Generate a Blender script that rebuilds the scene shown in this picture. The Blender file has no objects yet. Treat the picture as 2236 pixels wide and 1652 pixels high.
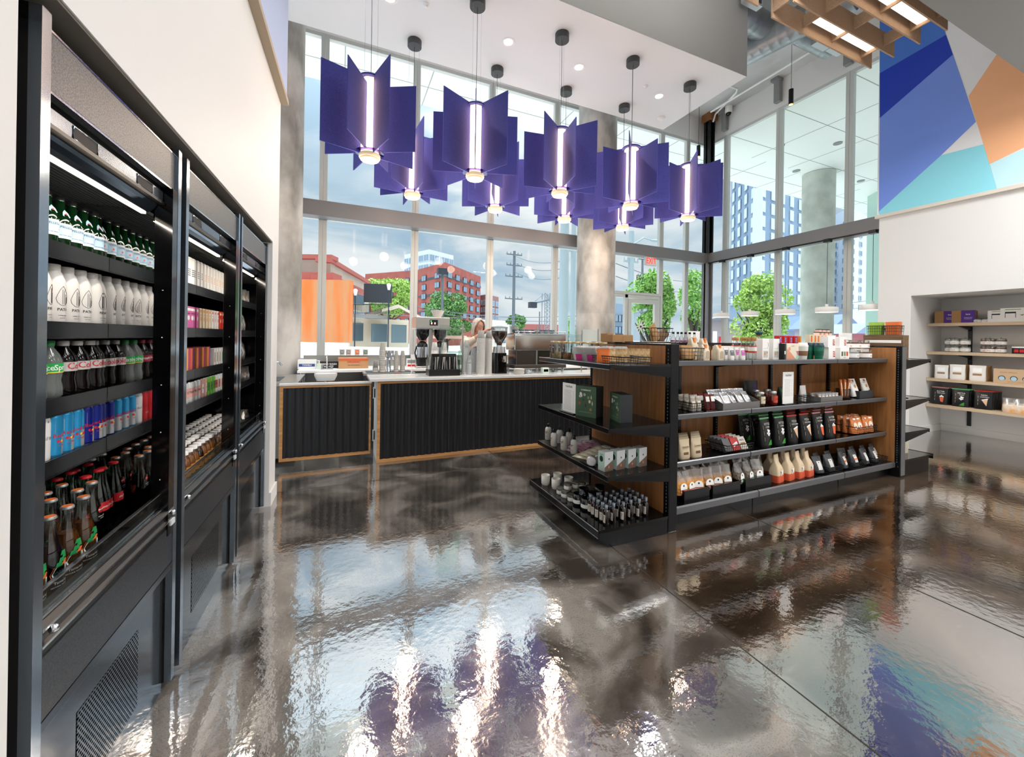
import bpy, bmesh, random
from math import *
from mathutils import Matrix, Vector
random.seed(7)
C = bpy.context.scene.collection
# ---------- camera solved from the photograph (2236 x 1652) ----------
F, PX, PY, TH, YAW, H = 864., 1118., 737.5, radians(.9), atan(375/864.), 1.40
def _ray(u, v):
    dx = (u-PX)/F; dy = (v-PY)/F
    a = dx*cos(TH)+dy*sin(TH); b = -dx*sin(TH)+dy*cos(TH)
    return (sin(YAW)+a*cos(YAW), cos(YAW)-a*sin(YAW), -b)
def onz(u, v, z):
    r = _ray(u, v); t = (z-H)/r[2]; return Vector((r[0]*t, r[1]*t, z))
def onx(u, v, x):
    r = _ray(u, v); t = x/r[0]; return Vector((x, r[1]*t, H+r[2]*t))
def ony(u, v, y):
    r = _ray(u, v); t = y/r[1]; return Vector((r[0]*t, y, H+r[2]*t))
def at(u, v, d):
    r = _ray(u, v); return Vector((r[0]*d, r[1]*d, H+r[2]*d))
# ---------- materials ----------
def lin(h):
    h = h.lstrip('#'); c = [int(h[i:i+2], 16)/255 for i in (0, 2, 4)]
    return tuple(((x+.055)/1.055)**2.4 if x > .04045 else x/12.92 for x in c)+(1,)
MATS = {}
def M(name, col='#808080', rough=.5, metal=0, spec=.5, coat=0, emis=None, noise=None, bump=None, trans=0, alpha=1, stretch=None, ior=1.45, tl=0):
    if name in MATS: return MATS[name]
    m = bpy.data.materials.new(name); m.use_nodes = True; MATS[name] = m
    nt = m.node_tree; p = nt.nodes['Principled BSDF']; I = p.inputs
    I['Base Color'].default_value = lin(col); I['Roughness'].default_value = rough; I['Metallic'].default_value = metal
    I['Specular IOR Level'].default_value = spec; I['Coat Weight'].default_value = coat; I['Coat Roughness'].default_value = .05
    I['Transmission Weight'].default_value = trans; I['Alpha'].default_value = alpha; I['IOR'].default_value = ior
    if emis: I['Emission Color'].default_value = lin(emis[0]); I['Emission Strength'].default_value = emis[1]
    if noise or bump:
        tc = nt.nodes.new('ShaderNodeTexCoord'); mp = nt.nodes.new('ShaderNodeMapping')
        nt.links.new(tc.outputs['Object'], mp.inputs[0])
        if stretch: mp.inputs['Scale'].default_value = stretch
    if noise:
        sc, col2 = noise[:2]; n = nt.nodes.new('ShaderNodeTexNoise'); n.inputs['Scale'].default_value = sc; n.inputs['Detail'].default_value = 6
        nt.links.new(mp.outputs[0], n.inputs[0])
        r = nt.nodes.new('ShaderNodeValToRGB'); r.color_ramp.elements[0].color = lin(col); r.color_ramp.elements[1].color = lin(col2)
        r.color_ramp.elements[0].position = .35; r.color_ramp.elements[1].position = .68
        nt.links.new(n.outputs['Fac'], r.inputs[0]); nt.links.new(r.outputs[0], I['Base Color'])
    if bump:
        n = nt.nodes.new('ShaderNodeTexNoise'); n.inputs['Scale'].default_value = bump[0]; n.inputs['Detail'].default_value = 4
        nt.links.new(mp.outputs[0], n.inputs[0]); b = nt.nodes.new('ShaderNodeBump'); b.inputs['Strength'].default_value = bump[1]; b.inputs['Distance'].default_value = .01
        nt.links.new(n.outputs['Fac'], b.inputs['Height']); nt.links.new(b.outputs[0], I['Normal'])
    return m
def glass(name, tint='#ffffff', refl=.08, rough=.0, body=None, bodyfac=0, fr=.6):
    if name in MATS: return MATS[name]
    m = bpy.data.materials.new(name); m.use_nodes = True; MATS[name] = m
    nt = m.node_tree; nt.nodes.clear(); N = nt.nodes.new; L = nt.links.new
    o = N('ShaderNodeOutputMaterial'); t = N('ShaderNodeBsdfTransparent'); g = N('ShaderNodeBsdfGlossy'); mx = N('ShaderNodeMixShader'); lw = N('ShaderNodeLayerWeight')
    t.inputs[0].default_value = lin(tint); g.inputs['Roughness'].default_value = rough; lw.inputs[0].default_value = .25
    ma = N('ShaderNodeMath'); ma.operation = 'MULTIPLY_ADD'; ma.inputs[1].default_value = fr; ma.inputs[2].default_value = refl
    L(lw.outputs['Fresnel'], ma.inputs[0]); L(ma.outputs[0], mx.inputs[0])
    src = t.outputs[0]
    if body:
        d = N('ShaderNodeBsdfDiffuse'); d.inputs[0].default_value = lin(body); m2 = N('ShaderNodeMixShader'); m2.inputs[0].default_value = bodyfac
        L(src, m2.inputs[1]); L(d.outputs[0], m2.inputs[2]); src = m2.outputs[0]
    L(src, mx.inputs[1]); L(g.outputs[0], mx.inputs[2]); L(mx.outputs[0], o.inputs[0]); return m
def wood(name, c1, c2, sc=6, rough=.45, axis=2):
    if name in MATS: return MATS[name]
    s = [1, 1, 1]; s = [12 if i != axis else .8 for i in range(3)]
    return M(name, c1, rough, noise=(sc, c2), stretch=tuple(s))
# ---------- mesh builder ----------
class B:
    def __init__(s): s.v = []; s.f = []; s.m = []; s.sm = []; s.mats = []; s.T = None
    def mi(s, mat):
        if mat not in s.mats: s.mats.append(mat)
        return s.mats.index(mat)
    def add(s, vs, fs, mat, smooth=False):
        n = len(s.v); k = s.mi(mat)
        if s.T is not None: vs = [tuple(s.T @ Vector(p)) for p in vs]
        s.v += [tuple(p) for p in vs]
        for f in fs: s.f.append([i+n for i in f]); s.m.append(k); s.sm.append(smooth)
        return s
    def box(s, x0, x1, y0, y1, z0, z1, mat, ch=0):
        if ch:
            bm = bmesh.new(); bmesh.ops.create_cube(bm, size=1)
            for v in bm.verts: v.co = Vector(((x0+x1)/2+v.co.x*(x1-x0), (y0+y1)/2+v.co.y*(y1-y0), (z0+z1)/2+v.co.z*(z1-z0)))
            bmesh.ops.bevel(bm, geom=bm.edges[:], offset=ch, segments=2, affect='EDGES', profile=.5)
            bm.verts.index_update(); s.add([v.co[:] for v in bm.verts], [[v.index for v in f.verts] for f in bm.faces], mat); bm.free(); return s
        return s.add([(x0,y0,z0),(x1,y0,z0),(x1,y1,z0),(x0,y1,z0),(x0,y0,z1),(x1,y0,z1),(x1,y1,z1),(x0,y1,z1)],
                     [(0,3,2,1),(4,5,6,7),(0,1,5,4),(1,2,6,5),(2,3,7,6),(3,0,4,7)], mat)
    def quad(s, a, b, c, d, mat): return s.add([a, b, c, d], [(0,1,2,3)], mat)
    def poly(s, pts, mat): return s.add(pts, [tuple(range(len(pts)))], mat)
    def prism(s, pts, z0, z1, mat, ax=2):
        n = len(pts)
        def q(p, z): return (p[0], p[1], z) if ax == 2 else ((p[0], z, p[1]) if ax == 1 else (z, p[0], p[1]))
        vs = [q(p, z0) for p in pts]+[q(p, z1) for p in pts]
        fs = [tuple(range(n))[::-1], tuple(range(n, 2*n))]+[(i, (i+1) % n, n+(i+1) % n, n+i) for i in range(n)]
        return s.add(vs, fs, mat)
    def loft(s, rings, mat, smooth=True, caps=(1, 1), capmat=None):
        n = len(rings[0]); vs = [p for r in rings for p in r]; fs = []
        for k in range(len(rings)-1):
            for i in range(n):
                j = (i+1) % n; fs.append((k*n+i, k*n+j, (k+1)*n+j, (k+1)*n+i))
        s.add(vs, fs, mat, smooth)
        if caps[0]: s.add(rings[0], [tuple(range(n))[::-1]], capmat or mat)
        if caps[1]: s.add(rings[-1], [tuple(range(n))], capmat or mat)
        return s
    def lathe(s, prof, mat=None, n=16, cx=0, cy=0, caps=(1, 1)):
        seg = []; cur = None
        for i, p in enumerate(prof):
            mt = p[2] if len(p) > 2 else (cur if cur else mat)
            if i and mt != cur: seg[-1][1].append(p); seg.append((mt, [p]))
            elif not i: seg.append((mt, [p]))
            else: seg[-1][1].append(p)
            cur = mt
        for k, (mt, ps) in enumerate(seg):
            if len(ps) < 2: continue
            R = [[(cx+p[0]*cos(2*pi*i/n), cy+p[0]*sin(2*pi*i/n), p[1]) for i in range(n)] for p in ps]
            s.loft(R, mt, True, (caps[0] and k == 0, caps[1] and k == len(seg)-1))
        return s
    def cyl(s, x, y, z0, z1, r, mat, n=16, r1=None): return s.lathe([(r, z0), (r1 if r1 is not None else r, z1)], mat, n, x, y)
    def tube(s, pts, r, mat, n=6, closed=False):
        pts = [Vector(p) for p in pts]; R = []; m = len(pts); up = None
        for i, p in enumerate(pts):
            a = pts[(i-1) % m] if (i or closed) else p; b = pts[(i+1) % m] if (i < m-1 or closed) else p
            d = (b-a); d = d.normalized() if d.length > 1e-9 else Vector((0, 0, 1))
            if up is None: up = Vector((0, 0, 1)) if abs(d.z) < .9 else Vector((1, 0, 0))
            x = d.cross(up)
            if x.length < 1e-4: x = d.cross(Vector((0.3, 1, .2)))
            x.normalize(); y = x.cross(d)
            up = y
            rr = r[i] if isinstance(r, (list, tuple)) else r
            R.append([tuple(p+x*cos(2*pi*k/n)*rr+y*sin(2*pi*k/n)*rr) for k in range(n)])
        if closed: R.append(R[0])
        return s.loft(R, mat, n > 4, (not closed, not closed))
    def ball(s, c, rx, ry, rz, mat, n=10, m=6, jit=0):
        R = []
        for k in range(1, m):
            t = pi*k/m-pi/2
            R.append([(c[0]+rx*cos(t)*cos(2*pi*i/n)*(1+random.uniform(-jit, jit)), c[1]+ry*cos(t)*sin(2*pi*i/n)*(1+random.uniform(-jit, jit)), c[2]+rz*sin(t)) for i in range(n)])
        vs = [p for r in R for p in r]+[(c[0], c[1], c[2]-rz), (c[0], c[1], c[2]+rz)]; fs = []
        for k in range(len(R)-1):
            for i in range(n): j = (i+1) % n; fs.append((k*n+i, k*n+j, (k+1)*n+j, (k+1)*n+i))
        a = len(vs)-2
        for i in range(n): j = (i+1) % n; fs.append((a, j, i)); fs.append((a+1, (len(R)-1)*n+i, (len(R)-1)*n+j))
        return s.add(vs, fs, mat, True)
    def band(s, r, z0, z1, a0, a1, mat, n=10, r1=None):
        r1 = r if r1 is None else r1; vs = []
        for i in range(n+1):
            a = a0+(a1-a0)*i/n; vs += [(r*sin(a), -r*cos(a), z0), (r1*sin(a), -r1*cos(a), z1)]
        return s.add(vs, [(2*i, 2*i+2, 2*i+3, 2*i+1) for i in range(n)], mat, True)
    def text(s, txt, size, mat, fn, mirror=False, sx=1):
        vs, fs = text_geo(txt); k = -1 if mirror else 1
        return s.add([fn(x*size*k*sx, y*size) for x, y in vs], fs, mat)
    def ftext(s, txt, size, mat, y, z, x=0, sx=1): return s.text(txt, size, mat, lambda a, b: (x+a, y, z+b), sx=sx)
    def wtext(s, txt, size, mat, r, z, a0=0, sx=1): return s.text(txt, size, mat, lambda a, b: (r*sin(a0+a/r), -r*cos(a0+a/r), z+b), sx=sx)
    def mesh(s, name):
        me = bpy.data.meshes.new(name); me.from_pydata(s.v, [], s.f)
        for mt in s.mats: me.materials.append(mt)
        me.polygons.foreach_set('material_index', s.m); me.polygons.foreach_set('use_smooth', s.sm); me.update(); return me
_TX = {}
def text_geo(t):
    if t in _TX: return _TX[t]
    cu = bpy.data.curves.new('t', 'FONT'); cu.body = t; cu.align_x = 'CENTER'; cu.align_y = 'CENTER'; cu.size = 1; cu.resolution_u = 2; cu.offset = .012
    o = bpy.data.objects.new('t', cu); me = o.to_mesh()
    r = ([(v.co.x, v.co.y) for v in me.vertices], [tuple(p.vertices) for p in me.polygons])
    o.to_mesh_clear(); bpy.data.objects.remove(o); bpy.data.curves.remove(cu); _TX[t] = r; return r
# ---------- objects ----------
def props(o, label=None, cat=None, group=None, kind=None):
    if label: o['label'] = label
    if cat: o['category'] = cat
    if group: o['group'] = group
    if kind: o['kind'] = kind
    return o
def ob(name, b, parent=None, loc=(0,0,0), rz=0):
    o = bpy.data.objects.new(name, b.mesh(name) if isinstance(b, B) else b); C.objects.link(o)
    if parent: o.parent = parent
    o.location = loc; o.rotation_euler = (0, 0, rz); return o
def struct(name, b, loc=(0,0,0), rz=0, label=None):
    o = ob(name, b, None, loc, rz); o['kind'] = 'structure'
    if label: o['label'] = label
    return o
def thing(name, label, cat, loc=(0,0,0), rz=0, group=None, b=None, tilt=(0,0)):
    o = bpy.data.objects.new(name, b.mesh(name) if isinstance(b, B) else b); C.objects.link(o)
    o.location = loc; o.rotation_euler = (tilt[0], tilt[1], rz); return props(o, label, cat, group)
class Proto:   # name, list of (part name, B, [sub-parts])
    def __init__(s, name, parts):
        s.name = name
        s.parts = [(n, b.mesh(n), [(n2, b2.mesh(n2)) for n2, b2 in (sub or [])]) for n, b, *r in parts for sub in [r[0] if r else None]]
def put(p, loc, rz=0, label='', cat='', group=None, tilt=(0, 0), sc=1):
    if len(p.parts) == 1 and not p.parts[0][2]:
        r = thing(p.name, label, cat, loc, rz, group, p.parts[0][1], tilt)
    else:
        r = thing(p.name, label, cat, loc, rz, group, None, tilt)
        for n, me, sub in p.parts:
            o = bpy.data.objects.new(n, me); C.objects.link(o); o.parent = r
            for n2, m2 in sub:
                q = bpy.data.objects.new(n2, m2); C.objects.link(q); q.parent = o
    if sc != 1: r.scale = (sc, sc, sc) if not isinstance(sc, tuple) else sc
    return r
OR = ['', 'first', 'second', 'third', 'fourth', 'fifth', 'sixth', 'seventh', 'eighth', 'ninth', 'tenth', 'eleventh', 'twelfth', 'thirteenth', 'fourteenth', 'fifteenth', 'sixteenth']
def on(i): return OR[i]
def rrect(w, d, z, n=16, e=4., cx=0, cy=0):   # superellipse ring
    out = []
    for i in range(n):
        a = 2*pi*(i+.5)/n; c, q = cos(a), sin(a)
        out.append((cx+w*copysign(abs(c)**(2/e), c), cy+d*copysign(abs(q)**(2/e), q), z))
    return out
R = random.uniform
# shared materials
white = M('matte_white', '#eceae6', .5); black = M('black_satin', '#0b0b0d', .32); blackg = M('black_gloss', '#060607', .12, spec=.6)
blackm = M('black_matte', '#101012', .6); chrome = M('chrome', '#d8dce0', .12, 1); steel = M('brushed_steel', '#b9b7b2', .28, 1, bump=(60, .05), stretch=(1, 1, 20))
paper = M('white_paper', '#f3f1ee', .6); ink = M('black_ink', '#1a1a1c', .6); grey = M('grey_plastic', '#8a8a8a', .5); kraft = M('kraft_paper', '#a37b50', .7); cream = M('cream_card', '#e6dcc8', .6)
red = M('red_print', '#c8262c', .4); orange = M('orange_print', '#e0722f', .45); green = M('green_print', '#23904f', .45); purple = M('purple_print', '#4b1f86', .5); pink = M('pink_print', '#b85fa0', .5); blue = M('blue_print', '#2a4fae', .45)
gold = M('copper_gold_foil', '#a3794a', .35, .45, noise=(35, '#d9bd92'), bump=(40, .6)); silver = M('silver_foil', '#c9c9cc', .3, .7, bump=(40, .5)); darkgrey = M('dark_grey_card', '#3c3f42', .6)
clear = glass('clear_glass', '#f4f8f7', .1); clearp = glass('clear_film', '#f2f2f2', .16, .12, '#ffffff', .12)
wire = M('black_wire', '#151515', .4, .3)
# ======================= THE ROOM =======================
def floor_mat():
    m = bpy.data.materials.new('polished_concrete'); m.use_nodes = True; nt = m.node_tree; N = nt.nodes.new; L = nt.links.new
    p = nt.nodes['Principled BSDF']; tc = N('ShaderNodeTexCoord')
    def noise(sc, det=5, dist=0, st=None):
        mp = N('ShaderNodeMapping'); L(tc.outputs['Object'], mp.inputs[0])
        if st: mp.inputs['Scale'].default_value = st
        n = N('ShaderNodeTexNoise'); n.inputs['Scale'].default_value = sc; n.inputs['Detail'].default_value = det; n.inputs['Distortion'].default_value = dist
        L(mp.outputs[0], n.inputs[0]); return n.outputs['Fac']
    def ramp(src, stops):
        r = N('ShaderNodeValToRGB'); e = r.color_ramp.elements
        while len(e) < len(stops): e.new(.5)
        for i, (q, c) in enumerate(stops): e[i].position = q; e[i].color = lin(c)
        L(src, r.inputs[0]); return r.outputs[0]
    def mix(f, a, b, mode='MIX'):
        x = N('ShaderNodeMix'); x.data_type = 'RGBA'; x.blend_type = mode
        if isinstance(f, float): x.inputs[0].default_value = f
        else: L(f, x.inputs[0])
        L(a, x.inputs[6]); L(b, x.inputs[7]); return x.outputs[2]
    brown = ramp(noise(1.3, 7, 1.2), [(.38, '#2b2119'), (.5, '#4a3b2e'), (.62, '#6f5c4a')])
    greyc = ramp(noise(1.7, 8, 1.5), [(.38, '#443c35'), (.5, '#6f675f'), (.62, '#a39c93')])
    sep = N('ShaderNodeSeparateXYZ'); L(tc.outputs['Object'], sep.inputs[0])
    st = N('ShaderNodeMath'); st.operation = 'MULTIPLY_ADD'; st.inputs[1].default_value = 8; st.inputs[2].default_value = -13.1; st.use_clamp = True; L(sep.outputs[0], st.inputs[0])
    base = mix(st.outputs[0], greyc, brown)
    speck = ramp(noise(170, 3), [(.38, '#2c241d'), (.5, '#ffffff'), (1, '#ffffff')])
    col = mix(.28, base, mix(1., base, speck, 'MULTIPLY'))
    scr = ramp(noise(7, 2, .3, (1, 7, 1)), [(.0, '#000000'), (.66, '#000000'), (.8, '#9a9288')])
    col = mix(.35, col, scr, 'SCREEN')
    L(col, p.inputs['Base Color'])
    rr = N('ShaderNodeMapRange'); L(noise(2.5, 6, .5), rr.inputs[0]); rr.inputs[1].default_value = .35; rr.inputs[2].default_value = .7; rr.inputs[3].default_value = .035; rr.inputs[4].default_value = .10
    L(rr.outputs[0], p.inputs['Roughness']); p.inputs['IOR'].default_value = 1.5; p.inputs['Specular IOR Level'].default_value = .5
    b = N('ShaderNodeBump'); b.inputs['Strength'].default_value = .27; b.inputs['Distance'].default_value = .003; L(noise(26, 3), b.inputs['Height'])
    b2 = N('ShaderNodeBump'); b2.inputs['Strength'].default_value = .07; b2.inputs['Distance'].default_value = .01; L(noise(5, 2), b2.inputs['Height']); L(b.outputs[0], b2.inputs['Normal'])
    L(b2.outputs[0], p.inputs['Normal'])
    g = N('ShaderNodeBsdfGlossy'); L(rr.outputs[0], g.inputs['Roughness']); L(b2.outputs[0], g.inputs['Normal']); lw_ = N('ShaderNodeLayerWeight'); lw_.inputs[0].default_value = .35
    ma = N('ShaderNodeMath'); ma.operation = 'MULTIPLY_ADD'; ma.inputs[1].default_value = 1.0; ma.inputs[2].default_value = .36; L(lw_.outputs['Fresnel'], ma.inputs[0])
    mx = N('ShaderNodeMixShader'); L(ma.outputs[0], mx.inputs[0]); L(p.outputs[0], mx.inputs[1]); L(g.outputs[0], mx.inputs[2]); L(mx.outputs[0], nt.nodes['Material Output'].inputs[0]); return m
flo = floor_mat(); joint = M('joint_filler', '#2a241f', .7)
wallm = M('white_paint', '#e0dfdd', .55, bump=(14, .03)); ceilm = M('ceiling_paint', '#e6e6e6', .7); greyp = M('grey_paint', '#a19f9c', .6)
conc = M('raw_concrete', '#8d8a84', .8, noise=(2.2, '#b5b2ad'), bump=(9, .25)); concc = M('ceiling_concrete', '#b5b4b2', .85, noise=(.9, '#d9d8d6'), bump=(5, .2))
colc = M('column_concrete', '#7e7c78', .75, noise=(2.6, '#c2c0bb'), bump=(7, .35), stretch=(1, 1, .55)); alum = M('window_aluminium', '#c4c6c2', .4, .1); beamm = M('dark_beam_paint', '#7b7a7c', .45, .2)
pane = glass('window_glass', '#f7fbfa', .008, fr=.14)
fb = B(); fb.box(-3, 10, -6, 7.6, -.1, 0, flo)
floor = struct('floor', fb)
jb = B()
for q in ((3.03, -6, 3.038, 7.5), (1.70, -6, 1.706, 7.5)): jb.box(q[0], q[2], q[1], q[3], 0, .0012, joint)
jb.box(-.6, 8.7, 4.03, 4.036, 0, .0012, joint)
o = ob('control_joint', jb, floor)
# ceiling slab and dropped cloud
cb = B(); cb.box(-3, 10, -6, 7.6, 7.1, 7.3, concc); struct('ceiling', cb)
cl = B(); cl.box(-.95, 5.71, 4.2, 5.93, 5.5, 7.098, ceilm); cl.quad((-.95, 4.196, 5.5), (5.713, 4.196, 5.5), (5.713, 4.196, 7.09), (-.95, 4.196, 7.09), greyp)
struct('ceiling_cloud', cl, label='dropped white ceiling box over the counter with a grey fascia')
bh = B(); bh.box(4.2, 8.11, -4, 1.89, 4.6, 7.09, M('bulkhead_paint', '#8f8e8c', .6)); struct('ceiling_bulkhead', bh)
# left wall in its own slightly turned frame: origin (-.615,1.2), y along the wall
LW = (-.615, 1.2, 0); LR = -.03
def lw(x, y, z=0): return Vector((LW[0]+x*cos(LR)-y*sin(LR), LW[1]+x*sin(LR)+y*cos(LR), z))
wl = B()
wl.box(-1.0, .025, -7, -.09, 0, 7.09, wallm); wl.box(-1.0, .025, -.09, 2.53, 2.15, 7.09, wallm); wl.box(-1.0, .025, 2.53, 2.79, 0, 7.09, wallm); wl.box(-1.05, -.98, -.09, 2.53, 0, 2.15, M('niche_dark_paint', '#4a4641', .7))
struct('wall_left', wl, LW, LR)
sf = B(); sf.box(-.98, .02, -.09, 2.53, 2.142, 2.15, M('soffit_taupe', '#6b655c', .7)); struct('trim_1', sf, LW, LR)
bb = B(); bb.box(.025, .04, 2.53, 2.795, 0, .11, wallm); bb.box(-1.0, .04, 2.79, 2.803, 0, .11, wallm); struct('baseboard_left', bb, LW, LR)
# murals
mp_ = B(); mp_.box(.026, .07, -4, 2.79, 3.45, 7.0, M('mural_pale_teal', '#a9cfc9', .5)); mp_.add([(.0712, 1.2, 3.45), (.0712, 2.79, 3.45), (.0712, 2.79, 5.8)], [(0, 1, 2)], M('mural_lilac', '#a9b6d8', .5))
t = thing('wall_mural', 'pale teal and lilac mural panel with wooden edge high on the left wall', 'mural', LW, LR)
ob('panel', mp_, t)
e = B(); e.box(.026, .085, -4, 2.80, 3.41, 3.45, M('mural_wood_trim', '#a89680', .6)); ob('bottom_trim', e, t)
# right wall with shelf niche (front x=8.11, y<3.58)
wr = B()
wr.box(8.11, 8.7, 3.17, 3.58, 0, 7.09, wallm); wr.box(8.11, 9.3, -6, 3.17, 2.15, 7.09, wallm); wr.box(9.1, 9.3, .2, 3.3, 0, 2.15, wallm); wr.box(8.11, 9.3, -6, .2, 0, 2.15, wallm)
wr.box(8.7, 9.1, 3.17, 3.25, 0, 2.15, wallm)
struct('wall_right', wr)
bb = B(); bb.box(9.085, 9.1, .2, 3.17, 0, .1, wallm); bb.box(8.11, 9.09, 3.155, 3.17, 0, .1, wallm); struct('baseboard_right', bb)
# right mural (facing -x): polygons in (y,z) on plane x
MX = 8.06
def mpt(u, v): p = onx(u, v, MX); return (MX-.0015, p.y, p.z)
def mpoly(px, col, k):
    b_.add([(lambda q: (q[0]-k*.0004, q[1], q[2]))(mpt(u, v)) for u, v in px], [tuple(range(len(px)))], M('mural_'+col[1:], col, .5))
b_ = B(); b_.box(MX, 8.11, 1.2, 3.59, 3.5, 7.05, M('mural_white', '#eeeef0', .5))
mpoly([(1918, 462), (1921, 471), (2177, 412), (2175, 405), (2147, 315), (2054, 339)], '#8fdcec', 1)
mpoly([(2177, 412), (2300, 382), (2300, 290), (2236, 325), (2161, 358)], '#c4ecf4', 1)
mpoly([(2115, 210), (2161, 358), (2236, 322), (2330, 270), (2330, 60), (2177, 118)], '#f6b88a', 2)
mpoly([(1921, 50), (1921, 162), (2066, 77), (2063, 65), (2040, -40), (1921, -60)], '#4a7ad2', 2)
mpoly([(1921, 160), (1921, 258), (2081, 119), (2066, 76)], '#1c3cb4', 3)
mpoly([(1921, 257), (1919, 462), (2054, 340), (2131, 266), (2081, 118)], '#7696ea', 2)
t = thing('wall_mural', 'geometric mural of blue, teal, white and orange panels on the right wall', 'mural')
ob('panel', b_, t)
e = B(); e.box(MX-.02, 8.11, 1.2, 3.61, 3.45, 3.5, M('mural_pale_trim', '#d8cfc3', .6)); ob('bottom_trim', e, t)
# back of the shop behind the camera
bk = B(); bk.box(-3, 10, -6.2, -6, 0, 7.1, wallm); struct('wall_back', bk)
# ---- window wall front (y=7.5) and right (x=8.75)
YW, XW = 7.5, 8.75
def window(n, axis, a0, a1, z0, z1):
    f = B(); w = .03
    def bx(p0, p1, q0, q1, mt, d=.06):
        if axis == 'y': f.box(p0, p1, YW-d, YW+.02, q0, q1, mt)
        else: f.box(XW-d, XW+.02, p0, p1, q0, q1, mt)
    bx(a0-w, a0+w, z0, z1, alum); bx(a1-w, a1+w, z0, z1, alum); bx(a0+w, a1-w, z0, z0+.06, alum); bx(a0+w, a1-w, z1-.06, z1, alum)
    o = struct('window_%d' % n, f); g = B()
    if axis == 'y': g.quad((a0+w, YW, z0+.06), (a1-w, YW, z0+.06), (a1-w, YW, z1-.06), (a0+w, YW, z1-.06), pane)
    else: g.quad((XW, a1-w, z0+.06), (XW, a0+w, z0+.06), (XW, a0+w, z1-.06), (XW, a1-w, z1-.06), pane)
    ob('pane', g, o); return o
wn = 0
mx = [-1.8, -.3, 1.24, 2.73, 4.22, 5.70, 7.18, 8.02, 8.74]
for i in range(8):
    a0, a1 = mx[i], mx[i+1]
    wn += 1; window(wn, 'y', a0+.032, a1-.032, 3.42, 6.5)
    wn += 1; window(wn, 'y', a0+.032, a1-.032, (2.47 if i == 5 else 0.95 if i < 5 else .02), 3.42)
my = [7.44, 6.9, 5.61, 4.31, 3.62]
for i in range(4):
    wn += 1; window(wn, 'x', my[i+1]+.032, my[i]-.032, 3.42, 6.5); wn += 1; window(wn, 'x', my[i+1]+.032, my[i]-.032, .02, 3.42)
kn = B(); kn.box(-3, 5.70, 7.42, 7.56, 0, .95, wallm); kn.box(-3, 8.81, 7.42, 7.56, 6.5, 7.1, wallm); kn.box(-3, -1.8, 7.42, 7.56, .95, 6.5, wallm); struct('wall_front', kn)
kn = B(); kn.box(8.69, 8.81, 3.58, 7.42, 6.5, 7.1, wallm); struct('wall_right_header', kn)
# door with sidelight (5.73 to 7.15)
d = B(); y0, y1 = YW-.06, YW+.02
for a, b in ((5.76, 5.82), (6.1, 6.18), (7.09, 7.15)): d.box(a, b, y0, y1, 0, 2.46, alum)
d.box(5.82, 7.09, y0, y1, 2.39, 2.46, alum)
o = struct('door_1', d)
lf = B()
for a, b, c, e in ((6.19, 6.28, .01, 2.37), (6.99, 7.08, .01, 2.37), (6.28, 6.99, 2.27, 2.37), (6.28, 6.99, .01, .25)): lf.box(a, b, y0-.01, y1-.02, c, e, alum)
l_ = ob('door_leaf', lf, o); g = B(); g.quad((6.28, YW, .25), (6.99, YW, .25), (6.99, YW, 2.27), (6.28, YW, 2.27), pane); ob('door_pane', g, l_)
g = B(); g.quad((5.82, YW, .05), (6.1, YW, .05), (6.1, YW, 2.39), (5.82, YW, 2.39), pane); ob('sidelight_pane', g, o)
hd = B(); hd.tube([(6.34, y0-.01, .95), (6.34, y0-.07, .95), (6.34, y0-.07, 1.3), (6.34, y0-.01, 1.3)], .014, steel); ob('door_handle', hd, l_)
tx = B(); tx.text('103', .17, M('grey_vinyl', '#4a4d50', .6), lambda a, b: (6.58+a, YW-.004, 2.89+b), mirror=True)
props(ob('suite_number', tx), 'dark street number 103 on the glass above the door, seen reversed', 'number sign')
tx = B()
for k in range(5):
    a = pi*k/5; tx.box(-.16, .16, -.001, .001, -.012, .012, white)
    n = len(tx.v)-8
    for j in range(n, n+8): x, y, z = tx.v[j]; tx.v[j] = (6.62+x*cos(a)-z*sin(a), YW-.006+y, 1.72+x*sin(a)+z*cos(a))
props(ob('door_decal', tx), 'white star burst decal on the glass of the entrance door', 'decal')
# beams and posts (structure)
bm_ = B(); bm_.box(-1.9, 8.6, 7.15, 7.35, 3.34, 3.59, beamm); struct('trim_2', bm_, label='dark steel beam across the front windows')
bm_ = B(); bm_.box(8.42, 8.6, 3.58, 7.15, 3.34, 3.59, beamm); struct('trim_3', bm_, label='dark steel beam across the side windows')
ps = B(); ps.box(8.36, 8.40, 7.1, 7.28, 0, 3.34, beamm); ps.box(8.36, 8.54, 7.17, 7.21, 0, 3.34, beamm); ps.box(8.50, 8.54, 7.1, 7.28, 0, 3.34, beamm)
ps.box(8.36, 8.40, 7.1, 7.28, 3.59, 6.9, black); ps.box(8.36, 8.54, 7.17, 7.21, 3.59, 6.9, black); ps.box(8.50, 8.54, 7.1, 7.28, 3.59, 6.9, black); ps.box(8.32, 8.58, 7.06, 7.32, 6.9, 7.09, M('weathered_wood', '#8a5a35', .8)); struct('trim_4', ps, label='dark steel corner column')
def column(n, x, y, r, z1, m=None):
    b = B(); b.lathe([(r, 0), (r, 1.9), (r*.995, 1.91), (r, 1.92), (r, 3.0), (r*.995, 3.01), (r, 3.02), (r, z1)], m or colc, 40, x, y); return struct('trim_%d' % n, b, label='round raw concrete column')
column(5, 4.77, 6.75, .385, 7.09); column(6, -.93, 6.55, .40, 7.09)
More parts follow.
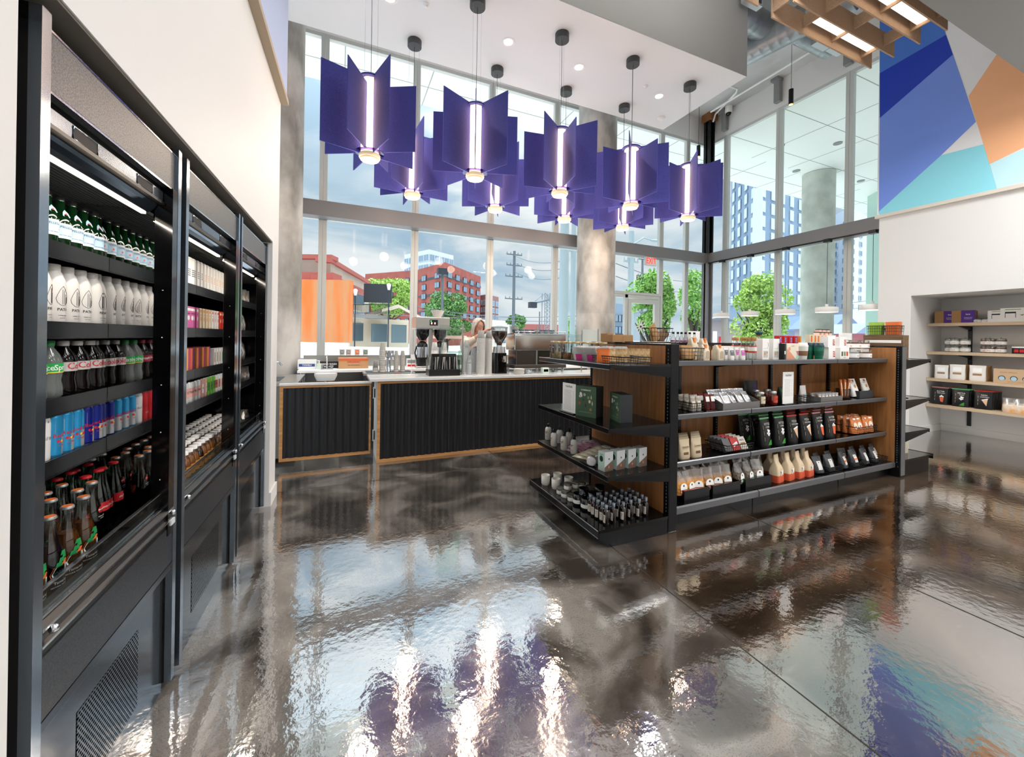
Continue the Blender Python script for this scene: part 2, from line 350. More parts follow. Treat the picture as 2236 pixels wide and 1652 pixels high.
# conduit + mullion brackets on ceiling
b = B(); b.tube([(8.2, 3.6, 6.98), (8.2, 6.95, 6.98)], .025, white, 8); b.tube([(7.3, 6.1, 7.0), (8.0, 6.1, 7.0), (8.1, 6.2, 7.0), (8.42, 7.0, 7.0), (8.44, 7.08, 6.85)], .02, white, 8)
props(ob('ceiling_conduit', b), 'thin white electrical conduit runs under the concrete ceiling by the windows', 'conduit')
for i, (x, y) in enumerate(((8.62, 5.61), (8.62, 6.9), (8.62, 4.31))):
    b = B(); b.box(-.04, .06, -.06, .06, -.5, 0, grey); b.box(-.12, .06, -.08, .08, -.06, 0, grey)
    thing('mullion_bracket', 'grey steel bracket where the %s side window mullion meets the ceiling' % ('middle', 'corner', 'nearest')[i], 'bracket', (x, y, 7.098), 0, 'mullion brackets', b)
# exit sign
t = thing('exit_sign', 'red and white EXIT sign hanging under the beam near the door', 'exit sign', (6.63, 7.22, 3.14))
b = B(); b.box(-.155, .155, -.03, .03, 0, .2, M('sign_housing', '#c9c9c9', .5)); h_ = ob('housing', b, t)
b = B(); b.quad((-.14, -.031, .01), (.14, -.031, .01), (.14, -.031, .19), (-.14, -.031, .19), M('sign_face', '#e9e3e0', .5)); b.ftext('EXIT', .19, M('exit_red', '#e02020', .5, emis=('#ff3020', .8)), -.033, .1, sx=.72); ob('sign_face', b, t)
# ============ OUTSIDE ============
grd = B(); asph = M('asphalt', '#b9b8b6', .9, noise=(.4, '#c9c7c4')); grd.box(-200, 400, 9.2, 500, -.3, -.2, asph); grd.box(8.9, 400, -100, 9.2, -.3, -.2, asph); struct('ground', grd)
sw = B(); sw.box(-40, 60, 7.62, 11.5, -.2, -.05, M('sidewalk', '#efece8', .9, noise=(1, '#e2dfda'))); sw.box(8.82, 24, -20, 7.62, -.2, -.05, MATS['sidewalk']); struct('sidewalk', sw)
sfm = M('soffit_panel', '#f1f4ee', .6); sof = B(); sof.box(-20, 40, 7.6, 9.0, 6.6, 6.75, sfm); sof.box(8.85, 40, -10, 7.6, 6.6, 6.75, sfm)
ln = M('panel_gap', '#a7aba3', .8)
for k in range(30): x = -8+k*1.6; sof.box(x, x+.02, 7.6, 9.0, 6.597, 6.6, ln)
for k in range(14): x = 9+k*1.6; sof.box(x, x+.02, -6, 7.6, 6.597, 6.6, ln)
for k in range(9): sof.box(8.85, 40, 8.3-k*1.3, 8.315-k*1.3, 6.596, 6.6, ln)
sof.box(-20, 8.85, 8.3, 8.315, 6.596, 6.6, ln)
for x, y in ((10.6, 6.8), (11.8, 6.1), (12.6, 7.6), (15.2, 7.2), (13.4, 4.6)): sof.cyl(x, y, 6.58, 6.6, .1, grey, 14)
struct('exterior_soffit', sof, label='white panelled canopy outside over the windows')
b = B(); b.lathe([(.42, -.2), (.42, 6.59)], M('outer_column_concrete', '#a9ada3', .8, noise=(1.6, '#cdd1c8'), bump=(5, .3)), 40); p = at(1786, 500, 12.2); thing('concrete_column', 'pale round concrete column standing outside beyond the side windows', 'column', (p.x, p.y, 0), 0, None, b)
# generic prism building from image bearings and depths
def bld(name, label, pts, vtop, dref, vbot=None, mat=None, cat='building'):
    """pts: list of (u, depth) footprint corners; top from pixel row vtop at the first corner"""
    ft = [at(u, 700, d) for u, d in pts]; top = at(pts[0][0], vtop, pts[0][1]).z; z0 = -.2 if vbot is None else at(pts[0][0], vbot, pts[0][1]).z
    t = thing(name, label, cat); b = B(); b.prism([(p.x, p.y) for p in ft], z0, top, mat); w = ob('walls', b, t); return t, ft, top, z0
wmesh = {}
def wins(t, a, b, z0, z1, cols, rows, fw, fh, glassm, framem, off=.12, skip=()):
    """windows, each a part, on the wall from a to b"""
    d = (b-a); d.z = 0; L_ = d.length; ang = atan2(d.y, d.x)
    nrm = Vector((sin(ang), -cos(ang), 0))
    if nrm.dot(a) > 0: nrm = -nrm
    W, Hh = L_/cols*fw, (z1-z0)/rows*fh
    m = B(); m.box(-W/2, W/2, -.05, .05, 0, Hh, framem); m.box(-W/2*.88, -W*.03, -.07, .07, Hh*.06, Hh*.94, glassm); m.box(W*.03, W/2*.88, -.07, .07, Hh*.06, Hh*.94, glassm)
    me = m.mesh('window')
    for i in range(cols):
        for j in range(rows):
            if (i, j) in skip: continue
            p = a+d*((i+.5)/cols)+nrm*off; o = bpy.data.objects.new('window', me); C.objects.link(o); o.parent = t
            o.location = (p.x, p.y, z0+(z1-z0)*(j+.5)/rows-Hh/2); o.rotation_euler = (0, 0, ang)
brick = M('red_brick', '#a4574b', .8, noise=(.8, '#8e4a42')); glb = M('window_blue_glass', '#7e93a4', .1, spec=.8); dkf = M('dark_window_frame', '#30353c', .5); bandm = M('dark_band', '#3f4650', .6)
# brick apartment block
t, ft, top, z0 = bld('apartment_building', 'red brick apartment block with dark window bands seen through the middle window', [(912, 78), (970, 70), (1048, 86), (1030, 110)], 588, 0, None, brick)
wins(t, ft[1], ft[2], 3, top-1.2, 5, 6, .5, .62, glb, dkf); wins(t, ft[0], ft[1], 3, top-1.2, 2, 6, .35, .62, glb, dkf)
b = B()
for k in range(1, 4):
    z = 3+(top-4)*k/3.4
    for a_, b2 in ((ft[0], ft[1]), (ft[1], ft[2])):
        n = Vector((0, -.25, 0)); b.quad(tuple(a_+n+Vector((0, 0, z-a_.z-.3))), tuple(b2+n+Vector((0, 0, z-b2.z-.3))), tuple(b2+n+Vector((0, 0, z-b2.z+.1))), tuple(a_+n+Vector((0, 0, z-a_.z+.1))), bandm)
ob('string_course', b, t)
t, ft, top, z0 = bld('apartment_building', 'long low red brick wing to the left of the taller brick block', [(796, 92), (935, 84), (960, 100), (800, 110)], 598, 0, None, brick)
wins(t, ft[0], ft[1], 3, top-1, 8, 4, .45, .6, glb, dkf)
wt = M('white_cladding', '#c9d2d6', .5)
t, ft, top, z0 = bld('office_tower', 'white and glass office tower rising behind the brick block', [(881, 150), (935, 140), (988, 150), (960, 175), (890, 175)], 556, 0, None, wt)
wins(t, ft[0], ft[1], top-22, top-1, 5, 6, .9, .7, glb, wt); wins(t, ft[1], ft[2], top-22, top-1, 5, 6, .9, .7, glb, wt)
t, ft, top, z0 = bld('apartment_building', 'grey and red brick block at the right of the middle windows', [(1046, 95), (1062, 92), (1088, 98), (1080, 110)], 645, 0, None, M('dark_brick', '#8f6a68', .8))
wins(t, ft[0], ft[1], 2, top-1, 2, 5, .7, .7, glb, wt); wins(t, ft[1], ft[2], 2, top-1, 3, 5, .7, .7, glb, wt)
t, ft, top, z0 = bld('warehouse', 'low cream commercial building below the grey brick block', [(1045, 60), (1108, 62), (1112, 70), (1048, 70)], 697, 0, None, M('cream_stucco', '#d9cfc0', .8))
wins(t, ft[0], ft[1], .3, 2.6, 4, 1, .5, .7, glb, dkf)
t, ft, top, z0 = bld('warehouse', 'long low red brick building on the horizon under the crane', [(1140, 120), (1262, 124), (1262, 140), (1140, 140)], 707, 0, None, M('far_brick', '#a55d58', .8))
wins(t, ft[0], ft[1], .5, 4.2, 9, 1, .6, .4, glb, dkf)
t, ft, top, z0 = bld('office_building', 'grey office block seen through the door sidelight', [(1340, 45), (1362, 46), (1362, 55), (1340, 55)], 662, 0, None, M('far_grey', '#7d8ea0', .7))
wins(t, ft[0], ft[1], .5, 4.5, 3, 3, .8, .6, glb, dkf)
# restaurant at left: orange wall, cream parapets, red cornices
stucco = M('beige_stucco', '#c6b7a8', .85, noise=(1, '#b8a898')); rtrim = M('red_cornice', '#a8564b', .6); orw = M('orange_painted_wood', '#d8702c', .6, noise=(1.2, '#c98a5c'), stretch=(3, 3, .4))
t = thing('restaurant_building', 'orange and beige restaurant with red cornices across the street', 'building')
D = 17.
def wall_px(b, u0, u1, vt0, vb0, d0, d1, mat, th=.4, vt1=None):
    """upright slab between two bearings, top given at u0"""
    a, c = at(u0, vt0, d0), at(u1, vt0, d1); zb = at(u0, vb0, d0).z; zt = a.z
    n = Vector((c.y-a.y, a.x-c.x, 0)).normalized()*th
    if n.dot(a) < 0: n = -n
    b.prism([(a.x, a.y), (c.x, c.y), (c.x+n.x, c.y+n.y), (a.x+n.x, a.y+n.y)], zb, zt, mat)
b = B(); wall_px(b, 560, 765, 608, 745, 15, 15, orw, .3); ob('orange_wall', b, t)
b = B(); wall_px(b, 560, 722, 562, 605, 15.6, 15.6, stucco); wall_px(b, 722, 806, 570, 608, 15.6, 22, stucco); ob('parapet', b, t)
b = B(); wall_px(b, 560, 724, 553, 562, 15.3, 15.3, rtrim, .6); wall_px(b, 724, 810, 562, 572, 15.3, 21.8, rtrim, .6); wall_px(b, 560, 727, 592, 607, 15.2, 15.2, rtrim, .8); wall_px(b, 727, 812, 600, 615, 15.2, 21.6, rtrim, .8); ob('cornice', b, t)
b = B(); wall_px(b, 727, 806, 614, 668, 18.6, 23, M('cream_wall', '#cfc3ae', .8), .5); wall_px(b, 765, 893, 694, 760, 19.5, 21, MATS['cream_wall'], .5); ob('rear_wall', b, t)
for k, (u0, u1, v0, v1) in enumerate(((768, 796, 640, 662), (766, 803, 704, 744), (812, 846, 706, 746), (856, 888, 708, 748))):
    b = B(); wall_px(b, u0, u1, v0, v1, 18.4 if k == 0 else 19.3, 19.5 if k == 0 else 20, M('dim_window_glass', '#5c6c74', .15, spec=.8), .05); ob('window', b, t)
b = B(); wall_px(b, 764, 850, 684, 692, 18.2, 19.8, M('deck_edge', '#8b8a86', .7), .3); ob('deck', b, t)
b = B()
for k in range(30):
    u = 766+k*2.9; p = at(u, 664, 18.2+1.6*k/30); q = at(u, 685, 18.2+1.6*k/30); b.tube([p, q], .015, dkf, 4)
b.tube([at(765, 664, 18.2), at(852, 664, 19.8)], .03, dkf, 4); ob('deck_railing', b, t)
b = B(); q = at(800, 690, 19.4); q2 = at(895, 700, 20.6); b.prism([(0, .1), (1.5, .62), (3.0, -.15), (3.0, -.3), (1.5, .5), (0, -.05)], -.1, .6, M('shed_roof', '#d9ccb8', .8), 1); ob('porch_roof', b, t, (q.x, q.y, q.z), -.2)
b = B(); wall_px(b, 640, 905, 755, 782, 13.2, 13.2, M('pale_low_wall', '#e6dedd', .8), .2); props(ob('low_wall', b), 'pale low wall along the far sidewalk below the orange facade', 'wall')
b = B(); wall_px(b, 905, 1262, 731, 738, 40, 42, M('salmon_fence', '#dba694', .8), .2); props(ob('low_fence', b), 'long salmon coloured fence along the far side of the road', 'fence')
b = B(); b.box(-.2, 1.1, -.05, .05, 0, .9, dkf); thing('outdoor_screen', 'dark banner screen on the deck behind the lamp posts', 'screen', tuple(at(804, 660, 19)), -.3, None, b)
# towers on the right
bl = M('blue_grey_cladding', '#8397ab', .6, noise=(.2, '#7489a0')); pw = M('pale_tower', '#c3ccd3', .6)
t, ft, top, z0 = bld('high_rise', 'dark blue grey high rise with a grid of pale windows beyond the side windows', [(1593, 78), (1650, 66), (1752, 74), (1760, 100), (1600, 100)], 395, 0, None, bl)
wins(t, ft[1], ft[2], 8, top, 5, 10, .4, .75, M('bright_window_glass', '#cfdfe8', .2, spec=.8), pw); wins(t, ft[0], ft[1], 8, top, 4, 10, .4, .75, MATS['bright_window_glass'], bl)
t, ft, top, z0 = bld('high_rise', 'slim white tower in front of the blue grey high rise', [(1640, 50), (1660, 50), (1662, 54), (1642, 54)], 410, 0, None, pw)
t, ft, top, z0 = bld('high_rise', 'pale tower with narrow windows right of the round column', [(1818, 85), (1850, 80), (1900, 86), (1900, 110), (1820, 110)], 470, 0, None, M('very_pale_tower', '#cfd3d8', .6))
wins(t, ft[0], ft[1], 8, top-2, 2, 10, .3, .6, glb, pw); wins(t, ft[1], ft[2], 8, top-2, 3, 10, .3, .6, glb, pw)
t, ft, top, z0 = bld('glass_building', 'green tinted glass corner of the neighbouring building beside the mural wall', [(1890, 14), (1935, 13), (1960, 16), (1905, 17)], 285, 0, None, M('green_glass_cladding', '#a8c4b8', .2, spec=.8))
# small shops right
for k, (u0, u1, vt, vr, d, cw, cr, lb) in enumerate(((1548, 1592, 700, 690, 30, '#9a8f92', '#6c7079', 'small grey shop with a red door beyond the corner post'), (1592, 1625, 716, 705, 31, '#b3a8a4', '#6a6870', 'low brown shop with white window beside the red door shop'),
        (1722, 1765, 722, 690, 42, '#8d96a8', '#6b7ca6', 'blue roofed house left of the outdoor column'), (1818, 1865, 716, 685, 30, '#a9a2ac', '#7484a6', 'blue roofed house right of the outdoor column'), (1868, 1908, 728, 705, 26, '#b86d72', '#8b9ab4', 'red walled house with pale roof beside the mural wall'))):
    a = at(u0, vt, d); c = at(u1, vt, d); ang = atan2(c.y-a.y, c.x-a.x); W = (c-a).length; hz = a.z+.2; hr = at(u0, vr, d).z-a.z
    t = thing('shop_building' if k < 2 else 'house', lb, 'building', (a.x, a.y, -.2), ang)
    b = B(); b.box(0, W, 0, 4, 0, hz, M('shopwall%d' % k, cw, .8)); ob('walls', b, t)
    b = B(); b.prism([(-.3, hz), (W/2, hz+hr), (W+.3, hz)], -.4, 4.4, M('shoproof%d' % k, cr, .7), 1); ob('roof', b, t)
    b = B(); b.box(W*.2, W*.4, -.04, 0, hz*.4, hz*.75, white); ob('window', b, t)
    if k == 0:
        b = B(); b.box(W*.5, W*.9, -.06, 0, 0, hz*.62, red); dd = ob('front_door', b, t); b = B(); b.box(W*.58, W*.8, -.08, -.06, hz*.28, hz*.52, white); ob('door_window', b, dd)
# poles, wires, crane, lamp posts
conp = M('pole_grey', '#5f666c', .7); conl = M('pole_pale', '#9aa6aa', .7)
def pole(name, label, u, vt, d, r, mat, arms=(), extra=None):
    p = at(u, 700, d); z1 = at(u, vt, d).z; t = thing(name, label, 'pole', (p.x, p.y, -.2)); b = B(); b.lathe([(r, 0), (r*.75, z1+.2)], mat, 10); ob('shaft', b, t)
    for zr, w in arms:
        a = B(); a.box(-w, w, -.05, .05, zr*z1-.05, zr*z1+.05, mat)
        for s in (-1, -.5, .5, 1): a.cyl(s*w*.95, 0, zr*z1+.05, zr*z1+.22, .035, mat, 6)
        ob('cross_arm', a, t)
    return t
pole('utility_pole', 'tall grey utility pole with four cross arms in the third window', 1121, 548, 38, .17, conp, ((.985, .8), (.88, .8), (.77, .9), (.55, .9)))
pole('utility_pole', 'thick pale concrete utility pole left of the round indoor column', 1230, 380, 15, .20, conl)
pole('utility_pole', 'slimmer pale pole close to the left edge of the indoor column', 1250, 420, 17, .13, conl, ((.9, .4), (.7, .4)))
pole('utility_pole', 'grey utility pole standing outside beyond the suite number', 1376, 505, 22, .2, conl, ((.8, .5),))
pole('utility_pole', 'thin dark pole with short arms near the suite number', 1401, 555, 40, .14, conp, ((.97, .5), (.8, .5)))
pole('utility_pole', 'thin distant pole left of the crane', 1178, 680, 60, .12, conp)
pole('sign_pole', 'slim dark lamp post standing before the trees and brick block', 965, 600, 22, .09, conp)
b = B(); b.box(-.25, .25, -.2, .2, 0, .35, dkf); thing('traffic_camera', 'dark box camera on top of the slim lamp post', 'camera', tuple(at(965, 600, 22)), 0, None, b)
t = pole('street_lamp', 'street lamp with long curved arm above the EXIT sign', 1378, 530, 21, .07, conl); p = at(1378, 535, 21); q = at(1428, 530, 21); b = B()
b.tube([(0, 0, p.z+.2), ((q.x-p.x)*.5, (q.y-p.y)*.5, p.z+.6), ((q.x-p.x)*.95, (q.y-p.y)*.95, q.z+.3)], .04, conl, 8); ob('arm', b, t); b = B(); b.ball(((q.x-p.x), (q.y-p.y), q.z+.3), .28, .14, .08, conl); ob('lamp_head', b, t)
for u, v, d, lb in ((775, 645, 17.6, 'slim deck lamp post nearest the orange wall'), (848, 633, 18, 'slim deck lamp post right of the dark screen')):
    t = pole('deck_lamp', lb, u, v, d, .03, dkf); b = B(); zz = at(u, v, d).z+.2; b.lathe([(.05, zz), (.1, zz+.25), (.04, zz+.3)], white, 8); ob('lamp_head', b, t)
# crane
t = thing('tower_crane', 'yellow grey tower crane in the distance between two poles', 'crane'); st_ = M('crane_steel', '#7d868c', .6); b = B(); a = at(1191, 740, 110); c = at(1191, 640, 110)
for dx in (-.8, .8):
    for dy in (-.8, .8): b.tube([(a.x+dx, a.y+dy, a.z), (a.x+dx, a.y+dy, c.z)], .12, st_, 4)
for k in range(12):
    z = a.z+(c.z-a.z)*k/12; z2 = a.z+(c.z-a.z)*(k+1)/12; b.tube([(a.x-.8, a.y-.8, z), (a.x+.8, a.y-.8, z2)], .08, st_, 4); b.tube([(a.x+.8, a.y-.8, z), (a.x-.8, a.y-.8, z2)], .08, st_, 4)
ob('mast', b, t); b = B(); j0, j1 = at(1163, 661, 110), at(1201, 653, 110); b.tube([j0, j1], .35, st_, 4); b.tube([j0, c, j1], .08, st_, 4); ob('jib', b, t); b = B(); b.box(j0.x-1, j0.x+1, j0.y-.8, j0.y+.8, j0.z-1.4, j0.z+.2, dkf); ob('counterweight', b, t)
# wires
def wirel(u0, v0, d0, u1, v1, d1, sag, lab):
    a, c = at(u0, v0, d0), at(u1, v1, d1); pts = []
    for k in range(13): s = k/12; p = a.lerp(c, s); p.z -= sag*4*s*(1-s); pts.append(p)
    b = B(); b.tube(pts, .025, conp, 4); props(ob('power_line', b), lab, 'power line', 'overhead power lines')
for k, (a, c) in enumerate((((1121, 556, 38), (1240, 566, 30)), ((1121, 572, 38), (1240, 583, 30)), ((1121, 592, 38), (1240, 602, 30)), ((900, 665, 40), (1240, 690, 30)), ((900, 672, 42), (1260, 700, 32)), ((640, 660, 36), (1121, 693, 38)), ((1240, 690, 20), (1545, 640, 30)), ((1345, 575, 21), (1540, 610, 40)), ((1345, 603, 22), (1540, 633, 40)), ((1590, 650, 34), (1905, 655, 40)), ((1590, 662, 30), (1905, 668, 40)))):
    wirel(*a, *c, .5, 'overhead power line, %s of the lines counted from the tall utility pole' % on(k+1))
# trees
leafs = [M('leaf_light', '#b4cf6c', .7, noise=(3, '#8fb254')), M('leaf_mid', '#6f9650', .7, noise=(3, '#527d3f')), M('leaf_bright', '#a5cf74', .7, noise=(3, '#7db052'))]; bark = M('bark', '#4f463c', .9)
def tree(label, u, d, vt, vb, wpx, lm, n=5200, ls=.2):
    p = at(u, 700, d); k = d/F; zt, zb = at(u, vt, d).z, at(u, vb, d).z; w = wpx*k/2; hh = (zt-zb)/2
    t = thing('tree', label, 'tree', (p.x, p.y, -.2)); b = B(); b.tube([(0, 0, 0), (.1, 0, zb*.6), (0, .1, (zb+zt)/2)], [.22*min(1, w/2), .16*min(1, w/2), .05], bark, 8)
    for j in range(7):
        a = R(0, 6.28); z0_ = max(.5, zb*.7+R(0, hh*.6)); b.tube([(0, 0, z0_), (cos(a)*w*.35, sin(a)*w*.35, z0_+hh*.4), (cos(a)*w*.65, sin(a)*w*.65, z0_+hh*.8)], [.09, .05, .015], bark, 5)
    ob('trunk', b, t); f = B(); cl_ = []
    for j in range(26):
        a = R(0, 6.28); r = sqrt(R(0, 1))*.75; z_ = R(-.8, .9); r *= sqrt(max(.1, 1-z_*z_)); cl_.append((cos(a)*r*w, sin(a)*r*w*.8, (zt+zb)/2+.2+z_*hh*.85, R(.22, .38)))
    vs, fs = [], []
    for j in range(n):
        c = random.choice(cl_); v = Vector((random.gauss(0, 1), random.gauss(0, 1), random.gauss(0, .8))); v = v.normalized()*(R(.5, 1)**.5); q = Vector((c[0]+v.x*c[3]*w, c[1]+v.y*c[3]*w, c[2]+v.z*c[3]*hh*1.1))
        x = Vector((R(-1, 1), R(-1, 1), R(-1, 1))).normalized()*ls*R(.5, 1); y = x.cross(Vector((R(-1, 1), R(-1, 1), R(-1, 1)))).normalized()*ls*R(.3, .6)
        m = len(vs); vs += [q-x, q-y, q+x, q+y]; fs.append((m, m+1, m+2, m+3))
    f.add(vs, fs, lm); ob('foliage', f, t)
tree('bright green tree behind the restaurant deck, left of the brick block', 850, 46, 608, 690, 130, leafs[0], 12000, .2)
tree('dark spreading oak tree before the brick apartment block', 975, 42, 640, 740, 130, leafs[1], 12000, .19)
tree('small dark green tree under the tallest utility pole', 1127, 50, 687, 722, 52, leafs[1], 4500, .18)
tree('leafy bright green street tree seen beyond the entrance door', 1425, 13.5, 590, 760, 130, leafs[2], 7000, .085)
tree('thin leafed street tree just left of the dark corner post', 1515, 15, 590, 730, 70, leafs[2], 1800, .085)
tree('round light green street tree in the side windows below the high rise', 1658, 19, 600, 760, 135, leafs[0], 7000, .11)
tree('short green hedge tree behind the left edge of the round column', 1240, 35, 695, 735, 40, leafs[2], 1200, .25)
# parked car silhouettes far on road
for k, (u, c) in enumerate(((700, '#d9dadb'), (880, '#5d6670'))):
    p = at(u, 745, 30)
# ======================= COOLERS =======================
mirror = M('mirror_panel', '#cfd0d0', .03, 1); textured = M('speckled_black_steel', '#2a2d31', .38, .4, noise=(300, '#45494e')); hdr_m = M('speckled_grey_steel', '#4f5153', .45, .5, noise=(260, '#7b7d7e'))
postm = M('polished_black', '#08080a', .1, spec=.7); bluem = M('blue_black_gloss', '#5f6f80', .13, .9); ledm = M('led_strip', '#fff2dc', .4, emis=('#ffe9cc', 2)); shelfm = M('black_shelf_steel', '#17181a', .22, .3)
ribm = M('ribbed_black', '#0c0e12', .3)
def perf_mat():
    m = bpy.data.materials.new('perforated_steel'); m.use_nodes = True; nt = m.node_tree; p = nt.nodes['Principled BSDF']; N = nt.nodes.new; L = nt.links.new
    p.inputs['Metallic'].default_value = .85; p.inputs['Roughness'].default_value = .14
    tc = N('ShaderNodeTexCoord'); sp = N('ShaderNodeSeparateXYZ'); L(tc.outputs['Object'], sp.inputs[0])
    def mth(op, a, b=None, c=None):
        n = N('ShaderNodeMath'); n.operation = op
        for i, q in enumerate((a, b, c)):
            if q is None: continue
            if isinstance(q, (int, float)): n.inputs[i].default_value = q
            else: L(q, n.inputs[i])
        return n.outputs[0]
    S = 1/.0105
    zz = mth('MULTIPLY', sp.outputs[2], S); row = mth('FLOOR', zz); off = mth('MULTIPLY', mth('MODULO', row, 2.), .5)
    yy = mth('ADD', mth('MULTIPLY', sp.outputs[1], S*.8), off)
    fy = mth('SUBTRACT', mth('FRACT', yy), .5); fz = mth('SUBTRACT', mth('FRACT', zz), .5)
    r = mth('ADD', mth('MULTIPLY', fy, fy), mth('MULTIPLY', fz, fz)); hole = mth('LESS_THAN', r, .11)
    mx = N('ShaderNodeMix'); mx.data_type = 'RGBA'; mx.inputs[6].default_value = lin('#565c63'); mx.inputs[7].default_value = lin('#020202'); L(hole, mx.inputs[0]); L(mx.outputs[2], p.inputs['Base Color'])
    L(mth('MULTIPLY_ADD', hole, -.85, .85), p.inputs['Metallic']); L(mth('MULTIPLY_ADD', hole, .7, .14), p.inputs['Roughness']); L(mth('MULTIPLY_ADD', hole, -.5, .5), p.inputs['Specular IOR Level']); return m
perf = perf_mat(); basem = M('glossy_base_steel', '#565c63', .14, .85)
SZ = [1.672, 1.425, 1.187, 1.0]; DECK = .655; SX = -.205
def cooler(y0, Lc, label):
    t = thing('beverage_cooler', label, 'cooler', lw(0, y0-1.2), LR, 'open front coolers in the left wall')
    def P_(n, b, par=None): return ob(n, b, par or t)
    for k, (a, c) in enumerate(((0, .03), (Lc-.03, Lc))):
        b = B(); b.box(-.62, -.022, a, c, .03, 2.12, postm); P_('side_panel', b)
        b = B(); b.box(-.022, 0, a, c, .03, 2.12, basem if False else M('post_front_steel', '#8a97a4', .16, .9)); P_('post_trim', b)
    b = B(); b.box(-.6, -.0705, Lc-.034, Lc-.0301, .66, 1.93, mirror); P_('mirror_panel', b)
    b = B(); b.box(-.62, -.6, .03, Lc-.03, .03, 2.05, blackm); b.box(-.6, -.1, .03, Lc-.03, 1.93, 2.05, blackm); b.box(-.6, -.05, .03, Lc-.03, .6, DECK-.012, blackm); P_('inner_body', b)
    b = B(); b.box(-.055, -.001, Lc-.075, Lc-.0302, .62, 1.95, postm); q = P_('inner_post', b)
    b = B()
    for z in (1.02, 1.2, 1.38, 1.56, .84): b.ball((-.028, Lc-.076, z), .003, .003, .003, chrome, 8, 4)
    P_('shelf_screw', b, q)
    b = B(); b.box(-.12, -.012, .03, Lc-.03, 1.955, 2.095, hdr_m, .004); q = P_('header_panel', b)
    b = B(); b.box(-.014, -.0105, .03, Lc-.03, 1.95, 1.956, chrome); b.box(-.014, -.0105, .03, Lc-.03, 2.092, 2.097, chrome); P_('header_trim', b, q)
    b = B(); b.box(-.10, -.04, .03, Lc-.03, 1.895, 1.955, black); b.prism([(-.045, 1.888), (-.03, 1.893), (-.03, 1.932), (-.045, 1.938)], .035, Lc-.08, M('satin_blue_black', '#656e79', .22, .9), 1); b.box(-.05, -.024, .035, Lc-.08, 1.882, 1.892, black); q = P_('night_cover_bar', b)
    for yy in (.22, Lc-.22):
        b = B(); b.box(-.0305, -.029, yy-.05, yy+.05, 1.898, 1.926, blackm, .0006); b.tube([(-.029, yy-.052, 1.896), (-.029, yy+.052, 1.896), (-.029, yy+.052, 1.928), (-.029, yy-.052, 1.928)], .0022, chrome, 6, True); P_('handle_slot', b, q)
    b = B(); pr = [(-.046, 1.884), (-.052, 1.872), (-.062, 1.858), (-.074, 1.849), (-.092, 1.849), (-.092, 1.89), (-.05, 1.89)]; b.prism(pr, .032, Lc-.08, bluem, 1); P_('curved_canopy', b)
    b = B(); b.box(-.090, -.076, .04, Lc-.09, 1.840, 1.8485, ledm); P_('led_strip', b)
    b = B(); b.box(-.42, -.10, .035, Lc-.035, 1.872, 1.882, ribm)
    for k in range(21): b.box(-.42+k*.0145, -.414+k*.0145, .035, Lc-.035, 1.868, 1.873, darkgrey)
    P_('air_grille', b)
    for k, z in enumerate(SZ):
        b = B(); b.box(-.59, SX, .032, Lc-.036, z-.012, z, shelfm); b.box(SX-.004, SX+.002, .032, Lc-.036, z-.05, z+.004, M('shelf_rail_steel', '#35373b', .2, .7)); b.box(SX+.002, SX+.004, .032, Lc-.036, z-.05, z-.046, black); P_('shelf', b)
    b = B()
    for k in range(20): b.box(-.27+k*.0105, -.264+k*.0105, .032, Lc-.032, DECK-.012, DECK-.006, ribm)
    b.box(-.59, -.27, .032, Lc-.032, DECK-.012, DECK, ribm); P_('deck_grille', b)
    b = B(); b.box(-.022, -.016, .03, Lc-.03, .715, .795, glass('low_rail_glass', '#f2f6f6', .015, fr=.15)); b.box(-.024, -.014, .03, Lc-.03, .793, .797, chrome); P_('front_glass', b)
    b = B(); b.prism([(-.05, .50), (-.008, .50), (-.008, .665), (0, .672), (0, .676), (-.008, .682), (-.008, .706), (0, .710), (0, .716), (-.03, .735), (-.05, .735)], .03, Lc-.03, black, 1); q = P_('bumper_rail', b)
    b = B()
    for z in (.674, .712, .733): b.box(-.003 if z < .73 else -.02, .0012 if z < .73 else -.012, .03, Lc-.03, z-.003, z+.003, chrome)
    P_('rail_trim', b, q)
    for yy in (.06, Lc-.045): b = B(); b.ball((.004, yy, .70), .010, .010, .010, chrome, 12, 6); P_('rail_bolt', b, q)
    b = B(); b.box(.0, .006, Lc-.065, Lc-.03, .655, .675, M('serial_plate', '#c9cdd0', .4)); P_('serial_plate', b, q)
    b = B(); b.box(-.05, -.005, .03, Lc-.03, .50, .645, textured); b.prism([(-.05, .45), (-.02, .45), (-.003, .475), (-.003, .498), (-.05, .50)], .03, Lc-.03, basem, 1); P_('front_panel', b)
    b = B(); b.box(-.62, -.03, .03, Lc-.03, .0, .45, basem); g0 = .22; q = P_('base_plate', b)
    b = B(); b.box(-.031, -.0285, g0, Lc-.22, .11, .37, perf); P_('vent_grille', b, q)
    return t
CO = [(1.22, .765, 'nearest'), (2.035, .825, 'middle'), (2.895, .80, 'farthest')]
cooler(*CO[0][:2], 'nearest black open front drink cooler, full of bottles and cans')
cooler(*CO[1][:2], 'middle black open front cooler of the three, holding cartons and juice bottles')
cooler(*CO[2][:2], 'farthest black open front cooler of the three, holding wrapped food')
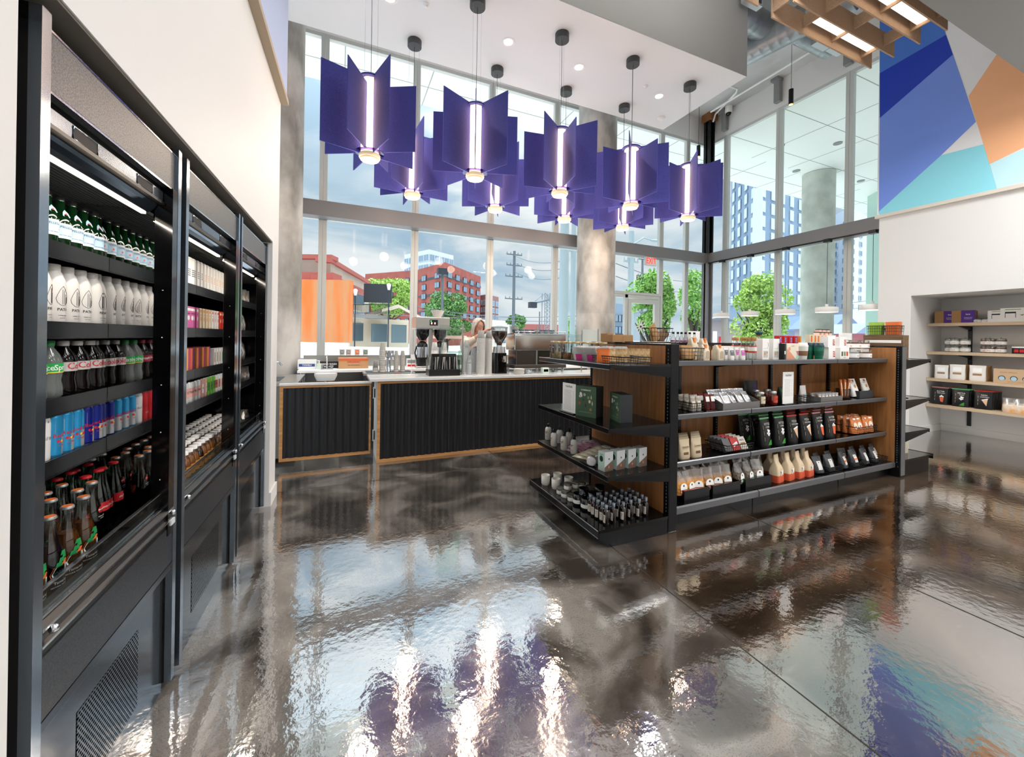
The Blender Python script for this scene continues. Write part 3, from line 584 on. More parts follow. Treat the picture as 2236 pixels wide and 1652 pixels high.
# ---- drink prototypes: front faces local -y
gp = M('green_bottle_glass', '#06240f', .06, spec=.6, coat=.2); plabel = M('pale_blue_label', '#b9d3e3', .45, noise=(30, '#9cc6e4')); navy = M('navy_print', '#1d2f55', .5); starr = M('red_star', '#e0413a', .5)
alu = M('can_aluminium', '#cfd2d4', .22, .9); pw_ = M('bottle_white', '#dcd8d3', .35); cola = M('cola_liquid', '#0b0605', .1, spec=.4)
def star_pts(r, cx, cz, n=5):
    return [(cx+(r if k % 2 == 0 else r*.42)*sin(pi*k/n), cz+(r if k % 2 == 0 else r*.42)*cos(pi*k/n)) for k in range(2*n)]
def wpoly(b, pts, r, mat):   # flat polygon wrapped on a cylinder
    b.add([(r*sin(x/r), -r*cos(x/r), z) for x, z in pts], [tuple(range(len(pts)))], mat)
def fpoly(b, pts, y, mat): b.add([(x, y, z) for x, z in pts], [tuple(range(len(pts)))], mat)
# sparkling water
b = B(); b.lathe([(.024, 0), (.028, .006), (.0285, .08), (.024, .098), (.014, .118), (.0115, .150)], gp, 20)
lb = B(); lb.band(.0289, .028, .073, -1.75, 1.75, plabel, 16); lb.band(.0290, .068, .074, -1.75, 1.75, paper, 16); lb.band(.0290, .026, .030, -1.75, 1.75, paper, 16)
lb.wtext('S.PELLEGRINO', .0095, navy, .0292, .062, 0, 1); lb.wtext('NATURAL MINERAL WATER', .004, navy, .0292, .036); wpoly(lb, star_pts(.0065, .016, .046), .0293, starr)
for k in range(4): wpoly(lb, [(-.022, .042+k*.004), (.006, .042+k*.004), (.006, .0435+k*.004), (-.022, .0435+k*.004)], .02925, M('label_blue', '#6aa6d6', .5))
n_ = B(); n_.add([(0, -.0250, .094), (-.014, -.021, .100), (-.010, -.0175, .112), (0, -.0148, .121), (.010, -.0175, .112), (.014, -.021, .100)], [(0, 1, 2, 3, 4, 5)], plabel)
n_.ball((0, -.0198, .106), .004, .0008, .004, starr, 8, 4)
cp = B(); cp.lathe([(.0135, .148), (.0138, .163), (.012, .1645)], chrome, 16)
p_pel = Proto('water_bottle', [('bottle', b), ('label', lb), ('neck_label', n_), ('cap', cp)])
# PATH
b = B(); b.lathe([(.029, 0), (.032, .006), (.032, .115), (.030, .135), (.023, .158), (.018, .168)], pw_, 22)
lb = B()
pts = [(0, .118), (-.008, .108), (-.015, .092), (-.019, .078), (-.016, .066), (-.008, .058), (0, .056), (.008, .058), (.016, .066), (.019, .078), (.015, .092), (.008, .108)]
lb.tube([(.0323*sin(x/.0323), -.0323*cos(x/.0323), z) for x, z in pts], .0006, ink, 4, True)
for x in (-.002, .003, .008, .012): lb.tube([(.0323*sin(x/.0323), -.0323*cos(x/.0323), .06), (.0323*sin(x/.0323), -.0323*cos(x/.0323), .112-abs(x)*2.4)], .0005, ink, 4)
lb.wtext('PATH', .013, ink, .0324, .043); lb.wtext('PURIFIED WATER', .0035, ink, .0324, .024); lb.wtext('REUSE  REFILL', .003, ink, .0324, .016)
cp = B(); cp.lathe([(.019, .166), (.019, .186), (.0175, .188)], M('cap_grey_white', '#c9c5bf', .5), 22)
p_path = Proto('water_bottle', [('bottle', b), ('printing', lb), ('cap', cp)])
def soda(name, body, labc, txt, tcol, capc, size=.02, yel=False):
    b = B(); b.lathe([(.028, 0), (.034, .008), (.034, .03), (.030, .055), (.0335, .082), (.0335, .108), (.033, .118), (.026, .138), (.014, .158), (.0125, .165)], body, 22)
    lb = B(); lb.lathe([(.0339, .080), (.0339, .110)], labc, 22, caps=(0, 0))
    for a in ((-.15, 3.0) if size > .025 else (-1.5, .1, 1.7)): lb.wtext(txt, size, tcol, .0342, .096, a)
    if yel: lb.lathe([(.0341, .080), (.0341, .083)], M('yellow_print', '#e8c832', .5), 22, caps=(0, 0))
    cp = B(); cp.lathe([(.0145, .163), (.0148, .177), (.013, .179)], capc, 18)
    return Proto('soda_bottle', [('bottle', b), ('label', lb), ('cap', cp)])
sodacl = M('clear_soda', '#9aa09c', .08, trans=.6, spec=.8); lsil = M('silver_label', '#c9c6c2', .35, .3)
p_diet = soda('d', cola, lsil, 'Coke', red, M('cap_silver_white', '#b9b6b2', .5), .030)
p_spr = soda('s', sodacl, M('bright_green_label', '#17a64a', .4), 'Sprite', paper, M('cap_green', '#0f7a3c', .4), .024, True)
p_dr = soda('p', cola, M('maroon_label', '#8c1730', .4), 'Dr Pepper', paper, M('cap_maroon', '#7a1628', .4), .013)
p_or = soda('o', M('orange_soda', '#8c2616', .1, coat=.5), M('red_orange_label', '#c22a1e', .4), 'Cola', paper, M('cap_orange', '#e06a2a', .4), .022)
def can(body, r=.0265, h=.135, extra=None, name='drink_can'):
    b = B(); b.lathe([(r*.86, 0), (r, .006), (r, h-.012), (r*.88, h-.002)], body, 18, caps=(1, 0))
    b.lathe([(r*.90, h-.003), (r*.90, h), (r*.84, h), (r*.82, h-.004), (0.001, h-.004)], alu, 18, caps=(0, 0))
    b.lathe([(r*.87, .0), (r*.97, .005), (r*1.003, .009)], alu, 18, caps=(0, 0))
    lb = B(); extra(lb, r+.0003) if extra else None
    tb = B(); tb.box(-.006, .006, -.014, .004, h-.003, h-.0015, alu); tb.box(-.009, .009, .004, .018, h-.0035, h-.003, black)
    parts = [('can', b), ('pull_tab', tb)]
    if lb.v: parts.append(('printing', lb))
    return Proto(name, parts)
rbred = M('can_red_text', '#c8102e', .4); yel = M('yellow_print', '#e8b832', .5)
def rbx(c1, c2, txt=True):
    def f(b, r):
        b.band(r, .008, .125, -pi, -.05, c1, 12); b.band(r, .008, .062, -.05, pi-.05, c2 if c2 else c1, 12); b.band(r, .062, .125, -.05, pi, c1, 12)
        wpoly(b, [(-.02, .062), (.0, .062), (-.02, .115)], r+.0002, c2 or alu)
        if txt:
            b.wtext('Red Bull', .0165, rbred, r+.0004, .068, .1)
            for s in (-1, 1): wpoly(b, [(s*.002, .05), (s*.012, .056), (s*.017, .052), (s*.014, .046), (s*.006, .045)][::s], r+.0004, rbred)
            wpoly(b, [(.004*cos(k*pi/5), .05+.004*sin(k*pi/5)) for k in range(10)], r+.0003, yel); b.wtext('SUGARFREE' if c1 is lbl else 'ENERGY', .005, rbred, r+.0004, .036)
    return f
lbl = M('can_light_blue', '#2f9fd8', .25, .5); dbl = M('can_dark_blue', '#1c2a8c', .25, .5); silb = M('can_silver', '#c6c9cc', .3, .7); wcan = M('can_white', '#e2e0de', .3); rcan = M('can_red', '#c8242c', .3, .3); vcan = M('can_violet', '#2c1c74', .3, .3)
p_rbl = can(lbl, extra=rbx(lbl, silb)); p_rbd = can(dbl, extra=rbx(dbl, silb)); p_wc = can(wcan, extra=lambda b, r: (b.wtext('Red Bull', .014, silb, r, .07), b.band(r, .118, .125, -pi, pi, silb, 14))); p_rc = can(rcan, extra=lambda b, r: (b.wtext('Red Bull', .014, M('dark_red_print', '#8c1520', .4), r, .07), b.wtext('RED', .012, silb, r, .04))); p_vc = can(vcan, extra=lambda b, r: b.wtext('Red Bull', .014, silb, r, .07))
# glass soda bottles
gcl = glass('bottle_clear_glass', '#dfe6e2', .1); gcg = glass('bottle_green_glass', '#a9cdb4', .1)
capw = M('cap_cream', '#d9cdbd', .4); capr = M('crown_red', '#c8242c', .35)
def gbot(liq, cap, deco, lev=.15, gm=gcl):
    b = B(); b.lathe([(.028, 0), (.031, .01), (.031, .045), (.0295, .06), (.031, .09), (.029, .125), (.021, .16), (.0145, .19), (.013, .225), (.0145, .228), (.0145, .233)], gm, 20)
    l = B(); prof = [(.027, .004), (.0297, .012), (.0297, .045), (.0283, .06), (.0297, .09), (.0277, .125), (.0197, .16)]
    if lev > .17: prof.append((.0133, lev))
    l.lathe(prof, liq, 20)
    c = B(); c.lathe([(.0148, .228), (.0155, .2305), (.0138, .2352)], silb if cap is capw else cap, 18); c.cyl(0, 0, .2352, .2362, .0122, M('crown_centre', '#c9682e', .4) if cap is capw else cap, 16)
    lb = B(); deco(lb)
    return Proto('glass_soda_bottle', [('bottle', b), ('liquid', l), ('crown_cap', c), ('label', lb)])
def djar(b):
    r = .0318
    wpoly(b, [(-.027, .070), (.027, .070), (.030, .082), (.022, .100), (-.022, .100), (-.030, .082)], r, orange); wpoly(b, [(-.024, .073), (.024, .073), (.0265, .082), (.0195, .097), (-.0195, .097), (-.0265, .082)], r+.0003, paper)
    b.wtext('JARRITOS', .0105, M('jar_dark', '#1d3a2c', .5), r+.0006, .085)
    wpoly(b, [(-.006, .101), (.008, .101), (.015, .112), (.008, .115)], r+.0002, orange)
    for x, z in ((-.010, .104), (-.003, .115), (.005, .123), (.001, .133)): wpoly(b, [(x-.009, z-.006), (x+.009, z-.006), (x+.006, z+.006), (x-.006, z+.006)], r-.0012+.0009, green)
    b.wtext('Tamarindo', .010, paper, r, .056); b.wtext('NATURAL FLAVOR SODA', .0048, paper, r, .046)
def dmun(b):
    for k, r in ((0, .0275),): wpoly(b, [(.0115*cos(a*pi/8), .14+.012*sin(a*pi/8)) for a in range(16)], r, red); wpoly(b, [(0, .151), (.009, .157), (.002, .149)], r, green); b.wtext('Mundet', .0075, paper, r+.0005, .14)
    b.wtext('SIDRAL SODA', .0045, paper, .0305, .118); b.wtext('12 FL OZ', .004, paper, .0305, .111)
def dcok(b):
    b.band(.0313, .085, .118, -1.3, 1.3, red, 14, .0297); b.wtext('Coca-Cola', .0115, paper, .0316, .101)
orl = M('tamarind_liquid', '#7c4016', .1, trans=.3, spec=.7); purl = M('purple_liquid', '#1c0714', .1); apl = M('dark_cola', '#0d0705', .1); gol = M('golden_liquid', '#a8672a', .1, trans=.3)

p_jar = gbot(orl, capw, djar); p_jap = gbot(purl, capw, djar); p_mun = gbot(apl, capw, dmun); p_cok = gbot(apl, capr, dcok, .185, gcg); p_gol = gbot(gol, capw, djar)
def put_c(ci, p, x, k, sp, z, label, cat, grp, jr=.12, y_off=.045):
    """k-th place counted from the mirrored end panel"""
    y0, Lc, _ = CO[ci]; q = lw(x, y0-1.2+Lc-y_off-k*sp, z); return put(p, q, pi/2+LR-.12+R(-jr, jr), label, cat, grp)
NM = ['nearest', 'middle', 'farthest']
CN = ['in the nearest cooler', 'in the middle cooler', 'in the farthest cooler']
def lbq(desc, k, row, ci, shelf):
    return '%s, %s from the mirror, %s row, %s shelf, %s cooler' % (desc, on(k+1), ('front', 'second', 'third', 'fourth')[row], shelf, NM[ci])
for k in range(8):
    for rw in range(2):
        put_c(0, p_pel, -.245-rw*.064, k, .0605, SZ[0], lbq('green water bottle', k, rw, 0, 'top'), 'bottle', 'green sparkling water bottles')
for k in range(7):
    for rw in range(2): put_c(0, p_path, -.25-rw*.069, k, .0665, SZ[1], lbq('white water bottle', k, rw, 0, 'second'), 'bottle', 'white refillable water bottles', .35)
for k, (p, nm) in enumerate(((p_diet, 'silver labelled cola bottle'), (p_diet, 'silver labelled cola bottle'), (p_diet, 'silver labelled cola bottle'), (p_spr, 'green labelled soda bottle'), (p_spr, 'green labelled soda bottle'), (p_dr, 'maroon labelled soda bottle'), (p_dr, 'maroon labelled soda bottle'))):
    for rw in range(2): put_c(0, p, -.25-rw*.072, k, .071, SZ[2], lbq(nm, k, rw, 0, 'third'), 'bottle', 'plastic soda bottles', .5)
for k in range(10):
    p, nm = [(p_rbd, 'dark blue drink can')]*2+[(p_rbl, 'light blue drink can')]*3+[(p_wc, 'white drink can')]*2+[(p_rc, 'red drink can')]*2+[(p_vc, 'violet drink can')] if 0 else (([(p_rbd, 'dark blue drink can')]*2+[(p_rbl, 'light blue drink can')]*3+[(p_wc, 'white drink can')]+[(p_rc, 'red drink can')]*3+[(p_vc, 'violet drink can')])[k])
    for rw in range(4): put_c(0, p, -.238-rw*.055, k, .0545, SZ[3], lbq(nm, k, rw, 0, 'fourth'), 'drink can', 'energy drink cans', .3)
bt = [(p_cok, 'red labelled cola bottle'), (p_cok, 'red labelled cola bottle'), (p_mun, 'apple soda glass bottle'), (p_mun, 'apple soda glass bottle'), (p_jar, 'brown tamarind soda bottle'), (p_jar, 'brown tamarind soda bottle'), (p_jap, 'dark purple soda bottle'), (p_gol, 'golden soda bottle')]
for k, (p, nm) in enumerate(bt):
    for rw in range(3):
        x = -.12-rw*.075-(.10 if k < 2 else .05 if k < 4 else .0)
        put_c(0, p, x, k, .074, DECK, lbq(nm, k, rw, 0, 'bottom'), 'bottle', 'glass soda bottles', .4)
# ---- middle cooler
def cart(w, d, h, col, deco=None, name='drink_carton', cap=None):
    b = B(); b.box(-w/2, w/2, -d/2, d/2, 0, h*.93, col, .002); b.prism([(-d/2, h*.93), (d/2, h*.93), (0, h)], -w/2, w/2, col, 0) if cap == 'gable' else b.box(-w/2, w/2, -d/2, d/2, h*.93, h, col, .002)
    parts = [('carton', b)]
    if deco: lb = B(); deco(lb, -d/2-.0006); parts.append(('printing', lb))
    if cap == 'screw': c = B(); c.cyl(0, 0, h, h+.018, .014, white, 12); parts.append(('cap', c))
    return Proto(name, parts)
gr_or = M('orange_stripe_print', '#d9913a', .5)
def dstr(c, n=4):
    return lambda b, y: [b.box(-.014, .014, y, y+.0004, .05+k*.011, .056+k*.011, c) for k in range(n)]
p_wtall = cart(.052, .052, .155, white, dstr(gr_or), 'milk_carton'); p_wtall2 = cart(.052, .052, .155, white, dstr(M('grey_print', '#6a6f74', .5)), 'milk_carton')
def dfr(c):
    return lambda b, y: (b.box(-.02, .02, y, y+.0004, .10, .115, c), fpoly(b, [(.012*cos(a*pi/6), .06+.014*sin(a*pi/6)) for a in range(12)], y, c), b.ftext('ORG', .012, ink, y-.0003, .085))
cr1 = cart(.05, .05, .125, M('carton_red', '#c8371f', .4), dfr(M('cream_p', '#efe3cf', .5))); cr2 = cart(.05, .05, .125, white, dfr(red)); cr3 = cart(.05, .05, .125, M('carton_cream', '#e9d6b8', .5), dfr(gr_or)); cr4 = cart(.05, .05, .125, M('carton_pink', '#cf5f9c', .4), dfr(white)); cr5 = cart(.05, .05, .11, white, lambda b, y: b.box(-.014, .014, y, y+.0004, .02, .085, green)); cr6 = cart(.05, .05, .11, white, lambda b, y: b.box(-.014, .014, y, y+.0004, .02, .085, M('brown_p', '#8c6a3a', .5)))
def gradbox():
    b = B(); cs = ['#5b2f8c', '#9c3a86', '#d2484a', '#e8762f', '#f0a24a']
    for k, c in enumerate(cs): b.box(-.045+k*.018, -.027+k*.018, -.04, .04, 0, .125, M('grad_'+c[1:], c, .4))
    return Proto('drink_multipack', [('box', b)])
p_gr = gradbox()
for k in range(12):
    p = p_wtall2 if k < 3 else p_wtall
    for rw in range(2): put_c(1, p, -.24-rw*.058, k, .0575, SZ[0], lbq('tall white milk carton', k, rw, 1, 'top'), 'carton', 'tall white cartons', .03)
for k in range(12):
    p, nm = ([(cr4, 'pink juice carton')]*2+[(cr3, 'cream juice carton')]*4+[(cr2, 'white juice carton')]*3+[(cr1, 'red juice carton')]*3)[k]
    put_c(1, p, -.24, k, .0545, SZ[1], lbq(nm, k, 0, 1, 'second'), 'carton', 'juice cartons', .03)
for k in range(4): put_c(1, p_gr, -.26, k, .093, SZ[2], lbq('orange and purple multipack box', k, 0, 1, 'third'), 'box', 'gradient coloured multipacks', .02)
for k in range(7): put_c(1, cr6 if k < 3 else cr5, -.24, k+7, .0545, SZ[2], lbq('white carton with colour panel', k, 0, 1, 'third'), 'carton', 'white cartons with colour panels', .03)
cg = M('can_lime', '#6fb43c', .3, .3); cpn = M('can_blush', '#e0a79c', .3); cw_ = M('can_pearl', '#dfe0de', .3, .2)
def simp(c, lab): return can(c, .0265, .118, lambda b, r: (b.band(r, .03, .085, -.7, .7, lab, 8), b.wtext('TEA', .018, ink, r+.0004, .06)))
pcs = [(simp(cw_, cpn), 'white and blush can'), (simp(cg, M('dk_green', '#2f6a2c', .4)), 'lime green can'), (simp(cpn, white), 'pink can'), (simp(cw_, M('brick_p', '#a8503a', .4)), 'white and red can')]
for k in range(12):
    p, nm = pcs[(0, 0, 0, 2, 2, 1, 1, 1, 3, 3, 3, 3)[k]]
    for rw in range(3): put_c(1, p, -.238-rw*.055, k, .0545, SZ[3], lbq(nm, k, rw, 1, 'fourth'), 'drink can', 'slim drink cans in the middle cooler', .3)
def juice(liq):
    b = B(); b.lathe([(.027, 0), (.030, .006), (.030, .09), (.024, .115), (.0165, .13), (.0165, .138)], glass('juice_bottle_clear', '#efe6da', .1), 16); l = B(); l.lathe([(.026, .003), (.0288, .008), (.0288, .09), (.022, .114)], liq, 16)
    lb = B(); lb.band(.0303, .03, .078, -.9, .9, M('amber_label', '#c98f52', .5), 8); lb.wtext('BREW', .012, ink, .0306, .055); c = B(); c.lathe([(.019, .136), (.019, .152), (.017, .154)], white, 16)
    return Proto('juice_bottle', [('bottle', b), ('liquid', l), ('label', lb), ('cap', c)])
p_am = juice(M('amber_juice', '#b3742f', .15, trans=.2)); p_dk = juice(M('coffee_juice', '#2c170b', .15))
for k in range(12):
    for rw in range(4): put_c(1, p_am if (4 <= k < 10 or k < 3) else p_dk, -.13-rw*.065, k, .0605, DECK, lbq('amber juice bottle' if (4 <= k < 10 or k < 3) else 'dark coffee bottle', k, rw, 1, 'bottom'), 'bottle', 'white capped juice bottles', .3)
# ---- farthest cooler: wrapped food
def wrap(w, d, h, inner, name='wrapped_sandwich'):
    b = B(); b.prism([(-w/2, 0), (w/2, 0), (w/2, h*.25), (-w/2*.2, h)], -d/2, d/2, clearp, 1)
    i = B(); i.ball((0, 0, h*.32), w*.38, d*.36, h*.26, inner, 10, 6, .12); i.box(-w*.3, w*.3, -d*.42, -d*.40, h*.1, h*.3, paper)
    return Proto(name, [('wrapper', b), ('filling', i)])
brd = M('bread', '#cdb48c', .8, noise=(20, '#a8743c')); sal = M('salad', '#8fa35a', .7, noise=(40, '#c97a6a'))
pw1 = wrap(.11, .07, .11, brd); pw2 = wrap(.1, .08, .075, sal, 'salad_box')
def ppack():
    b = B(); b.loft([rrect(.035, .03, 0), rrect(.045, .035, .05, jit) if 0 else rrect(.045, .035, .05), rrect(.04, .02, .12), rrect(.045, .003, .15)], clearp); i = B(); i.ball((0, 0, .055), .035, .027, .05, cream, 10, 6, .1); return Proto('snack_bag', [('bag', b), ('contents', i)])
pw3 = ppack()
for s, (p, nm, cat, sp, z) in enumerate(((pw1, 'clear wrapped sandwich', 'sandwich', .115, SZ[0]), (pw3, 'clear snack bag', 'snack bag', .09, SZ[1]), (pw3, 'clear snack bag', 'snack bag', .088, SZ[2]), (pw1, 'clear wrapped roll', 'sandwich', .12, SZ[3]), (pw2, 'clear salad box', 'salad box', .11, DECK))):
    for k in range(5):
        for rw in range(2 if s < 4 else 3): put_c(2, p, -.26-rw*.09, k, sp, z, lbq(nm, k, rw, 2, ('top', 'second', 'third', 'fourth', 'bottom')[s]), cat, '%ss in the farthest cooler, %s shelf' % (cat, ('top', 'second', 'third', 'fourth', 'bottom')[s]), .3, .075)
# ======================= GONDOLA =======================
gw = wood('oak_panel', '#8a5a32', '#a8713f', 3, .45); stl = M('gondola_black_steel', '#0d0d10', .25, .3); rail = M('shelf_price_rail', '#1c1c20', .16, .6); railg = M('grey_price_rail', '#6c6d70', .3, .6)
slotm = M('slot_grey', '#54565a', .5)
GX0, GX1, GY0, GY1, GYC = 2.285, 5.40, 2.172, 3.18, 2.675
t = thing('display_gondola', 'long double sided black and oak gondola shelf loaded with snacks and gifts', 'shelving', (GX0, GYC, 0))
def G(n, b, par=None):
    o = ob(n, b, par or t); o.location = (-GX0, -GYC, 0) if par is None else (0, 0, 0); return o
b = B(); b.box(GX0, GX1, GYC-.02, GYC+.02, .12, 1.36, gw); G('back_panel', b)
b = B(); b.box(GX0-.06, GX1+.05, GYC-.035, GYC+.035, 1.36, 1.385, stl); G('top_rail', b)
for x0, x1 in ((GX0-.085, GX0), (GX1, GX1+.075)):
    b = B(); b.box(x0, x1, GY0, GY1, 0, 1.378, stl, .008); q = G('end_panel', b)
    b = B(); xs = (x0-.004, x0) if x0 < 3 else (x0-.004, x0); b.box(xs[0], xs[1], GY0+.05, GY1-.05, .1, 1.36, gw); G('wood_face', b, q)
    if x0 > 3: b = B(); b.box(x0+.0, x1+.003, GY0-.003, GY0, .02, 1.37, M('grey_end_trim', '#77787a', .4, .5)); G('front_trim', b, q)
    b = B()
    for yy in ((GY0+.02, GY1-.02) if x0 < 3 else (GY0+.03,)):
        for k in range(48): b.box(x0-.0045, x0-.003, yy-.004, yy+.004, .15+k*.025, .163+k*.025, slotm)
    b.box(x0-.0052, x0-.0046, GY0+.018, GY0+.022, .1, .12, slotm); G('slot_strip', b, q)
for x in (2.78, 3.24, 4.02, 4.48, 5.0):
    b = B(); b.box(x-.016, x+.016, GYC-.045, GYC-.02, .12, 1.36, stl); q = G('upright', b); b = B()
    for k in range(46): b.box(x-.005, x-.002, GYC-.046, GYC-.045, .16+k*.025, .175+k*.025, slotm); b.box(x+.002, x+.005, GYC-.046, GYC-.045, .16+k*.025, .175+k*.025, slotm)
    G('slot_strip', b, q)
secs = [(GX0+.004, 3.236), (3.246, 4.474), (4.484, GX1-.008)]
SH = [1.24, .825, .456]; YF, YB = 2.30, 3.05; BASE = .15
for (a, c) in secs:
    for z in SH:
        b = B(); b.box(a, c, YF, GYC-.045, z-.02, z, blackg); b.prism([(YF-.004, z+.003), (YF-.012, z-.004), (YF-.010, z-.036), (YF, z-.04)], a, c, railg, 0); G('shelf', b)
        b = B(); b.box(a, c, GYC+.045, YB, z-.02, z, blackg); b.box(a, c, YB, YB+.008, z-.035, z+.003, railg); G('shelf', b)
        for x in (a+.004, c-.012): b = B(); b.prism([(YF+.02, z-.02), (GYC-.03, z-.02), (GYC-.03, z-.085)], x, x+.008, stl, 0); G('shelf_bracket', b)
    b = B(); b.box(a, c, 2.225, 3.13, BASE-.02, BASE, blackg); b.prism([(2.225, BASE+.004), (2.212, BASE-.004), (2.212, BASE-.05), (2.225, BASE-.055)], a, c, railg, 0); b.box(a, c, 2.268, 3.09, 0, BASE-.02, stl); G('base_deck', b)
# end-cap unit at left (faces -x) and at right (faces +x)
def endcap(x, s, zs, zb, dep, depb, label):
    e = thing('endcap_shelf', label, 'shelving', (x, GYC, 0))
    def E_(n, b): return ob(n, b, e)
    def bx(b, x0, x1, y0, y1, z0, z1, m): b.box(min(s*x0, s*x1), max(s*x0, s*x1), y0, y1, z0, z1, m)
    for z in zs:
        b = B(); bx(b, .0, dep, -.51, .51, z-.02, z, blackg); bx(b, dep, dep+.008, -.51, .51, z-.034, z+.003, rail); bx(b, dep+.008, dep+.0095, -.51, .51, z-.001, z+.003, chrome); bx(b, dep+.008, dep+.0095, -.51, .51, z-.034, z-.031, chrome); E_('shelf', b)
        for y in (-.509, .502):
            b = B(); b.prism([(s*.0, z-.02), (s*dep*.95, z-.02), (s*dep*.9, z-.035), (s*.0, z-.10)], y, y+.008, stl, 1); E_('shelf_bracket', b)
    b = B(); bx(b, 0, depb, -.505, .53, zb-.02, zb, blackg); bx(b, depb, depb+.01, -.505, .53, zb-.05, zb+.003, rail); bx(b, depb+.01, depb+.012, -.505, .53, zb-.003, zb+.003, chrome); bx(b, depb+.01, depb+.012, -.505, .53, zb-.05, zb-.047, chrome); bx(b, 0, depb-.08, -.50, .52, 0, zb-.02, stl); E_('base_deck', b)
    return e
EX = GX0-.089
endcap(EX, -1, (1.23, .80, .478), .128, .535, .60, 'end cap shelf unit with oak back at the near left end of the gondola')
endcap(GX1+.078, 1, (1.235, .81, .47), .18, .50, .60, 'end cap shelf unit at the far right end of the gondola')
def gx(u, y, v=850): return ony(u, v, y).x
# ---- generic products (front faces local -y)
def pouch(w, d, h, col, deco=None, name='snack_pouch', topc=None, lean=0, slump=.0):
    b = B(); b.loft([rrect(w*.47, d*.46, 0, 16, 3), rrect(w*.5, d*.5, h*.08, 16, 3), rrect(w*.49, d*.42, h*.4, 16, 3), rrect(w*.48, d*.25, h*.72, 16, 3), rrect(w*.5, d*.06, h*.93, 16, 3), rrect(w*.5, .003, h, 16, 3)], col)
    parts = [('pouch', b)]
    if topc: c = B(); c.box(-w*.503, w*.503, -d*.05, d*.05, h*.955, h*1.003, topc); parts.append(('top_strip', c))
    if deco:
        lb = B(); deco(lb, lambda x, z: (x, -(d*.5*(1-.16*(z/h)*2.5) if z < h*.4 else d*(.42-(z/h-.4)*.56))-.0015, z)); parts.append(('printing', lb))
    return Proto(name, parts)
def rect(b, f, x0, x1, z0, z1, mat, n=3):
    for k in range(n):
        a, c = z0+(z1-z0)*k/n, z0+(z1-z0)*(k+1)/n; b.add([f(x0, a), f(x1, a), f(x1, c), f(x0, c)], [(0, 1, 2, 3)], mat)
def lift(f, e): return lambda x, z: (lambda q: (q[0], q[1]-e, q[2]))(f(x, z))
def ftx(b, f, s, size, mat, x, z, sx=1): vs, fs = text_geo(s); b.add([f(x+a*size*sx, z+c*size) for a, c in vs], fs, mat)
def boxp(w, d, h, col, deco=None, name='gift_box', ch=.0015):
    b = B(); b.box(-w/2, w/2, -d/2, d/2, 0, h, col, ch); parts = [('box', b)]
    if deco: lb = B(); deco(lb, -d/2-.0008); parts.append(('printing', lb))
    return Proto(name, parts)
def basket(w, d, h, name='wire_basket', n=7, flare=1.12):
    b = B(); r = .0018
    for k in range(n+1):
        x = -w/2+w*k/n; b.tube([(x*flare, -d/2*flare, h), (x, -d/2, 0), (x, d/2, 0), (x*flare, d/2*flare, h)], r, wire, 4)
    for k in range(5):
        y = -d/2+d*k/4; b.tube([(-w/2*flare, y*flare, h), (-w/2, y, 0), (w/2, y, 0), (w/2*flare, y*flare, h)], r, wire, 4)
    for q in (.4, .7):
        s = 1+(flare-1)*q; b.tube([(-w/2*s, -d/2*s, h*q), (w/2*s, -d/2*s, h*q), (w/2*s, d/2*s, h*q), (-w/2*s, d/2*s, h*q)], r, wire, 4, True)
    c = B(); s = flare; c.tube([(-w/2*s, -d/2*s, h), (w/2*s, -d/2*s, h), (w/2*s, d/2*s, h), (-w/2*s, d/2*s, h)], .004, wire, 6, True)
    return Proto(name, [('basket', b), ('rim', c)])
def tray(w, d, h, col, name='display_box', hb=None):
    hb = hb or h; b = B(); b.box(-w/2, w/2, -d/2, d/2, 0, .003, col); b.box(-w/2, w/2, -d/2, -d/2+.004, .003, h, col); b.box(-w/2, w/2, d/2-.004, d/2, .003, hb, col)
    for x in (-w/2, w/2-.004): b.prism([(-d/2+.004, .003), (d/2-.004, .003), (d/2-.004, hb), (-d/2+.004, h)], x, x+.004, col, 0)
    return Proto(name, [('tray', b)])
FAC = 0.0
def gput(p, u, y, z, label, cat, grp=None, v=850, rz=0, tilt=(0, 0), sc=1): return put(p, (gx(u, y, v), y, z), rz, label, cat, grp, tilt, sc)
# coffee bags, folded top
kw = M('kraft_white', '#d9cdb9', .6, noise=(20, '#c7b79c')); osti = M('orange_sticker', '#e2833f', .5)
def cbag(w=.10, d=.07, h=.14, col=kw):
    b = B(); b.loft([rrect(w/2, d/2, 0, 16, 6), rrect(w/2, d/2, h*.6, 16, 6), rrect(w/2*.98, d*.3, h*.82, 16, 5), rrect(w/2*.96, d*.12, h, 16, 5)], col)
    c = B(); c.box(-w*.2, w*.1, -d*.36, -d*.1, h*.78, h*1.02, osti); l = B()
    l.box(-w*.3, w*.3, -d/2-.001, -d/2, h*.12, h*.5, M('faint_print', '#b7a58c', .6)); l.ftext('coffee', .022, M('tan_print', '#9a7a55', .6), -d/2-.0015, h*.55, 0)
    return Proto('coffee_bag', [('bag', b), ('sticker', c), ('printing', l)])
p_cb = cbag()
T = SH[0]
bk1 = basket(.15, .16, .10, n=5)
gput(bk1, 1502, 2.43, T, 'black wire basket of kraft bags at the left end of the long top shelf', 'basket', None, 780)
pk = pouch(.09, .05, .12, kraft); pkd = pouch(.09, .05, .12, M('brown_pouch', '#6f5238', .6))
for i, (dx, dy) in enumerate(((-.03, -.02), (.03, .0), (0, .04))): put(pk if i < 2 else pkd, (gx(1502, 2.43, 780)+dx, 2.43+dy, T+.006), .2*i-.2, '%s kraft pouch in the wire basket beside the black end post' % ('left', 'right', 'rear brown')[i], 'pouch', None, (-.25, 0))
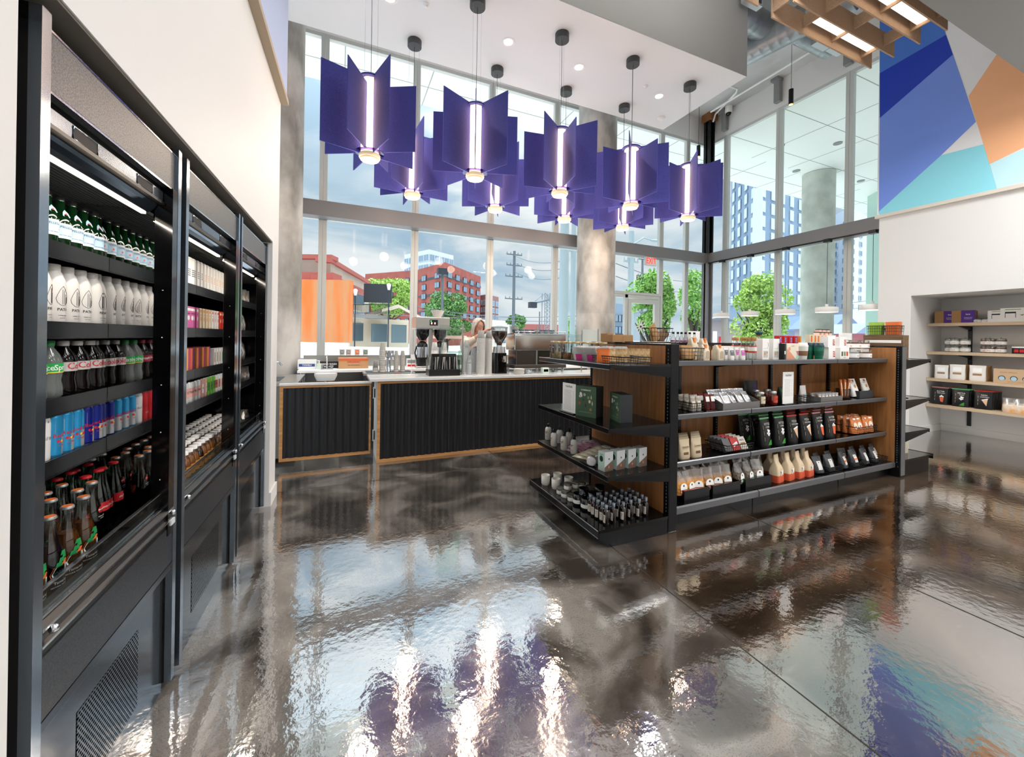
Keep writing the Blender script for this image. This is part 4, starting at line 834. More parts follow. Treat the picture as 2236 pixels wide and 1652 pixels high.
for i, (u, y, dz) in enumerate(((1536, 2.38, 0), (1567, 2.38, 0), (1512, 2.55, .0), (1535, 2.56, .0))):
    q = put(p_cb, (gx(u, y, 760), y, T), .25, 'kraft coffee bag with orange sticker, %s' % ('left of the front pair', 'right of the front pair', 'left of the raised rear pair', 'right of the raised rear pair')[i], 'coffee bag', 'coffee bags with orange stickers', (0, 0), (1, 1, .92) if i < 2 else (1, 1, 1.3))
def labp(c): return lambda b, f: (rect(b, f, -.028, .028, .05, .105, c), ftx(b, lift(f, .001), 'CHAI', .013, paper, 0, .09))
wp = M('white_pouch', '#e6e3df', .5); p_wg = pouch(.078, .05, .13, wp, labp(M('slate_label', '#5c6066', .5))); p_wp = pouch(.078, .05, .13, wp, labp(pink))
for i, (u, y, p, n) in enumerate(((1584, 2.47, p_wg, 'rear slate labelled'), (1596, 2.37, p_wg, 'front slate labelled'), (1608, 2.47, p_wp, 'rear pink labelled'), (1620, 2.37, p_wp, 'front pink labelled'))):
    gput(p, u, y, T, '%s white pouch between coffee bags and cork topped cups' % n, 'pouch', 'white pouches with coloured labels', 770, 0, (0, 0), .8)
def corkcup(topw=.028):
    b = B(); b.lathe([(.026, 0), (.03, .01), (.03, .05)], clear, 18); k = B(); k.lathe([(.0315, .05), (.0315, .065)], M('cup_band_red', '#c0432c', .5), 18); k.lathe([(.0318, .065), (.0318, .095)], wp, 18); k.lathe([(.0318, .095), (.0318, .103)], M('cup_band_red2', '#c0432c', .5), 18)
    g = B(); g.lathe([(.028, .103), (.016, .135), (.016, .14)], clear, 18); c = B(); c.lathe([(.026, .14), (.028, .145), (.028, .16), (.026, .165)], M('cork_wood', '#b07c48', .6), 18); return Proto('glass_canteen', [('glass_base', b), ('sleeve', k), ('glass_neck', g), ('wooden_lid', c)])
p_cc = corkcup()
for i, (u, y) in enumerate(((1643, 2.38), (1636, 2.49), (1605, 2.56), (1623, 2.55))): gput(p_cc, u, y, T, 'glass coffee maker with wooden lid and red band, %s' % ('front one beside the white mug boxes', 'just behind the front one', 'leftmost at the back', 'second from left at the back')[i], 'coffee maker', 'wooden lidded coffee makers', 770, 0, (0, 0), (1.05, 1.05, 1.2))
def mugbox():
    def dd(b, y):
        b.box(-.03, .03, y, y+.0005, .02, .08, M('box_photo_grey', '#c9c4be', .5)); fpoly(b, [(-.012+.012*cos(a*pi/6), .055+.016*sin(a*pi/6)) for a in range(12)], y-.0004, M('bird_tan', '#c99a6a', .5)); fpoly(b, [(.004, .07), (.03, .066), (.014, .056)], y-.0004, grey)
        b.tube([(.02, y, .155), (.03, y, .15), (.032, y, .12), (.02, y, .105)], .0012, grey, 4); b.box(-.034, .034, y, y+.0004, .10, .1015, grey)
    return boxp(.088, .085, .19, paper, dd, 'mug_box')
p_mb = mugbox()
for i, u in enumerate((1662, 1685)): gput(p_mb, u, 2.40, T, 'white mug box with bird picture, %s of the pair' % ('left', 'right')[i], 'box', 'white mug boxes', 770)
b = B(); b.box(-.24, .24, -.05, .05, 0, .115, wp, .002); put(Proto('gift_box', [('box', b)]), (gx(1600, 2.62, 760), 2.60, T), 0, 'long plain white box behind the white pouches', 'box')
# hand grinder on the ledge
b = B(); b.lathe([(.032, 0), (.034, .004), (.030, .05), (.020, .066)], clear, 18); c = B(); c.lathe([(.02, .066), (.02, .085)], M('cork_band', '#8c6444', .6), 16); d = B(); d.lathe([(.022, .085), (.028, .09), (.034, .12), (.02, .122)], M('teal_cap', '#17484a', .4), 18); d.ball((0, 0, .128), .006, .006, .006, black); e = B(); e.tube([(0, 0, .128), (.06, 0, .14), (.085, 0, .142)], .003, chrome, 6); e.lathe([(.006, .142), (.013, .16), (.008, .166)], black, 12, .09, 0)
put(Proto('hand_grinder', [('glass_jar', b), ('collar', c), ('hopper', d), ('crank', e)]), (gx(1657, 2.675, 735), 2.675, 1.386), .4, 'glass hand coffee grinder with teal top and crank on the gondola ledge', 'grinder')
# glass bottles with pink liquid and black caps on the ledge behind
b = B(); b.lathe([(.022, 0), (.024, .005), (.024, .03), (.010, .055), (.009, .075)], clear, 16); l = B(); l.lathe([(.022, .002), (.0225, .018)], M('pink_syrup', '#c57aa8', .2), 16); c = B(); c.lathe([(.0105, .074), (.0105, .092)], ink, 14)
p_sy = Proto('syrup_bottle', [('bottle', b), ('liquid', l), ('cap', c)])
for i, u in enumerate((1470, 1480, 1488, 1497, 1506, 1516)): put(p_sy, (gx(u, 2.675, 740), 2.675, 1.3855), 0, 'clear bottle with pink syrup and black cap, %s from the left' % on(i+1), 'bottle', 'pink syrup bottles behind the end post')
b = B(); b.box(-.08, .08, -.003, .003, 0, .255, paper); put(Proto('paper_sign', [('card', b)]), (gx(1515, 2.9, 735), 2.9, SH[0]+.001), 0, 'white card standing behind the pink syrup bottles', 'sign')
b = basket(.16, .12, .12, n=6, flare=1.35); put(boxp(.2, .14, .148, white, None, 'display_stand'), (gx(1435, 2.80, 740), 2.80, 1.2405), 0, 'white riser under the flared wire basket', 'riser'); put(b, (gx(1435, 2.80, 740), 2.80, 1.389), 0, 'flared black wire basket of paper bags behind the end post', 'basket'); put(pk, (gx(1432, 2.80, 740), 2.80, 1.40), .3, 'pale paper bag leaning in the flared wire basket', 'bag', None, (0, -.5), (1.2, 1, 1.3)); put(pkd, (gx(1440, 2.8, 740), 2.82, 1.40), -.2, 'brown paper bag lying in the flared wire basket', 'bag', None, (0, .8))
b = B(); b.box(-.11, .11, -.05, .05, 0, .062, kraft, .002); b2 = B(); b2.box(-.0, .0015, -.0505, .05, 0, .0705, M('tape_brown', '#84603a', .5)); p_kb = Proto('cardboard_box', [('box', b), ('tape', b2)])
put(p_kb, (gx(1362, 2.72, 735), 2.78, 1.3795), 0, 'wide flat cardboard box behind the wire baskets', 'box'); put(Proto('cardboard_box', [('box', B().box(-.03, .03, -.05, .05, 0, .075, kraft, .002))]), (gx(1325, 2.96, 735), 2.96, 1.3795), 0, 'narrow cardboard box left of the wide one', 'box')
# red boxes on black stand

def rbd(b, y): b.box(-.012, .012, y, y+.0005, .005, .07, M('royal_blue', '#273a8c', .5)); [b.ball((0, y, .02+k*.018), .006, .0006, .006, paper, 8, 4) for k in range(3)]
p_rb = boxp(.052, .05, .082, red, rbd, 'tea_box')
for i, u in enumerate((1699, 1710, 1722, 1733)): gput(p_rb, u, 2.675, 1.3855, 'red box with blue strip on the gondola ledge, %s from the left' % on(i+1), 'box', 'red boxes on the ledge', 745)
gput(boxp(.02, .05, .082, M('ochre_box', '#d98a35', .5), None, 'tea_box'), 1743, 2.675, 1.3855, 'thin orange box at the right of the red boxes', 'box', None, 745)
# cream box with circles
def cbd(b, y):
    w = .085
    fpoly(b, [(-w+.001, .002), (.045, .002), (-.03, .065), (-w+.001, .1)], y, M('peach_print', '#dd9474', .5)); fpoly(b, [(-.05+.018*cos(a*pi/8), .098+.018*sin(a*pi/8)) for a in range(16)], y-.0003, M('peach2', '#e0a184', .5)); fpoly(b, [(.04, .002), (w-.001, .002), (w-.001, .06), (.06, .045)], y, M('mint_print', '#9fd0bc', .5)); fpoly(b, [(.045, .08), (w-.001, .08), (w-.001, .04), (.065, .045)], y-.0003, M('rose_print', '#c4708a', .5)); b.ftext('ORIGIN', .012, M('tan_print', '#9a7a55', .6), y-.0004, .125)
gput(boxp(.172, .05, .15, cream, cbd, 'gift_box'), 1725, 2.37, T, 'cream gift box with peach, mint and pink shapes', 'box', None, 770); b = B(); b.box(-.012, .012, -.05, .05, 0, .148, ink, .001); c = B(); c.box(-.008, .006, -.0512, -.05, .05, .08, paper); put(Proto('gift_box', [('box', b), ('label', c)]), (gx(1702, 2.36, 770), 2.36, T), 0, 'slim black box touching the cream gift box', 'box')
def cup(c1, c2, c3, lid):
    b = B(); b.lathe([(.026, 0), (.034, .075), (.035, .10)], c1, 20); k = B(); k.lathe([(.0302, .028), (.0335, .065)], c2, 20, caps=(0, 0)); s = B(); s.lathe([(.0357, .098), (.0357, .106), (.031, .115), (.029, .128), (.027, .13)], lid, 20); return Proto('travel_cup', [('cup', b), ('sleeve', k), ('lid', s)])
gput(cup(wp, M('cork_sleeve', '#8a6648', .6), wp, wp), 1753, 2.37, T, 'white travel cup with brown cork sleeve', 'cup', None, 770, 0, (0, 0), 1.22)
tg = M('emerald_cup', '#0f6b50', .25, coat=.4)
for i, (u, y) in enumerate(((1768, 2.45), (1788, 2.37))): gput(cup(tg, M('emerald_dark', '#0c5844', .25), wp, M('navy_lid', '#1d3a46', .4)), u, y, T, '%s emerald green travel cup with dark lid' % ('rear left', 'front right')[i], 'cup', None, 770, 0, (0, 0), 1.22)
def pbx(b, y):
    for k, c in enumerate(('#5b6b58', '#7a8a5a', '#c8503a')): b.box(-.06+k*.043, -.03+k*.043, y, y+.0005, .03, .075, M('pic%d' % k, c, .5))
    b.ftext('MUG SET', .01, ink, y, .015)
def pbx2(b, y): b.box(.018, .05, y, y+.0005, .02, .08, M('pic_red', '#b0483c', .5)); [b.tube([(.02, y, .03+k*.016), (.048, y, .04+k*.016)], .0018, paper, 4) for k in range(3)]
gput(boxp(.155, .07, .115, paper, pbx, 'mug_set_box'), 1836, 2.37, T, 'white box with three small pictures at the front of the top shelf', 'box', None, 775)
gput(boxp(.11, .07, .115, paper, pbx2, 'mug_set_box'), 1808, 2.38, T, 'white box with red picture left of the three picture box', 'box', None, 775)
for i, u in enumerate((1808, 1833)): q = gput(boxp(.12, .065, .108, paper, pbx2, 'mug_set_box'), u, 2.38, T+.1155, 'white box with red striped picture stacked on top, %s' % ('left', 'right')[i], 'box', 'stacked white boxes', 750)
def jar(cont, r=.045, h=.075, knob=True):
    b = B(); b.lathe([(r*.92, 0), (r, .006), (r, h*.75), (r*.9, h*.82), (r*.95, h*.86)], clear, 20); l = B(); l.lathe([(r*.9, .004), (r*.95, .01), (r*.95, h*.7)], cont, 20); k = B(); k.lathe([(r*1.01, h*.12), (r*1.01, h*.55)], paper, 20, caps=(0, 0)); k.wtext('candy', .018, M('jar_script', '#c27a50', .5), r*1.02, h*.33)
    d = B(); d.lathe([(r*.98, h*.86), (r*.98, h*.92), (r*.3, h*.98)], clear, 18); 
    if knob: d.ball((0, 0, h*1.04), .009, .009, .008, clear, 10, 6)
    return Proto('candy_jar', [('jar', b), ('contents', l), ('label', k), ('lid', d)])
cbn = M('cinnamon', '#8c4f30', .7, noise=(60, '#a8683f')); p_cj = jar(cbn, .055, .10); p_cj2 = jar(M('grey_candy', '#b4b4b0', .6), .055, .10)
for i, (u, p) in enumerate(((1861, p_cj2), (1889, p_cj))): gput(p, u, 2.37, T, '%s glass candy jar with white label, front row' % ('grey', 'brown')[i], 'jar', 'candy jars on the top shelf', 775)
for i, u in enumerate((1846, 1866, 1885)): gput(p_cj, u, 2.50, T+.1005, 'brown candy jar in the raised rear row, %s from the left' % on(i+1), 'jar', 'raised candy jars', 750)
gput(boxp(.36, .1, .10, wp, None, 'display_stand'), 1866, 2.50, T+.0005, 'white riser under the rear candy jars', 'riser', None, 775)
b = B(); b.box(-.13, .13, -.003, .003, 0, .28, paper); put(Proto('paper_sign', [('card', b)]), (gx(1850, 2.74, 735), 2.76, 1.242), 0, 'plain white card standing behind the candy jars', 'sign')
# boxes and tins on the back side
p_tb = boxp(.07, .05, .09, M('tea_cream', '#dccfb4', .5), lambda b, y: (b.box(-.014, .014, y, y+.0005, .01, .08, orange)), 'tea_box')
for i, u in enumerate((1767, 1775, 1782, 1790, 1797)): put(p_tb, (gx(u, 2.80, 740), 2.80, SH[0]+.16), 0, 'cream box with orange strip behind the green cups, %s from the left' % on(i+1), 'box', 'cream tea boxes')
put(boxp(.42, .1, .158, darkgrey, None, 'display_stand'), (gx(1782, 2.8, 740), 2.80, SH[0]+.001), 0, 'dark riser under the cream tea boxes', 'riser')
def tin(c, r=.03, h=.035):
    b = B(); b.lathe([(r, 0), (r, h*.75)], c, 18); k = B(); k.lathe([(r*1.03, h*.75), (r*1.03, h)], ink, 18); return Proto('small_tin', [('tin', b), ('lid', k)])
for j in range(2):
    for i in range(4-j): put(tin(M('tin_pink', '#e3b9a8', .5)), (gx(1783+i*9+j*4, 2.93, 725), 2.93, 1.495+j*.0352), 0, 'small pale tin with black lid, %s row, %s from the left' % (('lower', 'upper')[j], on(i+1)), 'tin', 'stacked small pale tins')
put(boxp(.4, .09, .253, wp, None, 'display_stand'), (gx(1795, 2.93, 725), 2.93, SH[0]+.001), 0, 'white riser under the stacked pale tins', 'riser')
# ---- shelf 2
T = SH[1]; sil = M('clear_pack', '#cfc7bb', .35, noise=(60, '#8f857a')); dkp = M('deep_red_pack', '#5c1418', .4, noise=(30, '#7e2a26'))
bk2 = basket(.13, .22, .07, n=5, flare=1.05)
p_sp = pouch(.055, .05, .12, sil, lambda b, f: rect(b, f, -.018, .018, .03, .08, cream)); p_sr = pouch(.055, .05, .125, dkp, lambda b, f: rect(b, f, -.02, .02, .07, .11, paper))
for j, (u, p, nm, ct) in enumerate(((1500, p_sp, 'pale nougat packet', 'pale'), (1530, p_sr, 'dark red candy packet', 'red'))):
    gput(bk2, u, 2.45, T, 'wire basket of %s packets on the second shelf' % ct, 'basket', None, 880)
    for i in range(2):
        for k in range(3): put(p, (gx(u, 2.45, 880)-.03+i*.06, 2.37+k*.06, T+.005), 0, '%s in wire basket, %s column, %s row' % (nm, ('left', 'right')[i], on(k+1)), 'packet', '%s packets in wire basket' % ct)
gput(tray(.46, .2, .055, M('grey_display', '#6d6b69', .5), hb=.13), 1597, 2.42, T, 'grey open display box of silver pouches', 'display box', None, 880)
p_sv = pouch(.085, .03, .11, silver, lambda b, f: (rect(b, f, -.025, .025, .03, .07, paper)))
n = 0
for i in range(5):
    for k in range(2): n += 1; put(p_sv, (gx(1597, 2.42, 880)-.18+i*.09, 2.39+k*.06, T+.03+k*.02), R(-.3, .3), 'silver pouch in the grey display box, %s row, %s from left' % (('front', 'rear')[k], on(i+1)), 'pouch', 'silver pouches in grey box', (-.5, 0))
dp = M('dark_pouch', '#18161c', .3); gput(pouch(.2, .06, .2, dp, lambda b, f: rect(b, f, .02, .07, .09, .16, M('violet_label', '#4a3a78', .5)), 'dark_pouch'), 1638, 2.58, T, 'large dark pouch with violet label behind the grey display box', 'pouch', None, 860)
def swjar(c, lb, ln_):
    b = B(); b.lathe([(.030, 0), (.034, .008), (.034, .07), (.026, .09), (.024, .095)], glass('jar_glass', '#e9eeec', .1), 18); l = B(); l.lathe([(.029, .003), (.0325, .01), (.0325, .068)], c, 18); k = B(); k.band(.0345, .02, .075, -.8, .8, lb, 8); k.wtext(ln_, .012, ink, .0349, .05); d = B(); d.lathe([(.027, .093), (.027, .106), (.025, .108)], silver, 18); return Proto('preserve_jar', [('jar', b), ('contents', l), ('label', k), ('lid', d)])
am = M('amber_preserve', '#8a5420', .2); rdj = M('red_preserve', '#a01c1c', .2)
for i, (u, y, c, nm) in enumerate(((1650, 2.50, am, 'rear amber'), (1660, 2.38, am, 'front amber'), (1675, 2.50, rdj, 'rear red'), (1687, 2.38, rdj, 'front red'))): gput(swjar(c, M('jar_label_cream', '#e0d3b3', .5) if c is am else M('jar_label_red', '#c8452f', .5), 'SALSA' if 0 else 'JAM'), u, y, T, '%s preserve jar beside the grey display box' % nm, 'jar', None, 875, 0, (0, 0), 1.15)
gput(pouch(.09, .06, .15, M('forest_pouch', '#123322', .4), lambda b, f: rect(b, f, -.02, .03, .1, .13, green), 'dark_pouch'), 1705, 2.45, T, 'dark green pouch half hidden by the white price card', 'pouch', None, 860)
def card(w, h, lines=14, title='MENU'):
    b = B(); b.box(-w/2, w/2, -.002, .002, .008, h, paper); l = B()
    for k in range(lines): l.box(-w*.36, w*.2+R(-.03, .02)*w*4*.3, -.003, -.002, h*.76-k*h*.038, h*.768-k*h*.038, M('faint_ink', '#b9b4b6', .6)); l.box(w*.3, w*.38, -.003, -.002, h*.76-k*h*.038, h*.768-k*h*.038, MATS['faint_ink'])
    l.ftext('market', .03, M('soft_ink', '#77737a', .6), -.003, h*.9); c = B(); c.box(-w/2-.006, w/2+.006, -.03, .03, 0, .008, black, .001); return Proto('price_card', [('card', b), ('printing', l), ('base', c)])
p_card = card(.155, .30)
gput(p_card, 1720, 2.345, T, 'tall white printed price card standing on the second shelf', 'sign', None, 885)
def gum(b, f): [rect(b, f, x-.01, x+.01, .05, .07, c) for x, c in ((-.015, M('coral_p', '#e58a78', .5)), (.012, M('aqua_p', '#58b8c8', .5)))]
gput(pouch(.09, .05, .15, wp, gum), 1752, 2.45, T, 'white pouch with coral and aqua dots beside the price card', 'pouch', None, 870)
b = basket(.10, .10, .06, n=6, flare=1.05); gput(b, 1755, 2.37, T, 'small wire basket in front of the dotted pouch', 'basket', None, 880)
gput(tray(.36, .16, .045, M('grey_display', '#6d6b69', .5)), 1797, 2.41, T, 'grey tray of small tan jars on the second shelf', 'tray', None, 870)
b = B(); b.lathe([(.02, 0), (.022, .004), (.022, .05)], M('tan_jar', '#a5825a', .4), 16); k = B(); k.band(.0224, .02, .048, -1, 1, paper, 8); d = B(); d.lathe([(.0235, .05), (.0235, .066)], silver, 16); p_tj = Proto('small_jar', [('jar', b), ('label', k), ('lid', d)])
for i in range(6):
    for k in range(2): put(p_tj, (gx(1797, 2.41, 870)-.14+i*.056, 2.375+k*.06, T+.008), 0, 'small tan jar in the grey tray, %s row, %s from the left' % (('front', 'rear')[k], on(i+1)), 'jar', 'small tan jars in grey tray')
b = B(); b.lathe([(.045, 0), (.048, .004), (.055, .09)], M('mesh_cup', '#4a4642', .4, .6, alpha=.55), 18, caps=(1, 0)); b2 = B(); b2.tube([(.055*cos(a*pi/8), .055*sin(a*pi/8), .09) for a in range(16)], .003, wire, 6, True); gput(Proto('wire_cup', [('cup', b), ('rim', b2)]), 1841, 2.40, T, 'dark mesh cup holding orange snack sticks', 'cup holder', None, 860, 0, (0, 0), 1.1)
b = B(); b.box(-.018, .018, -.006, .006, 0, .19, M('orange_wrap', '#b8622a', .4), .002); c = B(); c.box(-.006, .006, -.007, -.006, .02, .16, cream); p_ss = Proto('snack_stick', [('wrapper', b), ('label', c)])
for i in range(5): put(p_ss, (gx(1841, 2.40, 860)-.045+i*.021, 2.385+(i % 2)*.025, T+.01), 0, 'orange snack stick in the mesh cup, %s from the left' % on(i+1), 'snack', 'orange snack sticks', (0, -.2+i*.1))
gput(tray(.26, .10, .075, M('charcoal_display', '#34363a', .5)), 1880, 2.40, T, 'charcoal display box holding two white bags', 'display box', None, 860)
def wb(b, f): rect(b, f, -.015, .015, .15, .17, M('crest_brown', '#a0603a', .5)); b.ball(f(0, .1), .018, .001, .018, M('ring_tan', '#c0925a', .5), 10, 4); ftx(b, lift(f, .001), 'HALVA', .014, ink, -.02, .14)
for i, u in enumerate((1868, 1893)): gput(pouch(.115, .05, .18, wp, wb, 'snack_pouch'), u, 2.40+.0, T+.01, '%s white bag with brown crest in the charcoal box' % ('left', 'right')[i], 'bag', None, 850, 0, (-.22, 0), 1.05)
# ---- shelf 3
T = SH[2]
def carw(b, f): rect(b, f, -.03, .03, .08, .09, M('faint_print', '#b7a58c', .6)); ftx(b, lift(f, .001), 'Caramels', .019, M('dark_tan', '#5c4632', .6), 0, .095); rect(b, f, -.025, .025, .035, .055, M('brown_window', '#6a4b35', .4))
p_ca = pouch(.112, .055, .155, M('cream_pouch', '#cdbb9d', .55), carw)
for i, u in enumerate((1493, 1519)):
    for k in range(4): gput(p_ca, u-k*1, 2.36+k*.065, T, 'cream caramel pouch, %s column, %s from the front' % (('left', 'right')[i], on(k+1)), 'pouch', 'cream caramel pouches', 980, 0, (0, 0), 1-.02*k)
p_bk3 = basket(.30, .20, .075, n=12, flare=1.08); gput(p_bk3, 1592, 2.40, T, 'wide wire basket of red and white snack boxes', 'basket', None, 960)
def rbx_(b, y): fpoly(b, [(-.03, .03), (.03, .05), (.03, .075), (-.03, .055)], y, paper); b.ftext('BRITTLE', .014, M('dark_blue_p', '#23406a', .5), y-.0005, .053)
p_r3 = boxp(.085, .03, .11, M('scarlet_box', '#b52a24', .45), rbx_, 'snack_box'); p_w3 = boxp(.085, .03, .11, M('offwhite_box', '#c9c2b8', .45), lambda b, y: (b.box(-.03, .03, y, y+.0005, .04, .06, M('brown_p', '#8c6a3a', .5)), b.ftext('NUTS', .02, ink, y-.0006, .08)), 'snack_box'); p_g3 = boxp(.085, .03, .11, M('smoke_box', '#5b5a5c', .45), None, 'snack_box')
for i, (p, nm) in enumerate(((p_g3, 'grey'), (p_r3, 'red'), (p_w3, 'white'))):
    for k in range(4): put(p, (gx(1592, 2.40, 960)-.095+i*.095, 2.33+k*.038, T+.012), 0, '%s snack box in the wide wire basket, %s from the front' % (nm, on(k+1)), 'box', '%s snack boxes in wide basket' % nm, (-.5, 0))
bp = M('black_pouch', '#17181a', .32); whp = M('pale_print', '#d8d4cc', .5)
def pop(kind):
    def f(b, g):
        ftx(b, lift(g, .001), {'k': 'KETTLE', 'z': 'PIZZA', 'b': 'BUTTER'}[kind], .026, whp, .01, .205, .9); ftx(b, lift(g, .001), {'k': 'CORN', 'z': 'POPCORN', 'b': 'POPCORN'}[kind], .02, whp, .015, .178, .9)
        if kind == 'k':
            for a, c in ((0, .11), (.014, .122), (-.012, .125), (.002, .138), (.016, .145), (.0, .152)): b.add([lift(g, .0014)(.012+a+.011*cos(q*pi/4), c+.009*sin(q*pi/4)) for q in range(8)], [tuple(range(8))], paper)
            b.add([lift(g, .001)(x, z) for x, z in ((-.01, .02), (.045, .02), (.045, .07), (.02, .055))], [(0, 1, 2, 3)], M('neon_green', '#2f8a2a', .5))
        elif kind == 'z': b.add([lift(g, .001)(x, z) for x, z in ((-.01, .13), (.045, .15), (.035, .05))], [(0, 1, 2)], M('pizza_tan', '#dcb492', .5)); b.add([lift(g, .0012)(x, z) for x, z in ((-.012, .13), (.047, .15), (.047, .162), (-.014, .14))], [(0, 1, 2, 3)], paper)
        else: b.add([lift(g, .001)(x, z) for x, z in ((.0, .12), (.048, .12), (.04, .04), (.012, .05))], [(0, 1, 2, 3)], M('coral_tub', '#d9613c', .5)); [b.add([lift(g, .0014)(.01+a+.01*cos(q*pi/4), .128+c+.009*sin(q*pi/4)) for q in range(8)], [tuple(range(8))], paper) for a, c in ((0, 0), (.015, .004), (.028, 0), (.012, .014))]
        for k in range(3): rect(b, g, -.052, -.046, .06+k*.05, .095+k*.05, M('vertical_print', '#8a7c60', .5), 1)
    return f
PW, PD, PH = .135, .09, .26
p_pk = pouch(PW, PD, PH, bp, pop('k'), 'popcorn_bag', M('strip_green', '#6fbf7c', .5)); p_pz = pouch(PW, PD, PH, bp, pop('z'), 'popcorn_bag', M('strip_red', '#c8352a', .5)); p_pb = pouch(PW, PD, PH, bp, pop('b'), 'popcorn_bag', M('strip_pink', '#d98a8a', .5))
for i, (u, p, nm) in enumerate(((1668, p_pk, 'green edged'), (1698, p_pk, 'green edged'), (1727, p_pz, 'red edged'), (1757, p_pz, 'red edged'), (1784, p_pb, 'pink edged'), (1808, p_pb, 'pink edged'))):
    for k in range(3): gput(p, u-1*k, 2.37+k*.10, T, 'black popcorn bag, %s, %s column, %s from the front' % (nm, on(i+1), on(k+1)), 'popcorn bag', 'tall black popcorn bags', 930, R(-.05, .1), (R(-.06, .03), 0))
for i, (u, y) in enumerate(((1622, 2.56), (1645, 2.54))): gput(p_pk, u, y, T, 'shadowed black popcorn bag standing back, %s of two' % ('left', 'right')[i], 'popcorn bag', None, 930)
og = M('orange_pack', '#c46a34', .4, noise=(25, '#d98b52')); gput(basket(.34, .2, .08, n=14, flare=1.06), 1868, 2.40, T, 'wire basket full of orange bags', 'basket', None, 930)
def ogd(b, f): b.add([f(.03*cos(a*pi/6), .08+.034*sin(a*pi/6)) for a in range(12)], [tuple(range(12))], cream); rect(b, lift(f, .001), -.02, .02, .14, .155, paper, 1); b.ball(f(0, .07), .01, .001, .01, red, 8, 4)
p_og = pouch(.105, .06, .165, og, ogd, 'snack_pouch')
for i in range(4):
    for k in range(3): put(p_og, (gx(1868, 2.40, 930)-.135+i*.09, 2.35+k*.06, T+.008), R(-.3, .3), 'orange snack bag in wire basket, %s row, %s from the left' % (('front', 'middle', 'rear')[k], on(i+1)), 'snack bag', 'orange snack bags', (R(-.15, .1), R(-.1, .1)))
# ---- base deck
T = BASE
def lump(w, d, h, col, deco=None, name='clear_snack_bag'):
    b = B(); b.loft([rrect(w*.46, d*.45, 0, 14, 3), rrect(w*.5, d*.5, h*.2, 14, 3), rrect(w*.48, d*.45, h*.55, 14, 3), rrect(w*.45, d*.25, h*.68, 14, 3)], col); c = B(); c.loft([rrect(w*.48, d*.44, h*.56, 14, 3), rrect(w*.5, d*.2, h*.8, 14, 3), rrect(w*.52, .003, h, 14, 3)], clearp)
    parts = [('contents', b), ('clear_top', c)]
    if deco: l = B(); deco(l, -d*.5-.002, w, h); parts.append(('label', l))
    return Proto(name, parts)
popm = M('caramel_popcorn', '#c98232', .6, noise=(60, '#e0a24e'), bump=(70, 1.)); popd = M('dark_caramel', '#8f5c2c', .6, noise=(60, '#b88a52'), bump=(70, 1.)); grn = M('granola', '#4f4237', .7, noise=(80, '#8d8273'), bump=(80, 1.)); nutm = M('pale_nuts', '#7a6c5c', .7, noise=(70, '#a39a8b'), bump=(80, 1.))
def plab(c, txt): 
    def f(b, y, w, h):
        fpoly(b, [(-.035, .03), (.035, .03)]+[(.035*cos(a*pi/8), .055+.03*sin(a*pi/8)) for a in range(9)], y, paper); b.box(-.036, .036, y-.0008, y-.0003, .012, .038, c); b.ftext(txt, .016, paper, y-.0015, .025, sx=.95); b.ball((0, y, .066), .008, .0008, .008, ink, 8, 4)
    return f
p_p1 = lump(.115, .075, .165, popm, plab(M('label_burnt', '#c4562a', .5), 'POPCORN'), 'caramel_popcorn_bag'); p_p2 = lump(.11, .075, .165, popd, plab(M('label_brown', '#8c4526', .5), 'POPCORN'), 'caramel_popcorn_bag'); p_p3 = lump(.10, .075, .165, grn, plab(M('label_green', '#4f8c5c', .5), 'GRANOLA'), 'granola_bag'); p_p4 = lump(.10, .075, .165, nutm, plab(M('label_slate', '#8a8f93', .5), 'GRANOLA'), 'granola_bag')
for g, (u0, us, ps, nm, cat, w) in enumerate(((1500, (1486, 1503, 1521), (p_p1, p_p1, p_p1), 'orange caramel popcorn bag', 'popcorn bag', .27), (1564, (1544, 1563, 1583), (p_p2, p_p2, p_p2), 'brown caramel popcorn bag', 'popcorn bag', .32), (1633, (1612, 1632, 1652), (p_p3, p_p3, p_p4), 'granola bag', 'granola bag', .33))):
    gput(tray(w, .20, .09, black), u0, 2.36, T, 'black display box of %ss on the bottom deck' % nm, 'display box', None, 1060)
    for i, u in enumerate(us):
        for k in range(2): gput(ps[i], u, 2.32+k*.085, T+.045, '%s, %s from the left, %s row' % (nm, on(i+1), ('front', 'rear')[k]), cat, nm+'s', 1040, R(-.3, .3), (-.12, 0), 1.05)
def fbag(b, f): rect(b, f, -.058, .058, .005, .065, M('tangerine', '#cf5230', .5)); b.add([lift(f, .001)(x, z) for x, z in ((-.03, .10), (.03, .10), (0, .045))], [(0, 1, 2)], M('steel_blue_print', '#7b7a75', .5)); ftx(b, lift(f, .001), 'BOLD', .022, M('tangerine_text', '#d77a4e', .5), 0, .135); ftx(b, lift(f, .001), 'rise', .03, M('tan_print', '#9a7a55', .6), 0, .185)
